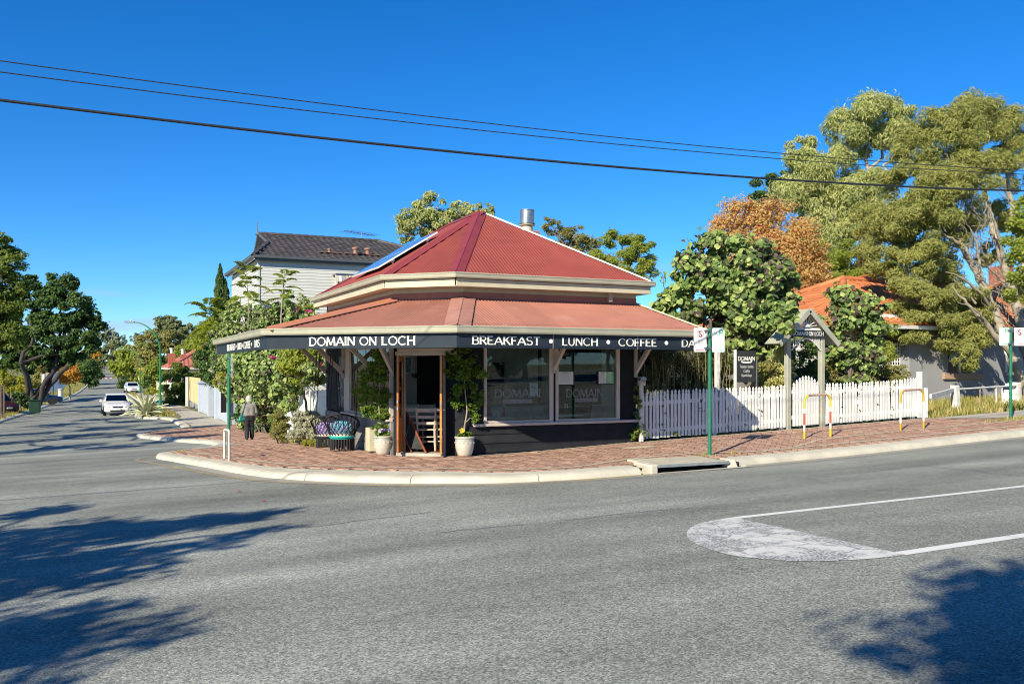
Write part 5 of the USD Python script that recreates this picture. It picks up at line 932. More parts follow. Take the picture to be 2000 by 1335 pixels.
def hoop_rail(name, lab, a, b, h, r, segs, rad=.16, tubr=.026):
    """an upside-down U of pipe from a to b; segs: (from, to, material) along the pipe, 0..1"""
    a, b = np.array(a), np.array(b); d = b - a; L = np.linalg.norm(d[:2]); u = d / np.linalg.norm(d); up = np.array([0, 0, 1.])
    pts = [a + up * z for z in np.linspace(-.05, h - rad, 12)] + [a + up * (h - rad) + u * rad * (1 - math.cos(t)) + up * rad * math.sin(t) for t in np.linspace(.1, math.pi / 2, 8)]
    pts += [a + up * h + d * s for s in np.linspace(rad / L, 1 - rad / L, 10)[1:-1]] + [b + up * (h - rad) - u * rad * (1 - math.cos(t)) + up * rad * math.sin(t) for t in np.linspace(math.pi / 2, .1, 8)] + [b + up * z for z in np.linspace(h - rad, -.05, 12)]
    pts = np.array(pts); s = np.concatenate([[0], np.cumsum(np.linalg.norm(np.diff(pts, axis=0), axis=1))]); s /= s[-1]; t = T(name, lab, 'rail', (a + b) / 2)
    for s0, s1, mt, nm in segs:
        q = np.linspace(s0, s1, 18); t.part(nm, tube(np.stack([np.interp(q, s, pts[:, k]) for k in range(3)], 1), tubr, 12), mt, smooth=50)
    return t
h1 = hoop_rail('pipe_hoop', 'red, yellow and white striped pipe hoop before the garden arbour', ground(1571, 856), ground(1622, 852), .985, .03, [(0, .085, 'yellow_paint', 'painted_band'), (.085, .135, 'hoop_white', 'painted_band'), (.135, .235, 'red_paint', 'painted_band'), (.235, .275, 'hoop_white', 'painted_band'), (.275, .40, 'yellow_paint', 'bend'), (.40, .60, 'rust_pipe', 'top_bar'), (.60, .725, 'yellow_paint', 'bend'), (.725, .765, 'hoop_white', 'painted_band'), (.765, .865, 'red_paint', 'painted_band'), (.865, .915, 'hoop_white', 'painted_band'), (.915, 1, 'yellow_paint', 'painted_band')])
h2 = hoop_rail('pipe_hoop', 'yellow and white pipe hoop before the right end of the picket fence', ground(1759, 840), ground(1804, 836), .965, .03, [(0, .085, 'amber_paint', 'painted_band'), (.085, .265, 'hoop_white', 'painted_band'), (.265, .40, 'amber_paint', 'bend'), (.40, .60, 'rust_pipe', 'top_bar'), (.60, .735, 'amber_paint', 'bend'), (.735, .915, 'hoop_white', 'painted_band'), (.915, 1, 'amber_paint', 'painted_band')])
b1, b2 = ground(438.5, 895), ground(447.5, 898.5); hoop_rail('bike_rail', 'white hooped bike rail standing end-on at the brick corner', b1, b2, .66, .03, [(0, .42, 'pipe_white', 'upright'), (.42, .58, 'pipe_white', 'top_bar'), (.58, 1, 'pipe_white', 'upright')], rad=.05)
# street lamps
def street_lamp(lab, px, py, hpx, armpx, left=1):
    p = ground(px, py); d = depth(p); h = hpx / F_ * d; t = T('street_lamp', lab, 'street lamp', p); u = -np.array([.9050, -.4254, 0]); arm = armpx / F_ * d
    t.part('base', lathe([(.10, -.05), (.10, h * .16), (.075, h * .17)], 14), 'lamp_green', world=False, smooth=50); t.part('pole', lathe([(.074, h * .168), (.055, h * .66)], 14), 'lamp_green', world=False, smooth=50)
    R_ = h * .34; q = [np.array([0, 0, h * .66]) + u * arm * .93 * (1 - math.cos(a)) + np.array([0, 0, R_ * .97 * math.sin(a)]) for a in np.linspace(0, math.pi / 2 * .97, 16)]
    t.part('arm', tube(q, np.linspace(.055, .038, 16), 10), 'lamp_green', smooth=50, world=False); e = q[-1]
    t.part('lamp_head', beam(e - u * .05, e + u * .62 + np.array([0, 0, .03]), .2, .085, bev=.03), 'alloy', world=False); t.part('lamp_glass', beam(e + u * .15 - np.array([0, 0, .05]), e + u * .58 - np.array([0, 0, .025]), .15, .04, bev=.015), 'lamp_glass', world=False)
    t.part('photocell', lathe([(0, 0), (.04, 0), (.04, .07), (0, .1)], 8, e + u * .2 + np.array([0, 0, .05])), 'white_paint', world=False); return t
street_lamp('tall green street lamp with a long curved arm beside the pale agave', 313, 806, 179, 58)
street_lamp('smaller-looking green street lamp farther along the same verge', 274, 768, 88, 34)
def slim_pole(name, lab, catg, px, py, top, r=.035, mat='green_pole', extra=None):
    p = ground(px, py); d = depth(p); h = (py - top) / F_ * d; t = T(name, lab, catg, p); t.part('pole', lathe([(r, -.05), (r, h), (0, h + .01)], 10), mat, world=False, smooth=50)
    for (nm, x0, x1, y0, y1, mt) in extra or []:
        a, b = at_d(x0, y1, d - .05), at_d(x1, y0, d - .05); u = np.array([.9050, -.4254]); w = (x1 - x0) / F_ * d; hh = (y1 - y0) / F_ * d; c = at_d((x0 + x1) / 2, (y0 + y1) / 2, d - .06)
        t.part(nm, standing(extr(sg.box(-w / 2, -hh / 2, w / 2, hh / 2), .01), c, u), mt)
    return t
slim_pole('verge_pole', 'thin green signpost rising from the agave clump', 'sign pole', 289, 803, 733, .04)
slim_pole('warning_sign_pole', 'far pole with an orange board and a round white sign', 'sign pole', 276, 765, 716, .04, 'alloy', [('orange_board', 271, 286, 718, 723, 'orange_sign'), ('round_sign', 270, 276, 733, 741, 'sign_white')])
slim_pole('left_sign_pole', 'dark pole with a tall white sign before the big left tree', 'sign pole', 51, 792, 735, .05, 'black_metal', [('sign_plate', 49, 54, 738, 752, 'sign_white')])
slim_pole('power_pole', 'dark timber pole beside the parked blue car', 'pole', 94, 783, 700, .12, 'bark_dark'); slim_pole('left_sign_pole', 'thin green pole near the nose of the blue car', 'pole', 104, 784, 742, .05)
# ---------------------------------------------------------------- overhead wires, hung across the crossing above the near footpath
def wire(lab, pts, l0, r):
    q = [on_l(x, y, l0) for x, y in pts]; q = np.array(q); s = q[:, 0]; o = np.argsort(s); f = np.polyfit(s, q[:, 2], 2); xs = np.linspace(s.min() - 9, s.max() + 22, 60)
    single('overhead_wire', tube(np.column_stack([xs, np.full(60, l0), np.polyval(f, xs)]), r, 6), 'wire', lab, 'wire', smooth=True)
wire('thin topmost power wire crossing the sky', [(0, 118), (500, 186), (1000, 249), (1500, 295), (2000, 334)], -4.4, .0075)
wire('thin second power wire just under the topmost one', [(0, 140), (500, 204), (1000, 264), (1500, 306), (2000, 341)], -4.8, .0075)
wire('thick black bundled cable, lowest of the three wires', [(0, 195), (500, 255), (1000, 310), (1500, 347), (2000, 373)], -5.2, .019)
# ---------------------------------------------------------------- pots and hanging chairs by the cafe door
def pot(lab, px, py, r=.205, h=.42):
    p = ground(px, py); t = T('plant_pot', lab, 'pot', p)
    t.part('saucer', lathe([(0, 0), (r * .72, 0), (r * .78, .03), (r * .7, .03)], 28), 'terracotta', world=False, smooth=40)
    t.part('body', lathe([(r * .66, .028), (r * .80, .08), (r * .95, .2), (r * .99, .30), (r * .93, h - .055), (r * .93, h - .05)], 32), 'glaze', world=False, smooth=50)
    t.part('rim', lathe([(r * .93, h - .055), (r * 1.02, h - .04), (r * 1.04, h - .01), (r * 1.0, h), (r * .88, h), (r * .86, h - .06)], 32), 'glaze', world=False, smooth=50)
    t.part('band', lathe([(r * .972, h - .10), (r * .985, h - .095), (r * .975, h - .065), (r * .955, h - .06)], 32), 'glaze_band', world=False, smooth=50)
    t.part('relief', cat([ico((math.cos(a) * r * .985, math.sin(a) * r * .985, h - .125), (.018, .018, .011), 0) for a in np.arange(0, 6.28, .42)]), 'glaze', world=False)
    t.part('soil', disc((0, 0, h - .05), r * .87, 20), 'garden_soil', world=False); return t, p, h
pt1, pp1, ph = pot('white glazed pot left of the cafe door', 748, 888); pt2, pp2, ph2 = pot('white glazed pot right of the cafe door', 907.5, 891)
pb = on_r(726, 850, lw - .25); single('planter_box', cbox(lw - .32, lw - .08, pb[1] - .02, pb[1] + .26, float(P(lw - .2, pb[1])) + .04, float(P(lw - .2, pb[1])) + .56, .01), 'cream_paint', 'cream square box standing behind the left pot', 'box')
def hanging_chair(lab, px, py, d, mats, face):
    c = at_d(px, py, d); t = T('hanging_chair', lab, 'hanging chair', c); f = np.array([*face, 0.]) / np.linalg.norm(face); s = np.array([-f[1], f[0], 0.]); up = np.array([0, 0, 1.]); R1, R2 = .40, .27
    tl = math.radians(33); v1 = f * math.cos(tl) - up * math.sin(tl)        # the big hoop leans: high behind, low in front
    top = lambda a: s * R1 * math.cos(a) + v1 * R1 * math.sin(a) + up * .02; bot = lambda a: s * R2 * math.cos(a) + f * (R2 * math.sin(a) + .02) - up * .33
    A_ = np.linspace(0, 2 * math.pi, 37)
    t.part('hoop', tube([top(a) for a in A_], .022, 8), 'black_cord', smooth=60, world=False); t.part('seat_hoop', tube([bot(a) for a in A_], .020, 8), mats[2], smooth=60, world=False)
    net = []
    for k in range(22):
        for sg_ in (1, -1):
            a0 = k * 2 * math.pi / 22; q = [top(a0) * (1 - w) + bot(a0 + sg_ * w * .85) * w for w in np.linspace(0, 1, 7)]; net.append(tube(q, .0085, 4, cap=False))
    t.part('net', cat(net), 'black_cord', world=False)
    t.part('seat_net', cat([tube([bot(a), bot(a + math.pi)], .008, 4) for a in np.linspace(0, math.pi, 9)]), 'black_cord', world=False)
    rg = np.random.default_rng(int(px)); 
    for k in range(26):
        a = k * 2 * math.pi / 26; q = bot(a); L = rg.uniform(.22, .30); t.part('tassel', tube([q, q - up * .04, q - up * L], [.012, .026, .024], 6), 'black_cord', world=False)
    for a in (.55, math.pi - .55, -.55, math.pi + .55):
        q = top(a); z = float(np.interp(c[0] + q[0], [LX, W2[0]], [ZG, ZT])) - .13 - c[2]; e = np.array([q[0] * .55, q[1] * .35, z]); m = q * .25 + e * .75; t.part('rope', tube([q, q * .5 + e * .5 + s * .0, e], .010, 5), 'black_cord', world=False)
    t.part('chain', tube([(0, 0, z - .02), (0, 0, z + .12)], .008, 5), 'alloy', world=False)
    cu = T('cushion', lab.replace('black hanging rope chair', mats[1]), 'cushion', c); cu.part('back_pad', xf(ico((0, 0, 0), (.27, .08, .20), 3), frame(-f * .10 - up * .10, s[:2], f[:2])), mats[0], world=False, smooth=True)
    cu.part('seat_pad', ico(f * .03 - up * .27, (.29, .29, .075), 3), 'cushion_back', world=False, smooth=True); cu.part('trim', tube([bot(a) * 1.04 + up * .045 for a in A_], .028, 8), mats[2], world=False, smooth=60)
hanging_chair('black hanging rope chair nearer the door, with blue patterned cushion', 668, 827, 20.7, ('patterned_cushion', 'blue patterned cushion in the hanging chair', 'teal_trim'), (.40, .92))
hanging_chair('black hanging rope chair farther along, with pink and violet cushion', 639, 829, 22.6, ('pink_cushion', 'pink and violet cushion in the hanging chair', 'black_cord'), (.45, .9))
cb = on_r(668, 735, lw - .03); cbd = T('wall_chalkboard', 'tall dark board with a column of chalk letters on the side wall of the cafe', 'sign', (lw - .03, cb[1], .8)); cbd.part('board', cbox(lw - .045, lw - .027, cb[1] - .28, cb[1] + .28, .55, 1.85, .004), 'poster_dark')
rgk = np.random.default_rng(3)
for i in range(8): cbd.part('chalk_mark', standing(extr(sg.LineString(np.cumsum(rgk.normal(size=(6, 2)) * [.05, .035], 0)).buffer(.008), .002), (lw - .046, cb[1] + .03, 1.66 - i * .13), (0, -1)), 'chalk')
# ---------------------------------------------------------------- the walking woman and her bag
pe = ground(487, 858); pd = depth(pe); k_ = 84 / F_ * pd
H_ = k_ / 1.62
person = T('person', 'white-haired person walking away in grey jumper and black trousers', 'person', pe, -4., scale=H_)
def chain_mesh(bones, edge=.016, it=8, sub=14):
    m = None
    for (a, ra), (b, rb) in bones:
        h_ = hull([(a, ra), (b, rb)], sub); m = h_ if m is None else m + h_
    m = m.refine_to_length(edge); v, f = arr(m); tm = trimesh.Trimesh(v, f, process=True); trimesh.smoothing.filter_taubin(tm, lamb=.5, nu=.53, iterations=it); return np.array(tm.vertices), np.array(tm.faces)
# facing +y (away from the camera); slightly stooped, mid-stride, left arm (-x) carrying the bag
hd = (0, .10, 1.50); nk = (0, .055, 1.36); sh = {-1: (-.175, .03, 1.29), 1: (.175, .03, 1.29)}; el = {-1: (-.25, .0, 1.04), 1: (.245, -.02, 1.03)}; wr = {-1: (-.235, .10, .83), 1: (.225, .14, .86)}
hip = {-1: (-.085, 0, .86), 1: (.085, 0, .86)}; kn = {-1: (-.095, .03, .46), 1: (.10, .10, .47)}; an = {-1: (-.10, -.11, .075), 1: (.10, .08, .07)}
B_ = [((nk, .055), (hd, .06)), (((0, .03, 1.22), .125), (nk, .06)), (((-.07, .02, 1.2), .12), ((.07, .02, 1.2), .12)), (((-.07, .0, .95), .125), ((-.07, .02, 1.2), .12)), (((.07, .0, .95), .125), ((.07, .02, 1.2), .12)), (((-.06, 0, .88), .13), ((.06, 0, .88), .13)), (((-.06, 0, .88), .13), ((-.07, 0, .95), .125)), (((.06, 0, .88), .13), ((.07, 0, .95), .125))]
for s in (-1, 1):
    B_ += [(((0, .03, 1.27), .085), (sh[s], .062)), ((sh[s], .06), (el[s], .046)), ((el[s], .046), (wr[s], .03)), ((hip[s], .105), (kn[s], .066)), ((kn[s], .062), (an[s], .042)), ((an[s], .042), ((an[s][0], an[s][1] + .10, .035), .034)), ((an[s], .04), ((an[s][0], an[s][1] - .03, .035), .036))]
    w = np.array(wr[s]); B_ += [((w, .028), (w + [0, .015, -.05], .034)), ((w + [0, .015, -.05], .034), (w + [0, .02, -.085], .028))]
B_ += [((hd, .085), ((0, .095, 1.535), .095)), (((0, .12, 1.47), .06), ((0, .14, 1.52), .07)), (((0, .185, 1.485), .012), ((0, .175, 1.515), .012))]
person.part('body', chain_mesh(B_, .02), 'skin', smooth=True, world=False)
for s in (-1, 1):
    w = np.array(wr[s])
    fing = [[((w + [-.025 * s + .016 * s * i, .02, -.08], .0095), (w + [-.025 * s + .016 * s * i, .042, -.115 - .006 * (i in (1, 2))], .009)), ((w + [-.025 * s + .016 * s * i, .042, -.115 - .006 * (i in (1, 2))], .009), (w + [-.022 * s + .014 * s * i, .03, -.145], .008))] for i in range(4)]
    fing.append([((w + [-.03 * s, .03, -.03], .012), (w + [-.045 * s, .06, -.06], .010)), ((w + [-.045 * s, .06, -.06], .010), (w + [-.03 * s, .07, -.09], .009))])
    for fg in fing: person.part('finger', chain_mesh(fg, .006, 3, 8), 'skin', smooth=True, world=False)
    person.part('shoe', chain_mesh([((np.array(an[s]) + [0, -.035, -.03], .045), (np.array(an[s]) + [0, .10, -.037], .04))], .015, 4), 'black_metal', smooth=True, world=False)
    person.part('trouser_leg', chain_mesh([((hip[s], .125), (kn[s], .09)), ((kn[s], .09), ((an[s][0], an[s][1], .10), .078))], .025, 4), 'black_cloth', smooth=True, world=False)
person.part('trouser_seat', chain_mesh([(((-.07, -.005, .88), .145), ((.07, -.005, .88), .145)), (((-.07, 0, .80), .13), ((.07, 0, .80), .13))], .025, 4), 'black_cloth', smooth=True, world=False)
jb = [(((-.08, .0, .95), .145), ((-.08, .02, 1.2), .142)), (((.08, .0, .95), .145), ((.08, .02, 1.2), .142)), (((-.08, .0, .94), .148), ((.08, .0, .94), .148)), (((-.08, .02, 1.2), .142), ((.08, .02, 1.2), .142)), (((0, .03, 1.26), .11), ((0, .05, 1.345), .075))]
for s in (-1, 1): jb += [(((0, .03, 1.25), .11), (sh[s], .085)), ((sh[s], .085), (el[s], .07)), ((el[s], .07), (wr[s], .052))]
person.part('jumper', chain_mesh(jb, .018, 6), 'knit', smooth=True, world=False)
hv = chain_mesh([(((0, .075, 1.50), .115), ((0, .08, 1.555), .118)), (((-.02, .04, 1.46), .09), ((.02, .04, 1.46), .09))], .012, 3); hv = (hv[0] + (meshkit.fbm(hv[0] * 26)[:, None] - .5) * .03, hv[1]); person.part('hair', hv, 'grey_hair', smooth=True, world=False)
for s in (-1, 1): person.part('ear', ico((s * .098, .10, 1.50), (.012, .02, .03), 1), 'skin', smooth=True, world=False); person.part('eye', ico((s * .034, .182, 1.525), (.012, .008, .008), 1), 'white_wall', world=False)
person.part('mouth', ico((0, .186, 1.452), (.022, .006, .005), 1), 'red_vinyl', world=False)
bgp = pe + np.array([-.25, .0, 0]) * H_; bag = T('shoulder_bag', 'teal green bag hanging from the arm of the walking person', 'bag', bgp, -4., scale=H_)
bv = chain_mesh([(((-.07, -.02, .86), .05), ((.10, .03, .92), .05)), (((-.09, -.02, .74), .085), ((.08, .03, .78), .09)), (((-.07, -.02, .86), .05), ((-.09, -.02, .74), .085)), (((.10, .03, .92), .05), ((.08, .03, .78), .09))], .018, 5); bag.part('pouch', bv, 'teal_bag', smooth=True, world=False)
bag.part('strap', tube([(-.05, -.02, .9), (.0, -.06, 1.05), (.06, -.09, 1.2), (.09, -.06, 1.36), (.10, .04, 1.38), (.11, .09, 1.2), (.10, .05, .95)], .011, 6), 'teal_bag', world=False)
# ---------------------------------------------------------------- cars
def car(name, lab, loc, rot, mat, kind='sedan', group=None, L=4.5, W=1.76, H=1.47, plate_=True):
    t = T(name, lab, 'car', loc, rot, group); hl = L / 2; w = W / 2
    xs = np.array([-1, -.985, -.93, -.72, -.40, -.05, .30, .52, .78, .92, .975, 1.]) * hl
    if kind == 'sedan': zt = [.72, .86, .93, .955, .95, .94, .93, .90, .80, .72, .64, .55]
    else: zt = [.80, .92, .96, .97, .96, .95, .94, .92, .84, .76, .66, .56]
    hw_ = np.array([.80, .90, .96, .99, 1., 1., 1., .995, .97, .92, .84, .70]) * w; zbt = [.36, .30, .26, .22, .20, .19, .19, .20, .21, .23, .26, .30]
    n = 20; rings = []
    for x, z1, hw1, z0 in zip(xs, zt, hw_, zbt):
        zc, hz = (z0 + z1) / 2, (z1 - z0) / 2; a = np.arange(n) * 2 * np.pi / n + np.pi / n; ex = .36
        y = hw1 * np.sign(np.cos(a)) * np.abs(np.cos(a)) ** ex; z = zc + hz * np.sign(np.sin(a)) * np.abs(np.sin(a)) ** ex
        y = y * (1 - .05 * ((z - zc) / hz) ** 2 - .03 * np.clip((z - zc) / hz, 0, 1)); rings.append(np.stack([np.full(n, x), y, z], 1))
    V = np.vstack(rings); i, j = np.meshgrid(np.arange(len(xs) - 1), np.arange(n), indexing='ij'); k = (j + 1) % n; q = np.stack([i * n + j, i * n + k, (i + 1) * n + k, (i + 1) * n + j], -1).reshape(-1, 4)
    f = arr((V, q))[1]; f = np.vstack([f, [[0, m + 1, m] for m in range(1, n - 1)], [[len(V) - n, len(V) - n + m, len(V) - n + m + 1] for m in range(1, n - 1)]])
    t.part('body', (V, f), mat, world=False, smooth=38)
    bl, rz = .92, H; cab = ([(-.66, .80), (-.38, .69), (.08, .70), (.40, .84)] if kind == 'sedan' else [(-.90, .80), (-.66, .70), (.05, .71), (.42, .84)])
    xa, xb_, xc, xd = [c * hl for c, _ in cab]; wb, wr_ = w * .90, w * .70
    def cabin(ins=0., z0=bl, z1=rz):
        v = []
        for z, x_0, x_1, ww in ((z0, xa, xd, wb), (z0 + (z1 - z0) * .55, xa * .45 + xb_ * .55, xd * .45 + xc * .55, wb * .45 + wr_ * .55 + .02), (z1 - .05, xb_ - .02, xc + .03, wr_ + .02), (z1, xb_ + .16, xc - .14, wr_ * .84)): v.append([[x_0, -ww, z], [x_1, -ww, z], [x_1, ww, z], [x_0, ww, z]])
        return v
    v = cabin(); V = np.array(v).reshape(-1, 3); fq = [[4 * r + k, 4 * r + (k + 1) % 4, 4 * r + 4 + (k + 1) % 4, 4 * r + 4 + k] for r in range(3) for k in range(4)] + [[12, 13, 14, 15]]
    t.part('cabin', arr((V, np.array(fq))), mat, world=False, smooth=20)
    def glass(nm, r0, r1, k, mg, out=.006):                 # a pane on side k of the cabin
        a, b = np.array(v[0][k]), np.array(v[0][(k + 1) % 4]); d_, c_ = np.array(v[2][k]), np.array(v[2][(k + 1) % 4]); nn = np.cross(b - a, d_ - a); nn /= np.linalg.norm(nn)
        P_ = lambda s, h: (a + (b - a) * s) * (1 - h) + (d_ + (c_ - d_) * s) * h
        t.part(nm, quad(*[P_(s, h) + nn * (out + .03 * math.sin(math.pi * h)) for s, h in ((r0 + mg, .08), (r1 - mg, .08), (r1 - mg * .9, .90), (r0 + mg * .9, .90))]), 'car_glass', world=False)
    glass('windscreen', 0, 1, 1, .05); glass('rear_window', 0, 1, 3, .06)
    for k in (0, 2): glass('side_window', .08, .48, k, .03); glass('side_window', .50, .92, k, .03)
    for x in (.60 * hl, -.60 * hl):
        for s in (-1, 1):
            wl = t.part('wheel', xf(lathe([(.20, -.095), (.31, -.095), (.325, -.07), (.325, .07), (.31, .095), (.20, .095)], 22), frame((x, s * (w - .115), .325), (1, 0, 0), (0, 0, 1))), 'tyre', world=False, smooth=40)
            t.part('rim', xf(cat([lathe([(0, .075), (.05, .09), (.07, .075), (.17, .07), (.205, .092)], 20)]), frame((x, s * (w - .115), .325), (1, 0, 0), (0, 0, s)) ), 'alloy', world=False, smooth=30, under=wl)
            t.part('wheel_arch', xf(disc((0, 0, 0), .375, 22), frame((x, s * (w * .998 + .004 - .02 * 0), .345), (1, 0, 0), (0, 0, 1))), 'tyre', world=False)
    fx = hl
    def on_front(nm, poly, mt, x=None, th=.02):
        c = np.array(poly, float); return t.part(nm, cat([(lambda m: (np.column_stack([fx - .075 - .30 * (np.abs(m[0][:, 0]) / w) ** 4 - np.clip(m[0][:, 1] - .55, 0, 1) * .62 + m[0][:, 2], m[0][:, 0], m[0][:, 1]]), m[1]))(arr(trimesh.Trimesh(*extr(sg.Polygon(c), th + .085)).subdivide()))]), mt, world=False)
    on_front('grille', [(-.36, .66), (.36, .66), (.28, .56), (-.28, .56)], 'black_metal'); on_front('lower_intake', [(-.50, .40), (.50, .40), (.44, .29), (-.44, .29)], 'black_metal')
    for s in (-1, 1):
        on_front('headlight', [(s * .44, .63), (s * .80, .71), (s * .82, .60), (s * .52, .55)][::s], 'lamp_glass', th=.03); on_front('fog_lamp', [(s * .62, .42), (s * .76, .44), (s * .74, .32), (s * .64, .32)][::s], 'black_metal')
        t.part('mirror', ico((xd - .22 * 0 - .10, s * (w + .10), .98), (.07, .12, .075), 2), mat, world=False, smooth=True); t.part('tail_light', cbox(-hl - .0, -hl + .1, s * .55 - .16, s * .55 + .16, .70, .84, .02), 'red_paint', world=False)
    if plate_: on_front('number_plate', [(-.19, .51), (.19, .51), (.19, .40), (-.19, .40)], 'plate_white', th=.035)
    on_front('badge', [(.055 * math.cos(a), .62 + .035 * math.sin(a)) for a in np.linspace(0, 6.28, 13)[:-1]], 'alloy', th=.04)
    t.part('rear_plate', cbox(-hl - .012, -hl + .02, -.19, .19, .58, .69, .004), 'plate_white', world=False); return t
cp = ground(229, 811, R); cp[0] -= .05; car('white_sedan', 'white sedan driving towards the crossing on the side street', (cp[0], cp[1] + 2.0, float(R(cp[0], cp[1] + 2.0))), -88., 'white_car')
cp = ground(258, 767); car('parked_car', 'white hatchback parked on the verge beyond the agave', (*cp[:2], cp[2] + .02), -84., 'white_car', 'hatch', L=4.1, H=1.5)
cp = ground(207, 716, R); car('far_car', 'small black car far up the side street, seen from behind', (cp[0], cp[1], cp[2] + .02), 92., 'black_car', 'hatch', L=4.2, H=1.5)
cp = ground(98, 789); car('parked_car', 'dark blue car in the shade below the big left tree', (cp[0] - 1.2, cp[1] + 1., cp[2] - .0), 8., 'dark_blue_car', 'sedan')
cp = ground(12, 808); car('parked_car', 'maroon car half hidden at the left edge behind the timber fence', (cp[0] - .8, cp[1] + 1.5, cp[2]), -60., 'maroon_car', 'hatch', L=4.2, H=1.52)
cq = at_d(1520, 742, 27.5); car('parked_car', 'silver car glimpsed through the hedge behind the picket fence', (cq[0] + 1.2, cq[1], float(P(cq[0], cq[1]))), 205., 'silver_car', 'hatch', L=4.2, H=1.5)
# ---------------------------------------------------------------- left verge furniture
gb = ground(68, 806); single('green_bin', cat([cbox(gb[0] - .38, gb[0] + .38, gb[1] - .35, gb[1] + .35, gb[2], gb[2] + .9, .05), cbox(gb[0] - .42, gb[0] + .42, gb[1] - .4, gb[1] + .42, gb[2] + .905, gb[2] + .99, .03)]), 'bin_green', 'dark green box-shaped bin on the left grass verge', 'bin')
wpz = ground(118, 778); single('verge_bollard', lathe([(.25, 0), (.25, 1.05), (.33, 1.08), (.33, 1.3), (.2, 1.42), (0, 1.45)], 16, wpz), 'weathered_white', 'pale round-topped post by the left kerb under the orange tree', 'post', smooth=40)
tf = T('timber_fence', 'weathered timber picket fence cut by the left edge', 'fence', ground(3, 822)); fp0 = ground(9, 822)
for k in range(14): tf.part('paling', cbox(fp0[0] - .12 - .16 * k, fp0[0] - .16 * k, fp0[1] - .02 - .05 * k, fp0[1] + .02 - .05 * k, fp0[2] + .2, fp0[2] + 2.2, .006), 'bark_mid')
for z in (.5, 1.9): tf.part('rail', beam((fp0[0], fp0[1] + .05, fp0[2] + z), (fp0[0] - 2.3, fp0[1] - .7, fp0[2] + z), .05, .1), 'bark_mid')
gw = T('garden_wall', 'low pale wall with a brown gate behind the left trees', 'wall', ground(90, 786)); q0, q1 = at_d(84, 770, 92), at_d(125, 772, 108)
gw.part('wall', beam((*q0[:2], -.1), (*q1[:2], .2), .25, 2.0), 'white_wall'); gw.part('gate', beam((*at_d(90, 770, 91)[:2], -.1), (*at_d(97, 772, 91)[:2], -.1), .1, 2.4), 'rust_pipe')
# ---------------------------------------------------------------- blue-grey pillared wall and tan panels along the side street
bw = T('pillared_wall', 'blue-grey rendered wall with capped pillars along the side street path', 'wall', (-.6, 30, -1.0))
def pillar(px, pyb, pyt, w_px, name='pillar'):
    p = ground(px, pyb); d = depth(p); z1 = at_d(px, pyt, d)[2]; w = w_px / F_ * d / 2
    g = bw.part(name, cbox(p[0] - w, p[0] + w, p[1] - w * .2, p[1] + w * 1.8, p[2] - .2, z1, .012), 'bluegrey_render'); c = np.array([p[0], p[1] + w * .8, z1])
    k = w + .05; bw.part('pillar_cap', (np.array([c + [-k, -k, 0], c + [k, -k, 0], c + [k, k, 0], c + [-k, k, 0], c + [-k, -k, .06], c + [k, -k, .06], c + [k, k, .06], c + [-k, k, .06], c + [0, 0, .22]]), np.array([[0, 1, 5], [0, 5, 4], [1, 2, 6], [1, 6, 5], [2, 3, 7], [2, 7, 6], [3, 0, 4], [3, 4, 7], [4, 5, 8], [5, 6, 8], [6, 7, 8], [7, 4, 8], [0, 2, 1], [0, 3, 2]])), 'bluegrey_cap'); return p, z1
pa = pillar(430, 817, 754, 19); pbb = pillar(456, 828, 753, 22); pcc = pillar(414, 812, 750, 15); pdd = pillar(394, 803, 749, 12)
for (p, z), (q, z2) in ((pa, pbb), (pcc, pdd)): bw.part('wall_panel', beam((p[0], p[1] + .3, (p[2] + z) / 2 - .1), (q[0], q[1] + .3, (q[2] + z2) / 2 - .1), .14, (z - p[2]) - .15), 'bluegrey_render')
bw.part('wall_panel', beam((pbb[0][0], pbb[0][1] + .3, -.6), (pbb[0][0] + 3.5, pbb[0][1] + .2, -.6), .14, 2.3), 'bluegrey_render')
bw.part('meter_slot', cbox(pbb[0][0] - .62, pbb[0][0] - .36, pbb[0][1] - .3, pbb[0][1] - .22, -.6, .55, .01), 'black_metal')
tp = T('panel_gate', 'tan sliding gate panels beyond the blue-grey pillars', 'gate', (*pdd[0][:2], -.9)); 
e0, e1 = ground(391, 801), ground(362, 787); n = 4
for i in range(n):
    a, b = e0 + (e1 - e0) * i / n, e0 + (e1 - e0) * (i + .97) / n; tp.part('panel', beam((a[0], a[1], a[2] + 1.28 + .03 * i), (b[0], b[1], a[2] + 1.28 + .03 * i), .06, 1.9), 'tan_panel'); tp.part('plinth', beam((a[0] + .02, a[1], a[2] + .15), (b[0] + .02, b[1], a[2] + .15), .07, .36), 'grey_render')
for x, yb, yt in ((365, 793, 752),): q = ground(x, yb); tp.part('post', cbox(q[0] - .1, q[0] + .1, q[1] - .1, q[1] + .1, q[2], q[2] + 2.3, .01), 'weathered_white')
cg = T('cream_fence', 'small cream panel fence far along the side street behind the street lamp', 'fence', at_d(315, 757, 104)); q0, q1 = at_d(306, 757, 104), at_d(325, 757, 103)
for i in range(5): a, b = q0 + (q1 - q0) * i / 5, q0 + (q1 - q0) * (i + .96) / 5; cg.part('panel', beam((*a[:2], q0[2]), (*b[:2], q0[2]), .06, 1.6), 'cream_paint')
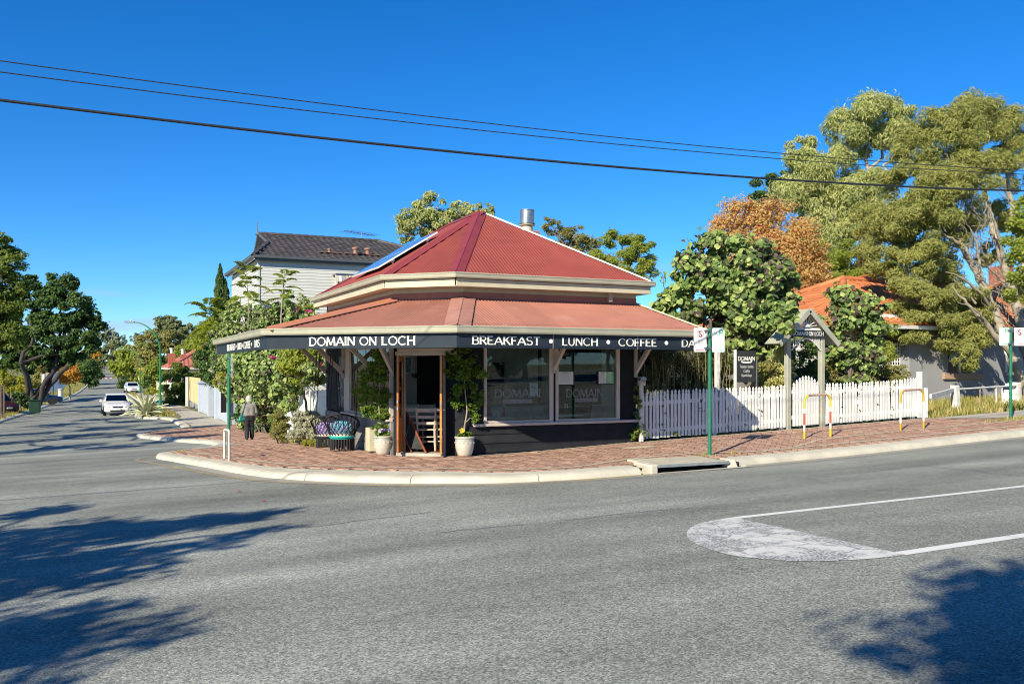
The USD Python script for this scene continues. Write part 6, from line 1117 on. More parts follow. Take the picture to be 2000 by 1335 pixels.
# ---------------------------------------------------------------- houses
def tiles(t, poly, eave, mat, tw=.30, tl=.33, limit=300, name='roof_tile', lift=.03):
    """courses of separate curved tiles over a planar roof face"""
    p0, p1 = np.array(eave[0], float), np.array(eave[1], float); u = (p1 - p0) / np.linalg.norm(p1 - p0); q = np.array(poly, float); n = nrm(q); v = np.cross(n, u); v *= np.sign(v[2])
    Q = sg.Polygon(np.stack([(q - p0) @ u, (q - p0) @ v], 1)); x0, y0, x1, y1 = Q.bounds; ms = []; prof = np.array([-.5, -.28, -.05, .18, .36, .5]); hz = np.array([.0, -.012, .0, .032, .032, .0])
    Qb = Q.buffer(.06)
    for r, y in enumerate(np.arange(y0, y1, tl)):
        for x in np.arange(x0 + (r % 2) * 0, x1 + tw, tw):
            if not Qb.contains(sg.Point(x, y + tl / 2)): continue
            j = rng.normal(0, .003); L = min(tl + .03, Q.bounds[3] - y + .05); V = []
            for yy, up in ((y - .02, .032), (y + L, .004)): V += [p0 + u * (x + a * tw) + v * yy + n * (h + up + lift + j) for a, h in zip(prof, hz)]
            V += [p0 + u * (x + a * tw) + v * (y - .02) + n * (lift - .005) for a in prof]; k = 6
            F = [[i, i + 1, k + i + 1, k + i] for i in range(k - 1)] + [[2 * k + i, 2 * k + i + 1, i + 1, i] for i in range(k - 1)]
            ms.append((np.array(V), np.array(F)))
    t.many(name, ms, mat, limit=limit)
def house_hip(t, x0, x1, y0, y1, ze, zr, mat, shown, lining='grey_render', limit=300, tw=.3, tl=.33, ridge=True):
    h = (y1 - y0) / 2; a, b, c, d = [np.array([x, y, ze]) for x, y in ((x0, y0), (x1, y0), (x1, y1), (x0, y1))]; r0, r1 = np.array([x0 + h, y0 + h, zr]), np.array([x1 - h, y0 + h, zr])
    fs = {'front': ([a, b, r1, r0], (a, b)), 'left': ([d, a, r0], (d, a)), 'right': ([b, c, r1], (b, c)), 'rear': ([c, d, r0, r1], (c, d))}
    for k, (poly, ev) in fs.items():
        t.part('roof_deck', slab_under(poly, .02, -.02), mat)
        if k in shown: tiles(t, poly, ev, mat, tw, tl, limit)
    if ridge:
        for p, q in ((a, r0), (b, r1), (r0, r1), (d, r0)): 
            n_ = max(2, int(np.linalg.norm(q - p) / .42)); t.many('ridge_tile', [tube([p + (q - p) * i / n_ + [0, 0, .07], p + (q - p) * (i + 1.06) / n_ + [0, 0, .085]], [.12, .135], 8) for i in range(n_)], mat, limit=60)
    return a, b, c, d, r0, r1
# white two-storey house left of the cafe
wh = T('weatherboard_house', 'cream two-storey weatherboard house with dark tiled roof behind the left awning', 'house', (8, 32, -1.2)); D0 = 44.
cL = at_d(505, 505, D0); hx0, hy0 = cL[0], cL[1]; hz1 = cL[2]; hx1 = float(on_l(738, 480, hy0 + 4.75)[0]) + 4.4; hy1 = hy0 + 9.5; ez = hz1 + .10
brd = []
zz = -1.5; bh = .155
while zz < hz1 - .02:
    z1 = min(zz + bh, hz1); V = np.array([(hx0, hy0 - .028, zz), (hx1, hy0 - .028, zz), (hx1, hy0 - .012, z1), (hx0, hy0 - .012, z1), (hx0, hy0 + .02, zz), (hx1, hy0 + .02, zz)], float); brd.append((V, np.array([[0, 1, 2], [0, 2, 3], [4, 1, 0], [4, 5, 1]]))); zz += bh
for m in brd: wh.part('weatherboard', m, 'cladding_board')
zz = -1.5
while zz < hz1 - .02:
    z1 = min(zz + bh, hz1); V = np.array([(hx0 - .028, hy1, zz), (hx0 - .028, hy0 + .005, zz), (hx0 - .012, hy0 + .005, z1), (hx0 - .012, hy1, z1), (hx0 + .02, hy1, zz), (hx0 + .02, hy0 + .005, zz)], float); wh.part('weatherboard', (V, np.array([[0, 1, 2], [0, 2, 3], [4, 1, 0], [4, 5, 1]])), 'cladding_board'); zz += bh
wh.part('wall_core', box(hx0 + .021, hx1, hy0 + .021, hy1, -1.5, hz1), 'cladding'); wh.part('corner_board', cbox(hx0 - .06, hx0 + .06, hy0 - .06, hy0 + .03, -1.5, hz1, .006), 'cladding')
ry = hy0 + 4.75; zr_ = at_d(513, 461, depth((hx0 + 2.0, ry)))[2]; ov = .30
# front slope with a small gablet at its left end, hip below it
rA, rB = np.array([hx0 + 1.9, ry, zr_]), np.array([hx1 - 4.4, ry, zr_]); eA, eB = np.array([hx0 - ov, hy0 - ov, ez]), np.array([hx1 + ov, hy0 - ov, ez]); eC, eD = np.array([hx1 + ov, hy1 + ov, ez]), np.array([hx0 - ov, hy1 + ov, ez])
gA, gD = eA + (rA - eA) * .60 * np.array([1, 1, 1.]), eD + (rA - eD) * .60; gA[0] = gD[0] = hx0 + .9; 
def onslope(x, y, e, r): return np.array([x, y, ez + (zr_ - ez) * abs(y - e) / abs(r - e)])
gA = onslope(hx0 + .9, hy0 - ov + (ry - hy0 + ov) * .58, hy0 - ov, ry); gD = onslope(hx0 + .9, hy1 + ov - (hy1 + ov - ry) * .58, hy1 + ov, ry); rA[0] = hx0 + .75
front = [eA, eB, rB, rA, gA]
for poly in (front, [eB, eC, rB], [eC, eD, gD, rA, rB], [eD, eA, gA, gD]): wh.part('roof_deck', slab_under(poly, .02, -.02), 'tile_dark')
tiles(wh, front, (eA, eB), 'tile_dark', .34, .36); tiles(wh, [eD, eA, gA, gD], (eD, eA), 'tile_dark', .34, .36)
wh.part('gable_wall', (np.array([gA, gD, rA]) - [.02, 0, 0], np.array([[0, 2, 1]])), 'white_paint'); wh.part('finial', tube([rA + [-.05, 0, -.1], rA + [-.05, 0, .75]], [.05, .02], 6), 'dark_trim')
wh.part('barge_board', beam(gA + [-.04, 0, .05], rA + [-.04, 0, .05], .04, .2), 'dark_trim'); wh.part('barge_board', beam(gD + [-.04, 0, .05], rA + [-.04, 0, .05], .04, .2), 'dark_trim')
for p, q in ((rA, rB), (eA, gA), (eB, rB)): n_ = int(np.linalg.norm(q - p) / .45); wh.many('ridge_tile', [tube([p + (q - p) * i / n_ + [0, 0, .045], p + (q - p) * (i + 1.06) / n_ + [0, 0, .06]], [.11, .125], 8) for i in range(n_)], 'tile_dark', limit=60)
wh.part('gutter', gutter(eA[:2], eB[:2], ez + .05, .14, .12), 'dark_trim'); wh.part('gutter', gutter(eD[:2], eA[:2], ez + .05, .14, .12), 'dark_trim'); wh.part('fascia', run(eA[:2], eB[:2], .22, .03, ez + .02, out=-.06), 'dark_trim'); wh.part('fascia', run(eD[:2], eA[:2], .2, .03, ez + .02, out=-.06), 'white_paint')
wh.part('soffit', box(hx0 - ov, hx1, hy0 - ov + .05, hy0 - .05, ez - .06, ez - .04), 'cladding'); wh.part('soffit', box(hx0 - ov + .05, hx0 - .05, hy0 - .05, hy1 + ov, ez - .06, ez - .04), 'white_wall')
def pt_front(px, py): return on_l(px, py, hy0 - .06)
a, b = pt_front(655, 538), pt_front(690, 560); wfr = wh.part('window_frame', cbox(a[0], a[0] + 1.4, hy0 - .10, hy0 - .04, b[2] - .9, a[2] - .05, .01), 'white_paint'); wh.part('window_pane', box(a[0] + .1, a[0] + 1.3, hy0 - .11, hy0 - .102, b[2] - .8, a[2] - .15), 'car_glass', under=wfr)
aw = wh.part('awning_hood', cbox(a[0] - .15, a[0] + 2.6, hy0 - .75, hy0 - .05, a[2] - .02, a[2] + .06, .01), 'dark_trim')
for i in range(14): wh.part('awning_stripe', beam((a[0] - .1 + .18 * i, hy0 - .70, a[2] - .02), (a[0] - .1 + .18 * i, hy0 - .78, a[2] - .38), .16, .012), ('cream_paint' if i % 3 == 0 else 'white_paint' if i % 3 == 1 else 'grey_fabric'), under=aw)
sdx = on_r(492, 600, hx0 - .06); wfr = wh.part('window_frame', cbox(hx0 - .10, hx0 - .03, hy0 + 1.2, hy0 + 2.6, sdx[2] - 1.2, sdx[2] + .3, .01), 'white_paint'); wh.part('window_pane', box(hx0 - .108, hx0 - .101, hy0 + 1.3, hy0 + 2.5, sdx[2] - 1.1, sdx[2] + .2), 'car_glass', under=wfr)
wh.part('balcony_rail', beam((hx0 - .6, hy0 + .6, 4.1), (hx0 - .6, hy0 + 4.4, 4.1), .05, .05), 'white_paint')
wh.many('baluster', [cbox(hx0 - .62, hx0 - .58, y, y + .03, 3.3, 4.1, .004) for y in np.arange(hy0 + .6, hy0 + 4.4, .22)], 'white_paint'); wh.part('balcony_deck', cbox(hx0 - .65, hx0 - .06, hy0 + .5, hy0 + 4.5, 3.15, 3.3, .01), 'cladding')
for px, py, w, h in ((694, 494, .11, .45), (718, 496, .11, .45), (643, 503, .06, .3)):
    q = on_l(px, py, hy0 + 1.0); zb = ez + (zr_ - ez) * (1.0 + ov) / (ry - hy0 + ov); wh.part('roof_vent', lathe([(w, zb - .1), (w, zb + h * .7), (w * 1.6, zb + h * .72), (w * 1.6, zb + h * .9), (w * .5, zb + h)], 12, (q[0], q[1], 0)), 'terracotta', smooth=40); wh.part('vent_flashing', beam((q[0] - .6, q[1], zb + .06), (q[0] + .6, q[1], zb + .06), .5, .03), 'terracotta')
an_ = on_l(706, 472, ry); ant = T('roof_antenna', 'thin television aerial on the dark tiled roof', 'antenna', (an_[0], ry, zr_)); zt = at_d(705, 461, depth((an_[0], ry)))[2]
ant.part('mast', tube([(an_[0], ry, zr_ - .3), (an_[0], ry, zt + .25)], .022, 6), 'alloy'); ant.part('boom', tube([(an_[0] - 1.1, ry - .3, zt + .2), (an_[0] + .9, ry + .3, zt + .12)], .016, 5), 'alloy')
for k in range(9): x = an_[0] - 1.0 + k * .22; ant.part('element', tube([(x + .06 * 5, ry - .3 + k * .07 - .5, zt + .19 - k * .008), (x - .06 * 5, ry - .3 + k * .07 + .5, zt + .19 - k * .008)], .009, 4), 'alloy')
# orange tiled house on the right
oh = T('tiled_house', 'grey rendered house with bright orange tiled roof behind the right trees', 'house', (20, 8, .3)); ow0, ow1, oy0, oy1 = 15.6, 29.0, 4.6, 12.6
oe = float(on_l(1790, 640, oy0)[2]); orz = float(at_d(1625, 548, depth((19.5, oy0 - .5 + 4.4)))[2])
house_hip(oh, 15.0, 29.6, oy0 - .5, oy1 + .5, oe, orz, 'tile_orange', ('front', 'left'), tw=.30, tl=.32)
wx = [on_l(x, 700, oy0)[0] for x in (1780, 1850, 1905, 1962)]
g0 = float(P(20, oy0))
oh.part('wall', box(wx[0], wx[1], oy0, oy0 + .25, g0 - .4, oe - .03), 'grey_render'); oh.part('wall', box(wx[2], wx[3] + 6, oy0, oy0 + .25, g0 - .4, oe - .03), 'grey_render'); zwt, zwb = float(on_l(1875, 664, oy0)[2]), float(on_l(1875, 728, oy0)[2])
oh.part('wall', cat([box(wx[1], wx[2], oy0 + .002, oy0 + .25, g0 - .4, zwb), box(wx[1], wx[2], oy0 + .002, oy0 + .25, zwt, oe - .03)]), 'grey_render'); oh.part('wall', box(ow0, wx[0] - .01, oy0 + 2.2, oy0 + 2.4, g0 - .4, oe - .03), 'white_wall')
oh.part('wall', box(ow0, ow1, oy1 - .2, oy1, g0 - .4, oe - .03), 'grey_render'); oh.part('porch_corner', cbox(wx[0] - .18, wx[0] + .45, oy0 - .06, oy0 + .3, g0 - .4, oe - .04, .01), 'grey_render')
wfr = oh.part('window_frame', cat([cbox(wx[1], wx[1] + .08, oy0 + .05, oy0 + .12, zwb, zwt), cbox(wx[2] - .08, wx[2], oy0 + .05, oy0 + .12, zwb, zwt), cbox((wx[1] + wx[2]) / 2 - .04, (wx[1] + wx[2]) / 2 + .04, oy0 + .05, oy0 + .12, zwb, zwt)]), 'white_paint'); oh.part('window_pane', box(wx[1], wx[2], oy0 + .09, oy0 + .1, zwb, zwt), 'window_glass', under=wfr); oh.part('room', box(wx[1], wx[2], oy0 + .8, oy0 + .85, zwb, zwt), 'interior_dark', under=wfr)
oh.part('brick_sill', cbox(wx[1] - .25, wx[2] + .35, oy0 - .09, oy0 + .05, zwb - .22, zwb, .01), 'brick_wall'); oh.part('brick_sill', cbox(wx[3] + .1, wx[3] + 1.6, oy0 - .09, oy0 + .05, zwb - .1, zwb + .02, .01), 'white_wall')
w2 = oh.part('window_frame', cat([cbox(wx[3], wx[3] + .1, oy0 - .05, oy0 + .02, zwb + .02, zwt + .3), cbox(wx[3] + 1.2, wx[3] + 1.3, oy0 - .05, oy0 + .02, zwb + .02, zwt + .3)]), 'white_paint'); oh.part('window_blind', box(wx[3] + .1, wx[3] + 1.2, oy0 - .02, oy0 - .005, zwb + .02, zwt + .3), 'brick_wall', under=w2)
oh.part('gutter', gutter((15.0, oy0 - .5), (29.6, oy0 - .5), oe + .03, .12, .11), 'white_paint')
lt0, lt1, lz0, lz1 = on_l(1718, 690, oy0 + .3)[0], on_l(1775, 690, oy0 + .3)[0], float(on_l(1745, 726, oy0 + .3)[2]), float(on_l(1745, 668, oy0 + .3)[2]); lat = T('porch_lattice', 'white square lattice screen on the porch of the grey house', 'lattice', (lt0, oy0 + .3, g0))
for x in np.arange(lt0, lt1 + .01, .12): lat.part('upright', cbox(x - .018, x + .018, oy0 + .28, oy0 + .30, lz0, lz1, .003), 'white_paint')
for z in np.arange(lz0, lz1 + .01, .12): lat.part('crossbar', cbox(lt0, lt1, oy0 + .301, oy0 + .32, z - .018, z + .018, .003), 'white_paint')
lat.part('beam', cbox(lt0 - .6, lt1 + .1, oy0 + .24, oy0 + .34, lz1 + .25, lz1 + .5, .01), 'white_paint'); lat.part('gable_infill', beam((lt0 - .4, oy0 + .1, lz1 + .75), (lt0 + .7, oy0 + .1, lz1 + .75), .05, .4), 'white_paint')
for px, py in ((1698, 555),): q = at_d(px, 556, 36.5); oh.part('chimney', cat([cbox(q[0] - .34, q[0] + .34, q[1] - .3, q[1] + .3, q[2] - 1.6, q[2] - .12, .01), cbox(q[0] - .45, q[0] + .45, q[1] - .4, q[1] + .4, q[2] - .16, q[2] - .08, .01), cbox(q[0] - .22, q[0] + .22, q[1] - .22, q[1] + .22, q[2] - .07, q[2] + .33, .03), cbox(q[0] - .27, q[0] + .27, q[1] - .27, q[1] + .27, q[2] + .331, q[2] + .40, .02)]), 'tile_orange')
h3 = T('brick_house', 'far house with orange roof and brick chimney half hidden by the leaning trunks', 'house', (34, 12, .5)); house_hip(h3, 30.2, 44, 6.0, 15, 3.9, 6.4, 'tile_orange', ('front', 'left'), limit=120, tw=.4, tl=.45); h3.part('wall', box(30.7, 43.5, 6.5, 14.5, -.2, 3.88), 'grey_render'); cq = at_d(1955, 560, 44); h3.part('chimney', cbox(cq[0] - .4, cq[0] + .4, cq[1] - .4, cq[1] + .4, 4.5, cq[2] + 1., .02), 'brick_chimney')
# red roofed house down the side street
rh = T('red_tiled_house', 'red tiled house with brick chimneys down the side street', 'house', (7, 74, -1)); q = at_d(330, 719, 92.); rx0, ry0 = q[0], q[1]; reh = q[2]; rr = at_d(428, 652, 98)[2]
house_hip(rh, rx0, rx0 + 15, ry0, ry0 + 13, reh, rr, 'tile_red', ('front', 'left'), limit=200, tw=.45, tl=.5); rh.part('wall', box(rx0 + .6, rx0 + 14.4, ry0 + .6, ry0 + 12.4, -1.6, reh - .02), 'white_wall'); rh.part('gutter', gutter((rx0, ry0), (rx0 + 15, ry0), reh + .05, .16, .15), 'white_paint'); rh.part('gutter', gutter((rx0, ry0 + 13), (rx0, ry0), reh + .05, .16, .15), 'white_paint')
for px, pt, w in ((335, 690, .36), (357, 692, .28)):
    q = at_d(px, pt + 12, 98.); q2 = at_d(px, pt, 98.); rh.part('chimney', cbox(q[0] - w, q[0] + w, q[1] - w, q[1] + w, q[2] - 2.5, q2[2], .02), 'brick_chimney'); rh.part('chimney_pot', lathe([(.16, q2[2]), (.16, q2[2] + .5), (.22, q2[2] + .5), (.22, q2[2] + .6), (0, q2[2] + .62)], 8, (q[0], q[1], 0)), 'white_paint')
fh = T('far_house', 'tiny house with terracotta roof on the far hill above the side street', 'house', at_d(262, 694, 380)); q = at_d(255, 697, 380); house_hip(fh, q[0], q[0] + 9, q[1], q[1] + 8, q[2], q[2] + 2.2, 'tile_red', (), ridge=False); fh.part('wall', box(q[0] + .4, q[0] + 8.6, q[1] + .4, q[1] + 7.6, q[2] - 5, q[2] - .02), 'white_wall')
# ---------------------------------------------------------------- post and pipe barrier before the grey house
def leanpost(lab, px, pyb, pyt, w, lean):
    p = ground(px, pyb); d = depth(p); h = (pyb - pyt) / F_ * d; t = T('timber_post', lab, 'post', p); m = cbox(-w / 2, w / 2, -w / 2, w / 2, -.1, h, .02); v = m[0].copy(); v += (meshkit.fbm(v * 9)[:, None] - .5) * .03; v[:, 0] += v[:, 2] * lean; t.part('post', (v, m[1]), 'weathered_white', world=False); return p, h
q1, hh1 = leanpost('weathered white timber post leaning left, in the grass before the grey house', 1867, 800, 752, .20, -.07); q2, hh2 = leanpost('weathered white timber post behind the right-hand sign pole', 1987, 786, 746, .22, -.10)
br = T('pipe_barrier', 'low pipe and timber barrier strung between the weathered white posts', 'barrier', q1); zt = q1[2] + hh1
br.part('timber_rail', beam((fe + .5, -.05, float(P(fe, 0)) + .58), (q1[0] - .1, q1[1], zt - .14), .06, .13, bev=.02), 'weathered_white'); z2 = q2[2] + hh2 - .1
br.part('pipe', tube([(q1[0], q1[1] - .05, zt - .12), (q2[0], q2[1] - .05, z2)], .028, 8), 'pipe_white', smooth=60)
for s in (.35, .62, .72):
    c = q1 + (q2 - q1) * s; z = zt - .12 + (z2 - zt + .12) * s; br.part('upright', tube([(c[0], c[1] - .05, float(P(c[0], c[1])) - .05), (c[0] - (.03 if s > .5 else 0), c[1] - .05, z - .02)], .022, 8), 'rust_pipe' if s < .5 else 'pipe_white', smooth=60)
cf = T('chain_mesh', 'dark chain-wire mesh under the right end of the pipe barrier', 'fence', q2); a, b = q1 + (q2 - q1) * .74, q2; w_m = []
for k in range(16):
    for s_ in (1, -1):
        s0 = k / 16; s1 = s0 + s_ * .22; 
        if 0 <= s1 <= 1.02: p, q = a + (b - a) * s0, a + (b - a) * s1; w_m.append(tube([(p[0], p[1], p[2] + .02), (q[0], q[1], q[2] + .66)], .004, 3))
cf.part('mesh', cat(w_m), 'alloy')
# ---------------------------------------------------------------- trees, hedges, garden plants
RT3, FW3 = np.array([.9050, -.4254, 0.]), np.array([.4254, .9050, 0.])   # across and away from the viewer, in plan
def leaves(pos, nor, axis, L, W, shape='diamond', rg=None, curl=.18):
    n = len(pos); axis = axis - nor * np.einsum('ij,ij->i', axis, nor)[:, None]; axis /= np.linalg.norm(axis, axis=1, keepdims=True) + 1e-9; side = np.cross(nor, axis); s = rg.uniform(.65, 1.3, (n, 1)); l, w = L * s, W * s * rg.uniform(.85, 1.15, (n, 1))
    if shape == 'diamond':
        V = np.stack([pos - axis * l * .5, pos + side * w * .5 + nor * w * curl, pos + axis * l * .5 - nor * l * .12, pos - side * w * .5 + nor * w * curl], 1); F = np.array([[0, 1, 2], [0, 2, 3]])
    else:                                                # broad heart-shaped leaf
        pr = ((-.30, 0, 0), (-.46, .26, .03), (-.22, .50, .10), (.16, .46, .12), (.46, .20, .02), (.60, 0, -.10), (.46, -.20, .02), (.16, -.46, .12), (-.22, -.50, .10), (-.46, -.26, .03)); V = np.stack([pos + axis * l * a + side * w * b + nor * w * c for a, b, c in pr], 1); F = np.array([[0, i + 1, i] for i in range(1, 9)])[:, [0, 2, 1]]
    k = V.shape[1]; return V.reshape(-1, 3), (F[None] + k * np.arange(n)[:, None, None]).reshape(-1, 3)
def unit(rg, n):
    v = rg.normal(size=(n, 3)); return v / np.linalg.norm(v, axis=1, keepdims=True)
def ball(blobs, L, W, seed, cover=4.5, puffs=20, psize=.42, droop=0., shape='diamond', up=.45, shell=.62, flat=.75, thin=.35):
    """foliage as leaf sprays clustered in puffs over each limb's share of the crown; blobs: (centre, across, away, up)"""
    rg = np.random.default_rng(seed); P_, N_, A_ = [], [], []
    for c, ra, rb, rc in blobs:
        area = math.pi * ra * rc; n = int(1.6 * cover * area / (L * W * (.5 if shape == 'diamond' else .75))); k = max(5, int(puffs * (.7 + .6 * rg.random())))
        d = unit(rg, k); rad = shell + (1.04 - shell) * rg.random((k, 1)) ** .7; d *= rad; d[:, 2] += .04
        pc = c + d[:, :1] * ra * RT3 + d[:, 1:2] * rb * FW3 + d[:, 2:] * rc * np.array([0, 0, 1.]); pr = psize * min(ra, rc) * rg.uniform(.65, 1.45, k) ** 1.0
        w = pr ** 2; cnt = rg.multinomial(n, w / w.sum())
        for q, r, m in zip(pc, pr, cnt):
            o = unit(rg, m); rr = (thin + (1 - thin) * rg.random((m, 1)) ** .6) * (1 + .25 * rg.normal(size=(m, 1)) * (rg.random((m, 1)) < .25))
            P_.append(q + o * rr * r * np.array([1.15, 1.15, flat])); out = o * .7 + (q - c) / (np.linalg.norm(q - c) + 1e-6) * .35
            N_.append(out + rg.normal(size=(m, 3)) * .55 + [0, 0, up] + SUN * .50); A_.append(rg.normal(size=(m, 3)) + o * .5 + np.array([0, 0, -droop]))
    p, n_, a = np.vstack(P_), np.vstack(N_), np.vstack(A_); n_ /= np.linalg.norm(n_, axis=1, keepdims=True); return leaves(p, n_, a, L, W, shape, rg)
def px_blobs(bl, d, deep=.9):                            # d: depth, or ('x', r): as deep as the line x = r lies behind that pixel
    out = []
    for b in bl:
        px, py, rx, ry = b[:4]; dd = (d if not isinstance(d, tuple) else min(60., (d[1] + 6.95) / (.905 * (px - 1000) / F_ + .4254))) + (b[4] if len(b) > 4 else 0.); k = dd / F_; out.append((at_d(px, py, dd), rx * k, max(rx, ry) * .5 * k * deep + min(rx, ry) * .5 * k * deep, ry * k))
    return out
def limb(a, b, r0, r1, rg, n=7, wob=.06):
    a, b = np.array(a, float), np.array(b, float); L = np.linalg.norm(b - a); t = np.linspace(0, 1, n)[:, None]; p = a + (b - a) * t + rg.normal(size=(n, 3)) * L * wob * np.sin(np.pi * t) + np.array([0, 0, L * .06]) * np.sin(np.pi * t); return tube(p, r0 + (r1 - r0) * t[:, 0], 8)
def tree(name, label, catg, bl, d, leaf, L, W, seed, base=None, trunk=.2, bark='bark_mid', group=None, world_blobs=None, limbs=True, stems=1, skip=0, **kw):
    blobs = world_blobs or px_blobs(bl, d); rg = np.random.default_rng(seed + 99); cs = np.array([b[0] for b in blobs]); wts = np.array([b[1] * b[3] for b in blobs]); cm = (cs * wts[:, None]).sum(0) / wts.sum()
    if base is None: b0 = np.array([cm[0], cm[1]])
    elif len(base) == 2: q = at_d(base[0], base[1], d if not isinstance(d, tuple) else (d[1] + 6.95) / (.905 * (base[0] - 1000) / F_ + .4254)); b0 = q[:2]
    else: b0 = np.array(base[:2])
    z0 = float(P(*b0)); t = T(name, label, catg, (b0[0], b0[1], z0), group=group); lo = min(b[0][2] - b[3] for b in blobs); top = np.array([cm[0] * .7 + b0[0] * .3, cm[1] * .7 + b0[1] * .3, max(z0 + .3, lo + .25 * (cm[2] - lo))])
    if limbs:
        for s in range(stems):
            o = np.array([rg.normal() * trunk * 1.2, rg.normal() * trunk * 1.2, 0]) if stems > 1 else np.zeros(3); fk = top + (np.array([rg.normal(), rg.normal(), 0]) * trunk * 6 if stems > 1 else 0)
            t.part('trunk', limb((b0[0] + o[0], b0[1] + o[1], z0 - .2), fk, trunk * (1 if stems == 1 else .6), trunk * .55, rg, 8, .025), bark, smooth=60)
            for i, b in enumerate(blobs[:len(blobs) - skip]):
                if i % stems == s: t.part('limb', limb(fk, b[0] + np.array([0, 0, -.15 * b[3]]), trunk * .5, trunk * .10, rg, 8, .05), bark, smooth=60); 
        tw = []
        for b in blobs:
            for j in range(4): e = b[0] + unit(rg, 1)[0] * np.array([b[1], b[2], b[3]]) * .75; tw.append(limb(b[0] - [0, 0, .15 * b[3]], e, trunk * .12, trunk * .03, rg, 5, .06))
        t.part('twigs', cat(tw), bark, smooth=60, kind='stuff')
    t.part('crown', ball(blobs, L, W, seed, **kw), leaf); return t
# right side
tree('gum_tree', 'tall pale gum tree with open drooping crown behind the orange roof', 'tree', [(1700, 255, 85, 48), (1735, 235, 60, 35), (1655, 270, 40, 45), (1600, 325, 55, 55), (1555, 325, 30, 40), (1640, 345, 50, 45), (1575, 385, 55, 45), (1655, 410, 65, 50), (1605, 450, 60, 45), (1680, 455, 50, 45), (1770, 270, 30, 35), (1700, 360, 40, 26), (1560, 290, 28, 26), (1620, 490, 50, 35)], 48, 'leaf_gum', .26, .06, 11, base=(1660, 700), trunk=.38, bark='bark_pale', droop=1.3, cover=4.2, puffs=15, psize=.40, shell=.45, flat=1.0, up=.1)
tree('gum_tree', 'darker smaller gum crown just left of the tall pale gum', 'tree', [(1500, 368, 40, 22), (1535, 352, 30, 20), (1545, 385, 35, 30), (1490, 392, 25, 18)], 52, 'leaf_dark', .26, .07, 12, base=(1530, 700), trunk=.25, bark='bark_pale', cover=4.5, puffs=12)
tree('orange_tree', 'autumn tree with orange and russet leaves behind the hibiscus', 'tree', [(1440, 420, 42, 32), (1490, 415, 42, 28), (1415, 460, 36, 40), (1465, 460, 50, 40), (1520, 440, 45, 42), (1560, 470, 40, 45), (1500, 500, 60, 45), (1440, 510, 50, 35), (1570, 520, 40, 45), (1540, 545, 50, 35), (1398, 478, 16, 26), (1590, 500, 26, 36), (1600, 545, 22, 24), (1400, 440, 16, 24)], 38, 'leaf_autumn', .115, .07, 13, base=(1490, 720), trunk=.2, cover=2.4, puffs=26, psize=.46, shell=.3, thin=.2)
tree('light_green_tree', 'yellow-green feathery tree between the orange tree and the tiled roof', 'tree', [(1630, 500, 55, 32), (1680, 515, 55, 35), (1590, 525, 40, 28), (1640, 540, 60, 26), (1720, 530, 40, 30)], 44, 'leaf_light', .15, .05, 14, base=(1650, 720), trunk=.18, cover=4., puffs=18)
# the big grey-green tea tree with pale leaning trunks
rg_ = np.random.default_rng(5); DT = 32.0
tb = [(1800, 300, 50, 50, 1), (1850, 270, 60, 55, 0), (1900, 240, 55, 48, 1), (1960, 250, 50, 55, 2), (1770, 370, 60, 50, 0), (1830, 370, 65, 55, -1), (1900, 330, 60, 60, 0), (1985, 330, 40, 55, 2), (1750, 440, 60, 45, 0), (1810, 450, 65, 50, -1.5), (1870, 430, 50, 50, 0), (1725, 500, 50, 42, 0), (1785, 520, 60, 42, -1), (1840, 520, 40, 40, 0), (1790, 590, 70, 45, -1.5), (1850, 590, 50, 40, -1), (1900, 600, 35, 40, -1), (1810, 640, 70, 35, -1.8), (1870, 650, 50, 35, -1.5), (1760, 640, 40, 26, -1), (1885, 695, 22, 32, -2), (1905, 655, 30, 30, -1.5), (1700, 430, 35, 35, 1), (1950, 420, 30, 30, 1.5), (1935, 500, 25, 25, 1)]
bt = at_d(2015, 770, 30.0); tt = T('tea_tree', 'huge grey-green feathery tree with pale leaning trunks on the right', 'tree', (bt[0], bt[1], float(P(bt[0], bt[1]))))
def pl_(pts, r0, r1, nm='trunk', off=0.):
    q = np.array([at_d(x, y, d) for x, y, d in pts]); s = np.linspace(0, 1, len(q)); n = len(q) * 5; f = np.stack([PI_(s, q[:, k])(np.linspace(0, 1, n)) for k in range(3)], 1); f += rg_.normal(size=f.shape) * .018; tt.part(nm, tube(f, np.linspace(r0, r1, n) * (1 + .12 * rg_.normal(size=n)).clip(.7, 1.3), 10), 'bark_pale', smooth=60)
for a in [([(2020, 790, 30.), (1985, 700, 30.5), (1945, 620, 31), (1915, 545, 31.3), (1880, 480, 31.6), (1850, 400, 32), (1840, 330, 32)], .24, .05), ([(2024, 790, 30.2), (2005, 690, 30.8), (1985, 600, 31.2), (1962, 520, 31.5), (1935, 430, 32), (1915, 340, 32.2), (1905, 270, 32.4)], .22, .04), ([(2030, 780, 30.4), (2010, 600, 31), (1995, 480, 31.8), (1975, 400, 32.3), (1965, 300, 32.6)], .2, .04), ([(1985, 700, 30.5), (1930, 640, 30.2), (1895, 600, 30), (1860, 560, 29.8)], .12, .03)]: pl_(*a)
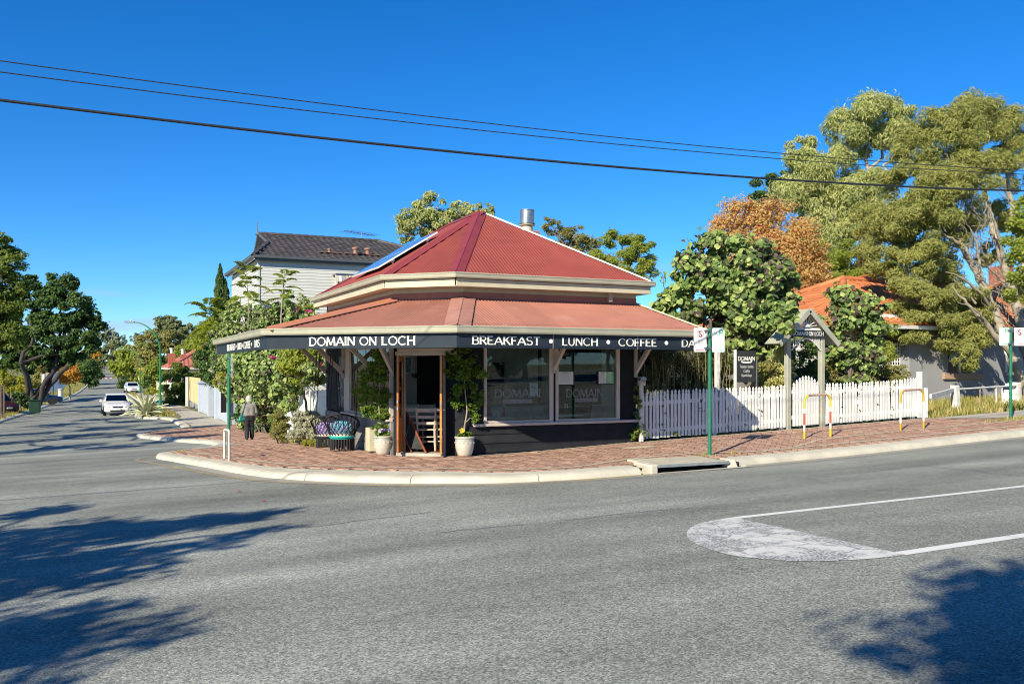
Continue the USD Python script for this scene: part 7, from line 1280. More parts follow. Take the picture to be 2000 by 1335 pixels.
for a in [([(1945, 620, 31), (1918, 575, 30.5), (1885, 548, 30.2), (1850, 530, 30)], .07, .015), ([(1915, 545, 31.3), (1905, 470, 31), (1880, 430, 30.6)], .06, .015), ([(1935, 430, 32), (1900, 390, 31.6), (1870, 330, 31.2)], .06, .012), ([(1962, 520, 31.5), (1945, 440, 31), (1925, 395, 30.8)], .07, .015), ([(1985, 600, 31.2), (1950, 540, 30.8), (1925, 520, 30.5), (1880, 505, 30.2)], .05, .01), ([(1975, 400, 32.3), (1955, 350, 32), (1930, 310, 31.8)], .05, .01), ([(1995, 480, 31.8), (1980, 410, 31.2), (1945, 370, 30.8)], .06, .012), ([(1930, 640, 30.2), (1910, 610, 29.8), (1870, 590, 29.6)], .05, .01), ([(1905, 590, 30.4), (1870, 555, 30.2), (1865, 540, 30.)], .04, .01), ([(1880, 480, 31.6), (1830, 450, 31.2), (1790, 430, 31)], .06, .012), ([(1850, 400, 32), (1800, 370, 31.8), (1770, 360, 31.5)], .05, .01)]: pl_(*a, nm='limb')
tw = []
for i in range(150):
    s = rg_.random(); a = at_d(1985 - 120 * s + rg_.normal() * 18, 640 - 300 * s + rg_.normal() * 25, 31 + rg_.normal() * .3); b = a + np.array([-.5, -.1, .35]) * rg_.uniform(.5, 1.6) + rg_.normal(size=3) * .3; tw.append(limb(a, b, .016, .004, rg_, 5, .08))
tt.part('twigs', cat(tw), 'bark_pale', kind='stuff')
tt.part('crown', ball(px_blobs(tb, DT), .17, .034, 21, cover=4.6, puffs=22, psize=.34, shell=.5, up=.3, flat=.85, droop=.2), 'leaf_tea')
tree('citrus_tree', 'bright green leafy tree entering at the right edge', 'tree', [(1995, 470, 30, 40), (2010, 420, 30, 35), (1985, 520, 22, 30), (2005, 570, 30, 35), (1990, 440, 18, 18), (2030, 500, 40, 80)], 26.5, 'leaf_light', .11, .06, 22, base=(2045, 760), trunk=.12, cover=4.5, puffs=14)
# hibiscus with big round leaves and its neighbours behind the fence
tree('hibiscus_tree', 'broad round-leaved hibiscus with dark purple tints behind the picket fence', 'tree', [(1365, 520, 52, 40), (1420, 510, 60, 45), (1480, 530, 55, 45), (1330, 555, 42, 36), (1390, 570, 70, 50), (1460, 580, 70, 55), (1520, 565, 45, 48), (1340, 605, 48, 32), (1420, 630, 75, 45), (1500, 630, 55, 48), (1380, 655, 60, 32), (1470, 670, 60, 30), (1540, 600, 30, 40), (1320, 580, 30, 20), (1400, 480, 35, 22), (1535, 650, 25, 30), (1300, 600, 22, 24), (1440, 690, 50, 26), (1500, 690, 44, 22), (1310, 630, 28, 26), (1526, 630, 26, 28, -2.9), (1546, 610, 14, 14, -3.1), (1515, 610, 26, 30, -1.8)], 24.5, 'leaf_hibiscus', .15, .15, 31, base=(1430, 780), trunk=.10, stems=3, skip=3, shape='heart', cover=4.6, puffs=15, psize=.36, up=.2)
sp = []
tw_ = T('hibiscus_shoots', 'thin leafy shoots poking above the hibiscus against the sky', 'plant', at_d(1340, 520, 24.5)); rs = np.random.default_rng(8)
for x, y, x2, y2 in ((1350, 520, 1342, 462), (1365, 500, 1366, 448), (1330, 540, 1318, 515), (1300, 570, 1290, 530), (1385, 495, 1390, 450)):
    a, b = at_d(x, y, 24.6), at_d(x2, y2, 24.4); tw_.part('stem', limb(a, b, .012, .005, rs, 5, .04), 'bark_mid'); t_ = rs.random((9, 1)); tw_.part('leaves', leaves(a + (b - a) * (.3 + .7 * t_) + rs.normal(size=(9, 3)) * .07, unit(rs, 9) + [0, 0, .3], rs.normal(size=(9, 3)), .13, .11, 'heart', rs), 'leaf_hibiscus')
tree('climbing_bush', 'round-leaved climbing bush right of the gate arbour', 'shrub', [(1650, 600, 36, 34), (1690, 605, 32, 30), (1630, 640, 34, 34), (1670, 645, 45, 36), (1705, 650, 25, 34), (1640, 690, 34, 34), (1685, 695, 34, 34), (1660, 730, 50, 30), (1640, 585, 16, 14)], 25.0, 'leaf_hibiscus', .14, .13, 32, base=(1665, 790), trunk=.08, stems=2, shape='heart', cover=4.4, puffs=13, up=.2)
def hedge(name, lab, bl, d, leaf, L, W, seed, catg='shrub', **kw): return tree(name, lab, catg, bl, d, leaf, L, W, seed, trunk=.035, stems=2, limbs=catg == 'shrub' and len(bl) > 2, **kw)
hedge('hedge_shrub', 'yellow-green shrub between the parking sign and the white post', [(1375, 740, 22, 45), (1390, 715, 18, 30), (1412, 735, 18, 40)], 22.8, 'leaf_yellow', .08, .04, 41, cover=4.5)
hedge('hedge_shrub', 'leafy shrub directly right of the cafe garden board', [(1500, 735, 26, 26), (1525, 745, 22, 20), (1495, 760, 30, 16)], 23.2, 'leaf_olive', .08, .045, 42, cover=4.)
hedge('variegated_shrub', 'cream-variegated shrub just left of the arbour post', [(1525, 700, 18, 22), (1535, 735, 18, 30), (1520, 755, 22, 20)], 23.0, 'variegated', .07, .045, 43, cover=4.2)
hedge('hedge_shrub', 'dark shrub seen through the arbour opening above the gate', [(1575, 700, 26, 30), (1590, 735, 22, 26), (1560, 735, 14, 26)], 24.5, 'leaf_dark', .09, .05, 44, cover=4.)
hedge('hedge_shrub', 'mixed olive shrub behind the right run of picket fence', [(1640, 745, 34, 26), (1690, 750, 34, 22), (1735, 745, 26, 24), (1720, 715, 22, 18), (1755, 735, 16, 22), (1625, 715, 20, 28)], 25.2, 'leaf_olive', .075, .035, 45, cover=3.4)
hedge('porch_shrub', 'thin light green shrub in front of the porch lattice', [(1700, 680, 26, 20), (1735, 640, 26, 14), (1730, 690, 18, 22)], 28., 'leaf_light', .075, .03, 46, cover=2.4)
# bamboo-like canes in the shade beside the cafe
cn = T('cane_clump', 'dark clump of thin canes in the shade beside the cafe wall', 'plant', (5.6, 1.4, float(P(5.6, 1.4)))); rc_ = np.random.default_rng(9); cs_ = []
for i in range(170):
    x, y = rc_.uniform(4.35, 7.4), rc_.uniform(.25, 1.6); z = float(P(x, y)); h = rc_.uniform(1.5, 2.6); dx = rc_.normal() * .22; cs_.append(tube([(x, y, z), (x + dx * .4, y, z + h * .6), (x + dx, y + rc_.normal() * .1, z + h)], [.010, .008, .004], 4))
cn.part('canes', cat(cs_), 'cane', kind='stuff'); cn.part('leaves', ball([(np.array([5.0, .9, 1.75]), .7, .6, .55), (np.array([6.0, 1.0, 1.7]), .8, .6, .6), (np.array([6.9, 1.1, 1.6]), .7, .6, .6), (np.array([5.6, 1.2, .9]), .9, .6, .6), (np.array([6.8, 1.2, .8]), .7, .5, .6)], .12, .022, 47, cover=2.6, droop=.9), 'leaf_bamboo')
# trees showing over the cafe roofs
tree('gum_tree', 'pale gum crown rising behind the left slope of the cafe roof', 'tree', [(850, 405, 40, 22), (815, 435, 34, 26), (870, 425, 40, 22), (905, 415, 30, 18), (940, 412, 26, 14), (790, 455, 20, 22), (840, 450, 40, 24)], 62, 'leaf_gum', .34, .10, 51, base=(860, 700), trunk=.3, bark='bark_pale', cover=4., puffs=14, droop=.8)
tree('feathery_tree', 'thin olive feathery tree just right of the kitchen flue', 'tree', [(1085, 445, 26, 14), (1120, 462, 30, 20), (1070, 432, 14, 8), (1150, 480, 20, 20), (1100, 480, 40, 26)], 46, 'leaf_olive', .2, .05, 52, base=(1100, 700), trunk=.16, cover=2.6, puffs=14)
tree('feathery_tree', 'bright green feathery tree over the right end of the rear roof', 'tree', [(1210, 465, 34, 20), (1245, 478, 32, 20), (1190, 495, 36, 24), (1235, 505, 38, 24), (1215, 535, 40, 24), (1258, 530, 22, 26), (1165, 510, 24, 20)], 44, 'leaf_light', .18, .05, 53, base=(1220, 700), trunk=.16, cover=3.4, puffs=16)
# left of the cafe: hibiscus hedge, seedlings, cypress, clipped bushes
tree('hibiscus_hedge', 'tall hibiscus hedge with pink flowers left of the cafe', 'hedge', [(590, 705, 36, 34), (545, 720, 44, 40), (505, 720, 40, 44), (470, 735, 34, 40), (520, 780, 36, 44), (500, 815, 24, 34), (575, 750, 24, 20), (465, 700, 26, 24), (610, 730, 18, 30), (445, 715, 22, 26), (540, 830, 14, 22), (560, 770, 26, 40), (530, 745, 40, 40), (495, 770, 30, 40), (580, 720, 30, 30)], ('x', -.95), 'leaf_hibiscus', .13, .12, 61, base=(515, 850), trunk=.05, stems=4, shape='heart', cover=8., puffs=20, psize=.46, up=.25)
tree('leafy_shrub', 'yellow-green shrub in the sunlit top of the hedge beside the cafe wall', 'shrub', [(600, 695, 30, 22), (570, 705, 26, 22), (620, 715, 14, 26), (590, 730, 24, 22)], 27.4, 'leaf_light', .10, .07, 62, base=(600, 830), trunk=.05, cover=3.6)
tree('hedge_tree', 'dark leafy tree at the left end of the veranda, trunk leaning over the pillared wall', 'tree', [(430, 690, 30, 24), (410, 715, 26, 24), (445, 725, 26, 24), (400, 690, 20, 18), (425, 740, 22, 16)], ('x', -.7), 'leaf_dark', .16, .11, 63, base=(466, 812), trunk=.14, bark='bark_pale', cover=4.6, puffs=14)
tree('leafy_shrub', 'bright yellow-green sprig over the pillared wall', 'shrub', [(438, 738, 14, 12), (428, 748, 12, 8), (447, 750, 8, 8)], 42, 'leaf_yellow', .14, .07, 64, base=(450, 800), trunk=.04, cover=4.)
tree('garden_trees', 'mixed leafy shrubs rising above the left awning before the cream house', 'shrub', [(470, 620, 30, 24), (510, 625, 26, 22), (445, 640, 26, 22), (550, 612, 34, 18), (590, 618, 28, 16), (430, 660, 24, 20), (480, 650, 36, 20), (530, 640, 40, 18), (560, 585, 10, 20)], ('x', -.2), 'leaf_hibiscus', .15, .12, 65, base=(520, 780), trunk=.05, stems=3, shape='heart', cover=7.5, puffs=20, psize=.46, up=.25)
tree('rose_bush', 'straggly rose with pink blooms above the veranda roof', 'shrub', [(590, 590, 12, 16), (605, 600, 10, 16), (618, 592, 8, 12)], 31, 'leaf_light', .09, .05, 66, base=(600, 780), trunk=.03, cover=2.2, limbs=True)
rg3 = np.random.default_rng(4)
for px, py, d, lb in ((579, 602, 30, 'pink bloom on the straggly rose, left one'), (601, 609, 30, 'pink bloom on the straggly rose, right one'), (536, 700, 28, 'pink flower high in the hibiscus hedge'), (624, 712, 27, 'red flower in the hedge beside the cafe wall')):
    q = at_d(px, py, d); single('bloom', leaves(np.repeat(q[None], 7, 0) + rg3.normal(size=(7, 3)) * .035, unit(rg3, 7), rg3.normal(size=(7, 3)), .085, .075, 'heart', rg3), 'pink_petal', lb, 'flower')
def frond_plant(name, lab, stem, d, n, L, seed, leaf='leaf_light', stemr=.03):
    """slim stem with a head of feathery divided fronds"""
    rg = np.random.default_rng(seed); q = np.array([at_d(x, y, d) for x, y in stem]); t = T(name, lab, 'tree', (q[0][0], q[0][1], float(P(q[0][0], q[0][1])))); g0 = np.array([q[0][0], q[0][1], float(P(q[0][0], q[0][1]))]); t.part('stem', tube(np.vstack([g0, q]), np.linspace(stemr * 1.3, stemr * .4, len(q) + 1), 7), 'bark_pale', smooth=60)
    for k in range(n):
        s = .45 + .55 * (k / max(n - 1, 1)); i = s * (len(q) - 1); i0 = min(int(i), len(q) - 2); o = q[i0] + (q[i0 + 1] - q[i0]) * (i - i0); a = k * 2.4 + rg.normal() * .3; el_ = .15 + .9 * (s - .45) / .55 + rg.normal() * .12; l = L * rg.uniform(.8, 1.15)
        u = np.linspace(0, 1, 11)[:, None]; dirh = np.array([math.cos(a), math.sin(a), 0]); r = o + dirh * l * u * math.cos(el_) + np.array([0, 0, 1.]) * (l * math.sin(el_) * u - l * .55 * u ** 2.2); side = np.cross(dirh, [0, 0, 1.]); m = 34; uu = np.linspace(.18, 1, m)
        rp = np.stack([np.interp(uu, u[:, 0], r[:, j]) for j in range(3)], 1); wl = l * .26 * np.sin(np.pi * np.clip(uu * .9 + .08, 0, 1)) ** .7; ps, ax = [], []
        for sg_ in (1, -1): ps.append(rp + side * sg_ * (wl * .5)[:, None] - [0, 0, .02]); ax.append(np.repeat((side * sg_ + dirh * .45 - [0, 0, .25])[None], m, 0))
        ps, ax = np.vstack(ps), np.vstack(ax); nn = np.repeat(np.array([[0, 0, 1.]]), 2 * m, 0) + rg.normal(size=(2 * m, 3)) * .15; nn /= np.linalg.norm(nn, axis=1, keepdims=True); v, f = leaves(ps, nn, ax, 1., .30, 'diamond', rg); 
        wl2 = np.concatenate([wl, wl]); v = v.reshape(-1, 4, 3); v = ps[:, None] + (v - ps[:, None]) * wl2[:, None, None]; t.part('frond', cat([(v.reshape(-1, 3), f), tube(r, np.linspace(.012, .004, 11), 4)]), leaf)
frond_plant('jacaranda_sapling', 'slim jacaranda sapling with feathery head before the left corner of the cream house', [(486, 660), (485, 600), (483, 560), (481, 528)], 42, 13, 1.35, 71)
frond_plant('jacaranda_sapling', 'jacaranda sapling standing out against the middle of the cream wall', [(548, 640), (550, 600), (553, 565), (556, 538)], 33, 12, .85, 72)
frond_plant('jacaranda_sapling', 'leftmost feathery jacaranda beside the cypress', [(425, 690), (418, 650), (412, 622), (408, 600)], 57, 12, 2.0, 73)
frond_plant('jacaranda_sapling', 'yellowish feathery jacaranda just above the left end of the gutter', [(412, 700), (410, 670), (408, 650)], 56, 11, 1.7, 74, 'leaf_light')
tree('jacaranda_mass', 'feathery yellow-green jacaranda crown left of the cream house, above the gutter end', 'tree', [(412, 655, 22, 26), (425, 628, 18, 26), (440, 662, 24, 26), (452, 628, 16, 24), (398, 645, 16, 16), (395, 672, 14, 16), (470, 640, 18, 26), (420, 685, 24, 18), (462, 600, 12, 20)], ('x', .1), 'leaf_light', .24, .06, 75, base=(440, 780), trunk=.12, cover=3.6, puffs=14)
cy = T('cypress', 'slender dark pencil cypress with a shorter twin left of the cream house', 'tree', at_d(434, 700, 58)); 
for x0_, top, wpx, hh in ((430, 516, 11, 150), (440, 545, 9, 120)):
    rgc = np.random.default_rng(int(x0_)); n = 7000; u = rgc.random(n) ** .8; y = top + hh * u; w = wpx * np.clip(u * 3.2, 0.02, 1) ** .75 * (1 + .15 * np.sin(u * 40)); a = rgc.random(n) * 6.283; q = np.array([at_d(x0_, yy, 58) for yy in np.linspace(top, top + hh, 40)]); qi = np.stack([np.interp(u, np.linspace(0, 1, 40), q[:, k]) for k in range(3)], 1); rr = (w * 58 / F_ * rgc.random(n) ** .35)[:, None]; pos = qi + rr * (np.cos(a)[:, None] * RT3 + np.sin(a)[:, None] * FW3); nn = np.cos(a)[:, None] * RT3 + np.sin(a)[:, None] * FW3 + rgc.normal(size=(n, 3)) * .3; nn /= np.linalg.norm(nn, axis=1, keepdims=True); cy.part('foliage', leaves(pos, nn, np.array([[0, 0, 1.]]) + rgc.normal(size=(n, 3)) * .25, .22, .08, 'diamond', rgc), 'leaf_cypress'); cy.part('trunk', tube([(q[-1][0], q[-1][1], float(P(q[-1][0], q[-1][1]))), q[-1], q[6]], [.08, .06, .02], 6), 'bark_mid')
hedge('lavender_bush', 'rounded silver-grey bush beside the hanging chairs', [(600, 825, 26, 24), (620, 835, 24, 26), (585, 840, 22, 26), (607, 850, 30, 20)], 24.6, 'leaf_grey', .07, .02, 81, cover=5., puffs=26, psize=.30, shell=.75)
hedge('clipped_bush', 'narrow yellow-green bush between the hedge and the silver bush', [(547, 825, 14, 24), (555, 840, 14, 22), (545, 845, 13, 18)], 26.4, 'leaf_olive', .07, .02, 82, cover=5., puffs=20, shell=.7)
hedge('ground_plant', 'bright green low plant under the farther hanging chair', [(605, 868, 14, 10), (625, 872, 14, 8), (640, 874, 10, 8)], 23.4, 'leaf_yellow', .09, .02, 83, 'plant', cover=4.)
hedge('ground_plant', 'low green leaves at the foot of the nearer hanging chair', [(632, 876, 9, 6), (622, 862, 9, 12)], 22.6, 'leaf_light', .06, .04, 84, 'plant', cover=3.)
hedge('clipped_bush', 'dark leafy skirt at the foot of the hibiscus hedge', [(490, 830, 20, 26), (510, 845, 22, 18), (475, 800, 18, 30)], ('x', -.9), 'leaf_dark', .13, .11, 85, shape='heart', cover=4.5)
# plants growing in and beside the pots
def potted(lab, pp, top, bl, seed, thin_x):
    c0 = at_d(*bl[0][:2], depth(pp)); t = T('potted_ficus', lab, 'pot plant', (pp[0], pp[1], pp[2] + .36)); rg = np.random.default_rng(seed); dd = depth(pp)
    st = [pp + [0, 0, .34]] + [at_d(x, y, dd + .05) for x, y in thin_x]; n = len(st) * 4; st = np.array(st); s = np.linspace(0, 1, len(st)); f = np.stack([PI_(s, st[:, k])(np.linspace(0, 1, n)) for k in range(3)], 1); t.part('trunk', tube(f, np.linspace(.024, .008, n), 8), 'bark_pale', smooth=60)
    t.part('branch', limb(f[n // 3], at_d(bl[-1][0], bl[-1][1], dd), .012, .004, rg), 'bark_pale'); t.part('foliage', ball(px_blobs(bl, dd + .1), .062, .034, seed, cover=2.9, puffs=15, psize=.36, shell=.3), 'leaf_pot'); return t
potted('leafy ficus in the left pot, climbing to the sign board', pp1, 690, [(735, 700, 26, 22), (725, 735, 28, 26), (752, 725, 20, 30), (720, 770, 26, 22), (745, 775, 22, 24), (730, 810, 22, 18), (755, 815, 12, 20), (715, 800, 12, 12), (740, 835, 14, 10)], 91, [(744, 830), (740, 790), (742, 740), (738, 700)])
potted('leafy ficus in the right pot, trained up beside the window', pp2, 690, [(905, 700, 28, 20), (895, 730, 26, 24), (925, 730, 26, 26), (905, 760, 28, 20), (935, 765, 14, 18), (890, 785, 12, 14), (920, 792, 18, 14), (880, 700, 10, 16), (928, 812, 10, 12)], 92, [(907, 835), (912, 800), (908, 760), (906, 710)])
for pp, hgt, s, lst in ((pp1, ph, 31, (('white_flower', 'white'), ('purple_flower', 'purple'))), (pp2, ph2, 32, (('yellow_flower', 'yellow'),))):
    rg = np.random.default_rng(s); c = pp + [0, 0, hgt + .02]; side = 'left' if s == 31 else 'right'; t = T('pot_flowers', f'low {" and ".join(b for _, b in lst)} pansies edging the {side} pot', 'flower', pp + [0, 0, hgt - .04]); t.part('leaves', ball([(c + [.08, -.05, 0], .10, .1, .06), (c + [-.09, -.06, .0], .09, .1, .07), (c + [0, .06, 0], .13, .1, .06)], .05, .03, s, cover=3.5), 'leaf_pot')
    for k, (mt, _) in enumerate(lst):
        for j in range(5): q = c + np.array([(-.10 if s == 32 else rg.uniform(-.1, .12)) + rg.normal() * .02, -.10 + rg.normal() * .03, .07 + rg.uniform(0, .07)]); t.part('bloom', leaves(np.repeat(q[None], 6, 0), unit(rg, 6) * .5 + [-.3, -.8, .3], rg.normal(size=(6, 3)), .045, .04, 'heart', rg), mt)
vc = hedge('wall_creeper', 'creeper climbing the right corner of the cafe by the letterbox', [(1245, 800, 7, 24), (1250, 840, 12, 14), (1243, 770, 5, 18), (1238, 848, 8, 10)], 20.2, 'leaf_mid', .06, .045, 93, 'creeper', shape='heart', cover=2.4, puffs=9)
hedge('weed', 'small yellow flowering weed at the foot of the picket fence, left', [(1318, 847, 4, 3)], 20.7, 'leaf_yellow', .05, .03, 94, 'weed', cover=4); hedge('weed', 'small weed at the foot of the picket fence near the green sign pole', [(1406, 840, 4, 4)], 21.4, 'leaf_mid', .05, .03, 95, 'weed', cover=4); hedge('weed', 'tuft of weeds in the dark picket gap where the shadow ends', [(1478, 838, 4, 4)], 21.8, 'leaf_dark', .05, .03, 96, 'weed', cover=4)
cr = T('fence_creeper', 'sparse creeper leaves threaded through the picket fence', 'creeper', (7.5, -.06, .2)); rg = np.random.default_rng(97); n = 70; x = rg.choice([5.0, 6.1, 6.9, 7.4, 7.9, 10.6, 11.2, 11.9, 12.4], n) + rg.normal(size=n) * .05; z = P(x, 0 * x) + rg.uniform(.1, 1.05, n)
cr.part('leaves', leaves(np.column_stack([x, np.full(n, -.058), z]), np.array([[0, -1., .2]]) + rg.normal(size=(n, 3)) * .3, rg.normal(size=(n, 3)), .045, .035, 'heart', rg), 'leaf_dark')
# down the side street, right side
ag = T('agave', 'big pale striped agave on the kerb island in front of the street lamp', 'agave', ground(286, 812)); rg = np.random.default_rng(55); 
for k in range(46):
    a = k * 2.399; el_ = math.radians(80 - 74 * (k / 45) ** .8 + rg.normal() * 5); L = rg.uniform(1.35, 1.95); u = np.linspace(0, 1, 7); dh = np.array([math.cos(a), math.sin(a), 0]); sd_ = np.array([-dh[1], dh[0], 0]); c = dh * (L * u * math.cos(el_))[:, None] + np.array([0, 0, 1.]) * (L * math.sin(el_) * u - L * (.45 if k % 3 == 0 else .2) * u ** 2.6)[:, None] + [0, 0, .12]; c[:, 2] = np.maximum(c[:, 2], .03)
    w = .11 * np.array([.8, 1., 1.1, 1., .8, .45, .01]); nv = np.cross(np.gradient(c, axis=0), sd_); nv /= np.linalg.norm(nv, axis=1, keepdims=True) + 1e-9; V = np.stack([c + sd_ * w[:, None] - nv * .02, c + nv * .03, c - sd_ * w[:, None] - nv * .02], 1).reshape(-1, 3); q = [[i * 3 + j, i * 3 + j + 1, i * 3 + 4 + j, i * 3 + 3 + j] for i in range(6) for j in (0, 1)]
    ag.part('leaf', arr((V * 1.0, np.array(q))), 'agave_pale' if k % 4 else 'leaf_grey', world=False)
def grass(name, lab, poly, n, h, seed, mat='grass', zf=P):
    rg = np.random.default_rng(seed); x0, y0, x1, y1 = poly.bounds; q = rg.uniform((x0, y0), (x1, y1), (int(n * 2.2), 2)); q = q[shapely.contains_xy(poly, q[:, 0], q[:, 1])][:n]; k = len(q); keep = meshkit.noise(np.column_stack([q * .9, np.zeros(k)]), seed) > .28; q = q[keep]; k = len(q); a = rg.random(k) * 6.283; hh = h * rg.uniform(.4, 1.3, k); d = np.stack([np.cos(a), np.sin(a)], 1); w = .006 + h * .045
    b = np.column_stack([q, zf(q[:, 0], q[:, 1]) - .03]); s = np.column_stack([-d[:, 1], d[:, 0], np.zeros(k)]) * w; tip = b + np.column_stack([d * (hh * rg.uniform(.1, .7, k))[:, None], hh]); V = np.stack([b - s, b + s, tip], 1).reshape(-1, 3); single(name, (V, np.arange(3 * k).reshape(-1, 3)), mat, lab, 'grass', kind='stuff')
grass('verge_grass', 'sunlit grass on the kerb island round the agave', sg.Polygon([(-4.4, 42.5), (-2.4, 41), (-2.3, 60), (-3.0, 62), (-4.3, 50)]), 5000, .22, 1); grass('front_grass', 'rough dry grass before the grey house behind the pipe barrier', sg.Polygon([(13.7, -.28), (40, -.3), (40, 4.5), (13.7, 4.4)]), 26000, .20, 2); grass('kerb_grass', 'thin strip of dry grass round the right-hand sign pole', sg.Polygon([(13.7, -1.75), (15.2, -1.98), (26, -2.05), (26, -1.62), (14.8, -1.60)]), 5000, .12, 3)
grass('left_verge_grass', 'grass verge along the left kerb of the side street', sg.Polygon([(-12.75, 20), (-17, 20), (-17, 75), (-11.6, 75), (-12.6, 46)]), 26000, .22, 4); grass('far_verge_grass', 'sunlit grass verge beyond the driveway on the left', sg.Polygon([(-11.1, 84), (-14, 84), (-11, 200), (-8.2, 200)]), 9000, .3, 5); grass('bed_grass', 'low ground cover in the planted bed beside the cafe', sg.Polygon([(-1.55, 6.2), (-1.7, 9.5), (-1.3, 15), (-.6, 15), (-.9, 9.8), (-1.25, 7.5)]), 2600, .12, 6)
grass('path_edge_grass', 'grass beside the concrete path along the side street', sg.Polygon([(-3.0, 60), (-2.4, 60), (-2.35, 118), (-3.0, 118)]), 5000, .2, 7); grass('kerb_weeds', 'tufts of grass growing in the kerb joint at the rounded corner', sg.Polygon([(-5.05, 8.2), (-4.8, 9.6), (-4.6, 9.5), (-4.9, 8.0)]), 160, .07, 8); grass('drain_weeds', 'dry weeds and litter round the foot of the green sign pole', sg.Polygon([(3.9, -2.95), (4.9, -2.98), (4.9, -2.7), (3.9, -2.65)]), 260, .09, 9)
hd_ = dict(catg='shrub')
hedge('big_bush', 'large dark rounded bush beside the concrete path before the red-roofed house', [(345, 745, 28, 26), (365, 755, 26, 26), (335, 770, 22, 22), (355, 780, 30, 18), (378, 760, 20, 20), (350, 722, 16, 12)], 74, 'leaf_mid', .26, .11, 101, cover=5., puffs=18, psize=.33)
hedge('big_bush', 'yellow-green bush trailing right of the large dark bush', [(385, 740, 22, 10), (400, 742, 18, 9), (375, 735, 12, 8)], 76, 'leaf_olive', .24, .10, 102, cover=4.)
hedge('white_flowering_bush', 'white flowering bush under the eave of the red-roofed house', [(385, 732, 20, 6), (405, 735, 14, 7)], 82, 'variegated', .22, .16, 103, cover=4.)
tree('street_tree', 'sunlit yellow-green street tree behind the second lamp', 'tree', [(250, 705, 26, 26), (275, 700, 26, 22), (235, 720, 20, 18), (262, 728, 28, 18), (285, 725, 20, 22), (240, 690, 14, 14)], 165, 'leaf_light', .55, .30, 104, base=(258, 752), trunk=.22, cover=4.6, puffs=14)
tree('street_tree', 'green street tree right of the warning sign', 'tree', [(292, 735, 18, 18), (305, 725, 20, 20), (285, 745, 12, 10), (310, 745, 16, 12)], 125, 'leaf_light', .40, .22, 105, base=(300, 768), trunk=.16, cover=4.6)
tree('street_tree', 'tall bright green tree behind the curve of the near lamp', 'tree', [(300, 670, 30, 22), (325, 665, 32, 20), (285, 695, 24, 20), (315, 700, 36, 24), (345, 690, 28, 20), (295, 715, 22, 16), (335, 715, 20, 16)], 150, 'leaf_olive', .5, .26, 106, base=(312, 755), trunk=.3, cover=4.8, puffs=14)
tree('gum_tree', 'big grey-green gum with billowing crown on the skyline right of the lamp', 'tree', [(330, 628, 26, 12), (318, 640, 22, 14), (345, 642, 30, 14), (365, 648, 20, 12), (335, 652, 40, 12), (375, 660, 14, 12)], 180, 'leaf_far', .6, .26, 107, base=(342, 740), trunk=.5, bark='bark_pale', cover=4.6, puffs=13)
tree('street_tree', 'sunlit tree between the skyline gum and the red roof', 'tree', [(375, 680, 20, 14), (390, 672, 16, 14), (360, 690, 18, 14), (400, 690, 16, 16)], 140, 'leaf_light', .46, .25, 108, base=(380, 750), trunk=.2, cover=4.6)
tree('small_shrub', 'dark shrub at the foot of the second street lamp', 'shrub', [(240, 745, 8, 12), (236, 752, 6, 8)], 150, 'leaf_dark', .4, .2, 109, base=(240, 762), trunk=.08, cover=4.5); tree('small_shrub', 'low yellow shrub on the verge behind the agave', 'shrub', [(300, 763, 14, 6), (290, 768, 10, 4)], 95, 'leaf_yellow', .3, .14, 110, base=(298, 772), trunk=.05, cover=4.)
# far skyline
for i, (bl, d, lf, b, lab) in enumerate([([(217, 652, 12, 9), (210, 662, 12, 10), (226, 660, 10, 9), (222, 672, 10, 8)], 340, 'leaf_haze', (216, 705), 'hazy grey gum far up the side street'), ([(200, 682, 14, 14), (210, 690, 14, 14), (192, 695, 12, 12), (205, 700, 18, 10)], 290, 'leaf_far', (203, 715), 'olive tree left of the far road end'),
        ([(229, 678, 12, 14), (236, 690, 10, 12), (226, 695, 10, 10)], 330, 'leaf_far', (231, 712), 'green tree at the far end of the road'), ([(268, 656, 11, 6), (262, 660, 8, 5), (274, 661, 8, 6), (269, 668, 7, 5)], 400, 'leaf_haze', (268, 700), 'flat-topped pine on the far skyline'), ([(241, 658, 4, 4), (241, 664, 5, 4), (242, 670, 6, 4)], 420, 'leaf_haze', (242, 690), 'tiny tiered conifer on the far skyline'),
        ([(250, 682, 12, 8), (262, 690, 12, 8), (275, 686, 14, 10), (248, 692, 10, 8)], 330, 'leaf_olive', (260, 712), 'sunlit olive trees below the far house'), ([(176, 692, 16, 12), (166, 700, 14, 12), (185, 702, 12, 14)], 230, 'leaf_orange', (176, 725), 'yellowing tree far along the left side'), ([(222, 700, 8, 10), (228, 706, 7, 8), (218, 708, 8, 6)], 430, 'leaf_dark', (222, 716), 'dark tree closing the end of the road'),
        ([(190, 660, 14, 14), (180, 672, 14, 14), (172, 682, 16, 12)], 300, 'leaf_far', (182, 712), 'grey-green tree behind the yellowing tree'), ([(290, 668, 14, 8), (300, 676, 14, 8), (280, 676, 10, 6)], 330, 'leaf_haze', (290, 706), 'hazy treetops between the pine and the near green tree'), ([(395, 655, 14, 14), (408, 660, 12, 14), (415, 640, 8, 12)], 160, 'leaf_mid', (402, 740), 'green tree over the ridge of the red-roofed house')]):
    tree('far_tree', lab, 'tree', bl, d, lf, d * .0035, d * .0022, 120 + i, base=b, trunk=d * .0012, cover=4.5, puffs=10, limbs=True)
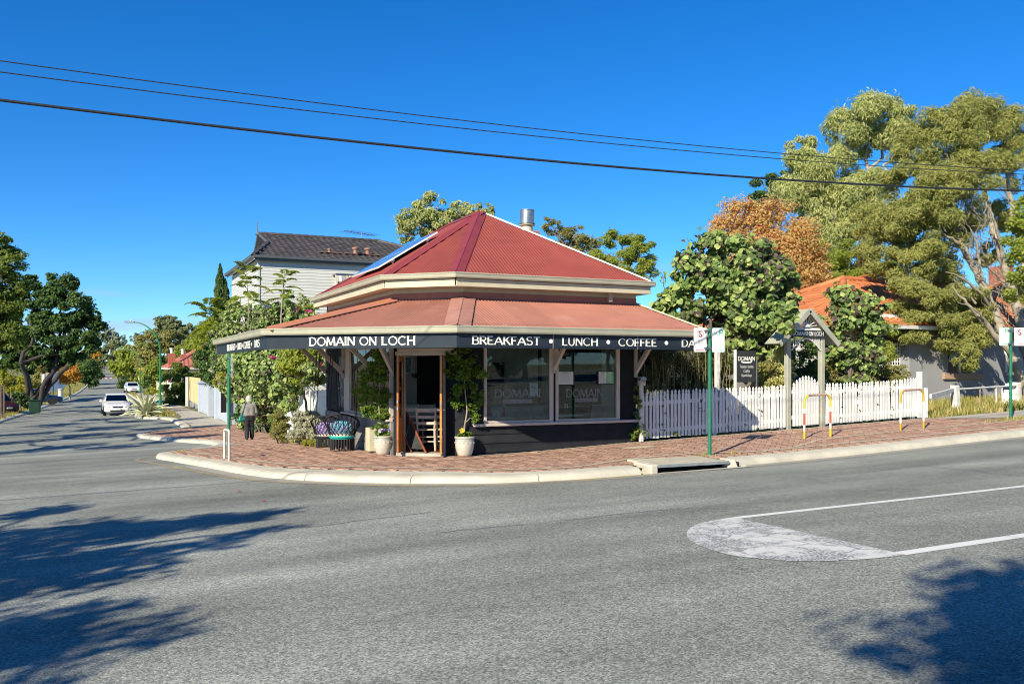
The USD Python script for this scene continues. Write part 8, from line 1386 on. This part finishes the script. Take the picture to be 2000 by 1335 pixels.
# left side of the side street
tree('big_tree', 'large dark spreading tree with many stems on the left verge', 'tree', [(85, 560, 36, 24), (120, 565, 32, 26), (60, 580, 36, 28), (150, 600, 30, 30), (100, 600, 46, 32), (50, 620, 44, 32), (120, 645, 46, 32), (70, 655, 50, 32), (25, 655, 40, 34), (150, 680, 34, 22), (100, 690, 44, 20), (45, 690, 40, 20), (60, 702, 46, 16), (20, 700, 30, 18), (165, 640, 30, 34), (180, 665, 16, 26), (185, 620, 10, 16), (112, 704, 44, 14), (40, 716, 36, 13), (82, 714, 36, 12)], 74, 'leaf_dark', .30, .17, 141, base=(62, 792), trunk=.34, stems=5, skip=6, bark='bark_dark', cover=7.5, puffs=15, psize=.36)
tree('edge_tree', 'tall tree with sunlit top cut by the left edge', 'tree', [(0, 480, 30, 30), (20, 520, 24, 34), (-5, 560, 40, 40), (25, 565, 22, 30), (5, 620, 40, 36), (-40, 540, 40, 70), (15, 660, 34, 30), (-30, 640, 40, 40)], 60, 'leaf_mid', .24, .13, 142, base=(-30, 800), trunk=.4, bark='bark_dark', cover=4.8, puffs=15)
tree('maple', 'small street tree in orange and gold autumn leaf on a staked stem', 'tree', [(133, 718, 16, 11), (120, 728, 14, 12), (146, 730, 12, 12), (133, 735, 20, 12), (118, 740, 9, 7), (150, 742, 7, 6)], 104, 'leaf_orange', .32, .20, 143, base=(137, 775), trunk=.10, bark='bark_pale', cover=4., puffs=20, psize=.5)
tree('roadside_tree', 'dark green clipped street tree left of the speed hump', 'tree', [(172, 720, 18, 18), (185, 732, 12, 14), (162, 735, 16, 16), (178, 745, 12, 10)], 150, 'leaf_dark', .45, .25, 144, base=(173, 766), trunk=.16, cover=5.); tree('roadside_tree', 'dark street tree behind the orange one', 'tree', [(140, 705, 18, 14), (155, 712, 16, 16), (125, 705, 14, 12), (165, 705, 12, 12)], 165, 'leaf_dark', .5, .28, 145, base=(146, 764), trunk=.2, cover=5.); tree('roadside_tree', 'farther street tree near the far left kerb', 'tree', [(192, 718, 9, 12), (188, 728, 9, 9)], 210, 'leaf_mid', .6, .3, 146, base=(190, 745), trunk=.16, cover=5.)
tree('roadside_tree', 'olive crown behind the trunks of the big left tree', 'tree', [(95, 730, 24, 20), (115, 720, 22, 16), (85, 715, 22, 18), (75, 745, 20, 16)], 118, 'leaf_olive', .38, .18, 147, base=(98, 775), trunk=.16, bark='bark_pale', cover=4.6)
tree('garden_bush', 'sunlit yellow-green foliage behind the left trunks', 'shrub', [(22, 720, 22, 26), (10, 745, 22, 22), (35, 750, 18, 18), (0, 700, 16, 20)], 92, 'leaf_yellow', .32, .16, 148, base=(20, 785), trunk=.1, cover=4.6); tree('garden_bush', 'dark bush behind the green bin', 'shrub', [(38, 778, 14, 12), (50, 785, 12, 9), (28, 785, 10, 10)], 72, 'leaf_dark', .22, .12, 149, base=(40, 800), trunk=.06, cover=4.6); tree('garden_bush', 'low bush along the pale wall under the trees', 'shrub', [(80, 772, 14, 8), (70, 782, 10, 8)], 84, 'leaf_mid', .25, .14, 150, base=(78, 786), trunk=.05, cover=4.)
# trees standing beside and behind the viewer, whose shadows lie across the road
def shadow_tree(lab, x, y, bl, leaf, seed, L=.30, W=.13, trunk=.25, cover=3.2, **kw):
    z = float(R(x, y)); tree('roadside_tree', lab, 'tree', None, 0, leaf, L, W, seed, base=(x, y, z), trunk=trunk, world_blobs=[(np.array([x + a, y + b, z + c]), r, r, rv) for a, b, c, r, rv in bl], cover=cover, **kw)
SH = np.array([-.8307, -.5565]) / math.hypot(.8307, .5565)
def caster(lab, spots, leaf, seed, **kw):
    """a tree standing where its crown throws shade on the given spots of the road: (px, py, crown height, radius)"""
    bl = []
    for px, py, z, r in spots:
        g = ground(px, py, R); c = g[:2] + SH * z / math.tan(SUN_EL); bl.append((np.array([c[0], c[1], g[2] + z]), r, r, r * .75))
    m = np.mean([b[0] for b in bl], 0); kw = {**dict(cover=1.9, puffs=16, psize=.5, shell=.4), **kw}
    tree('roadside_tree', lab, 'tree', None, 0, leaf, .22, .09, seed, base=(m[0], m[1], 0), trunk=.22, world_blobs=bl, **kw)
caster('tree on the near verge behind the camera, left one', [(505, 1006, 8.7, .38), (440, 1014, 8.3, .55), (530, 1032, 8.2, .30), (350, 1030, 7.6, .75), (400, 1062, 7.4, .45), (240, 1035, 7., .85), (280, 1085, 6.8, .55), (140, 1050, 6.6, 1.0), (60, 1000, 6.8, .6), (60, 1090, 6.2, .95), (150, 1120, 6.2, .6), (-40, 1060, 6., 1.2), (-60, 1150, 5.6, 1.1)], 'leaf_mid', 201)
caster('tree on the near verge behind the camera, second from the left', [(50, 1255, 6.4, .50), (10, 1300, 6.2, .7), (100, 1238, 6.8, .28), (-60, 1260, 6., .9)], 'leaf_mid', 202)
caster('tree on the near verge behind the camera, right one', [(1950, 1135, 8., .24), (1960, 1180, 8., .36), (1990, 1235, 7.6, .44), (2010, 1290, 7.2, .40), (2050, 1350, 7., .5), (1885, 1205, 7.8, .13), (2130, 1200, 7.4, 1.0), (2160, 1310, 7.2, 1.0), (1905, 1150, 7.9, .12)], 'leaf_mid', 203)
for i, (lab, sp_) in enumerate([('tree on the left corner outside the frame, nearest', [(40, 882, 8.2, .9), (130, 872, 8.6, 1.0), (230, 872, 8.8, .9), (320, 862, 9., .8), (60, 862, 8., 1.0)]), ('tree on the left corner outside the frame, next along', [(60, 846, 8., 1.2), (160, 850, 8.4, 1.2), (260, 849, 8.8, 1.1), (340, 850, 9., .9), (390, 858, 9.2, .7)]),
        ('tree on the left side outside the frame, third along', [(110, 830, 8., 1.3), (220, 835, 8.4, 1.3), (310, 836, 8.6, 1.1), (390, 838, 9., .9)]), ('tree on the left side outside the frame, fourth along', [(190, 819, 8., 1.2), (270, 822, 8.4, 1.2), (350, 823, 8.8, 1.1)]), ('tree on the left side outside the frame, fifth along', [(130, 803, 8., 1.2), (190, 802, 8.4, 1.0), (330, 806, 9., 1.3), (360, 800, 9., 1.0)])]):
    caster(lab, sp_, 'leaf_dark', 210 + i, cover=2.4)
for i, (x, y, h, lf) in enumerate([(3, -29, 6., 'leaf_mid'), (9.5, -31, 7.5, 'leaf_dark'), (16, -30, 6.5, 'leaf_olive'), (23, -32, 8., 'leaf_dark'), (31, -31, 7., 'leaf_mid'), (40, -33, 8., 'leaf_dark')]):
    z = float(R(x, y)); tree('opposite_tree', f'{("olive", "dark", "round", "tall", "spreading", "bushy")[i]} garden tree across the main road, seen only in the window reflections', 'tree', None, 0, lf, .5, .28, 230 + i, base=(x, y, z), trunk=.2, world_blobs=[(np.array([x + a, y + b, z + h * c]), 2.6, 2.2, h * .26) for a, b, c in ((0, 0, .75), (-1.8, .3, .5), (1.8, -.2, .5), (.3, .4, .28))], cover=3.2, puffs=10)
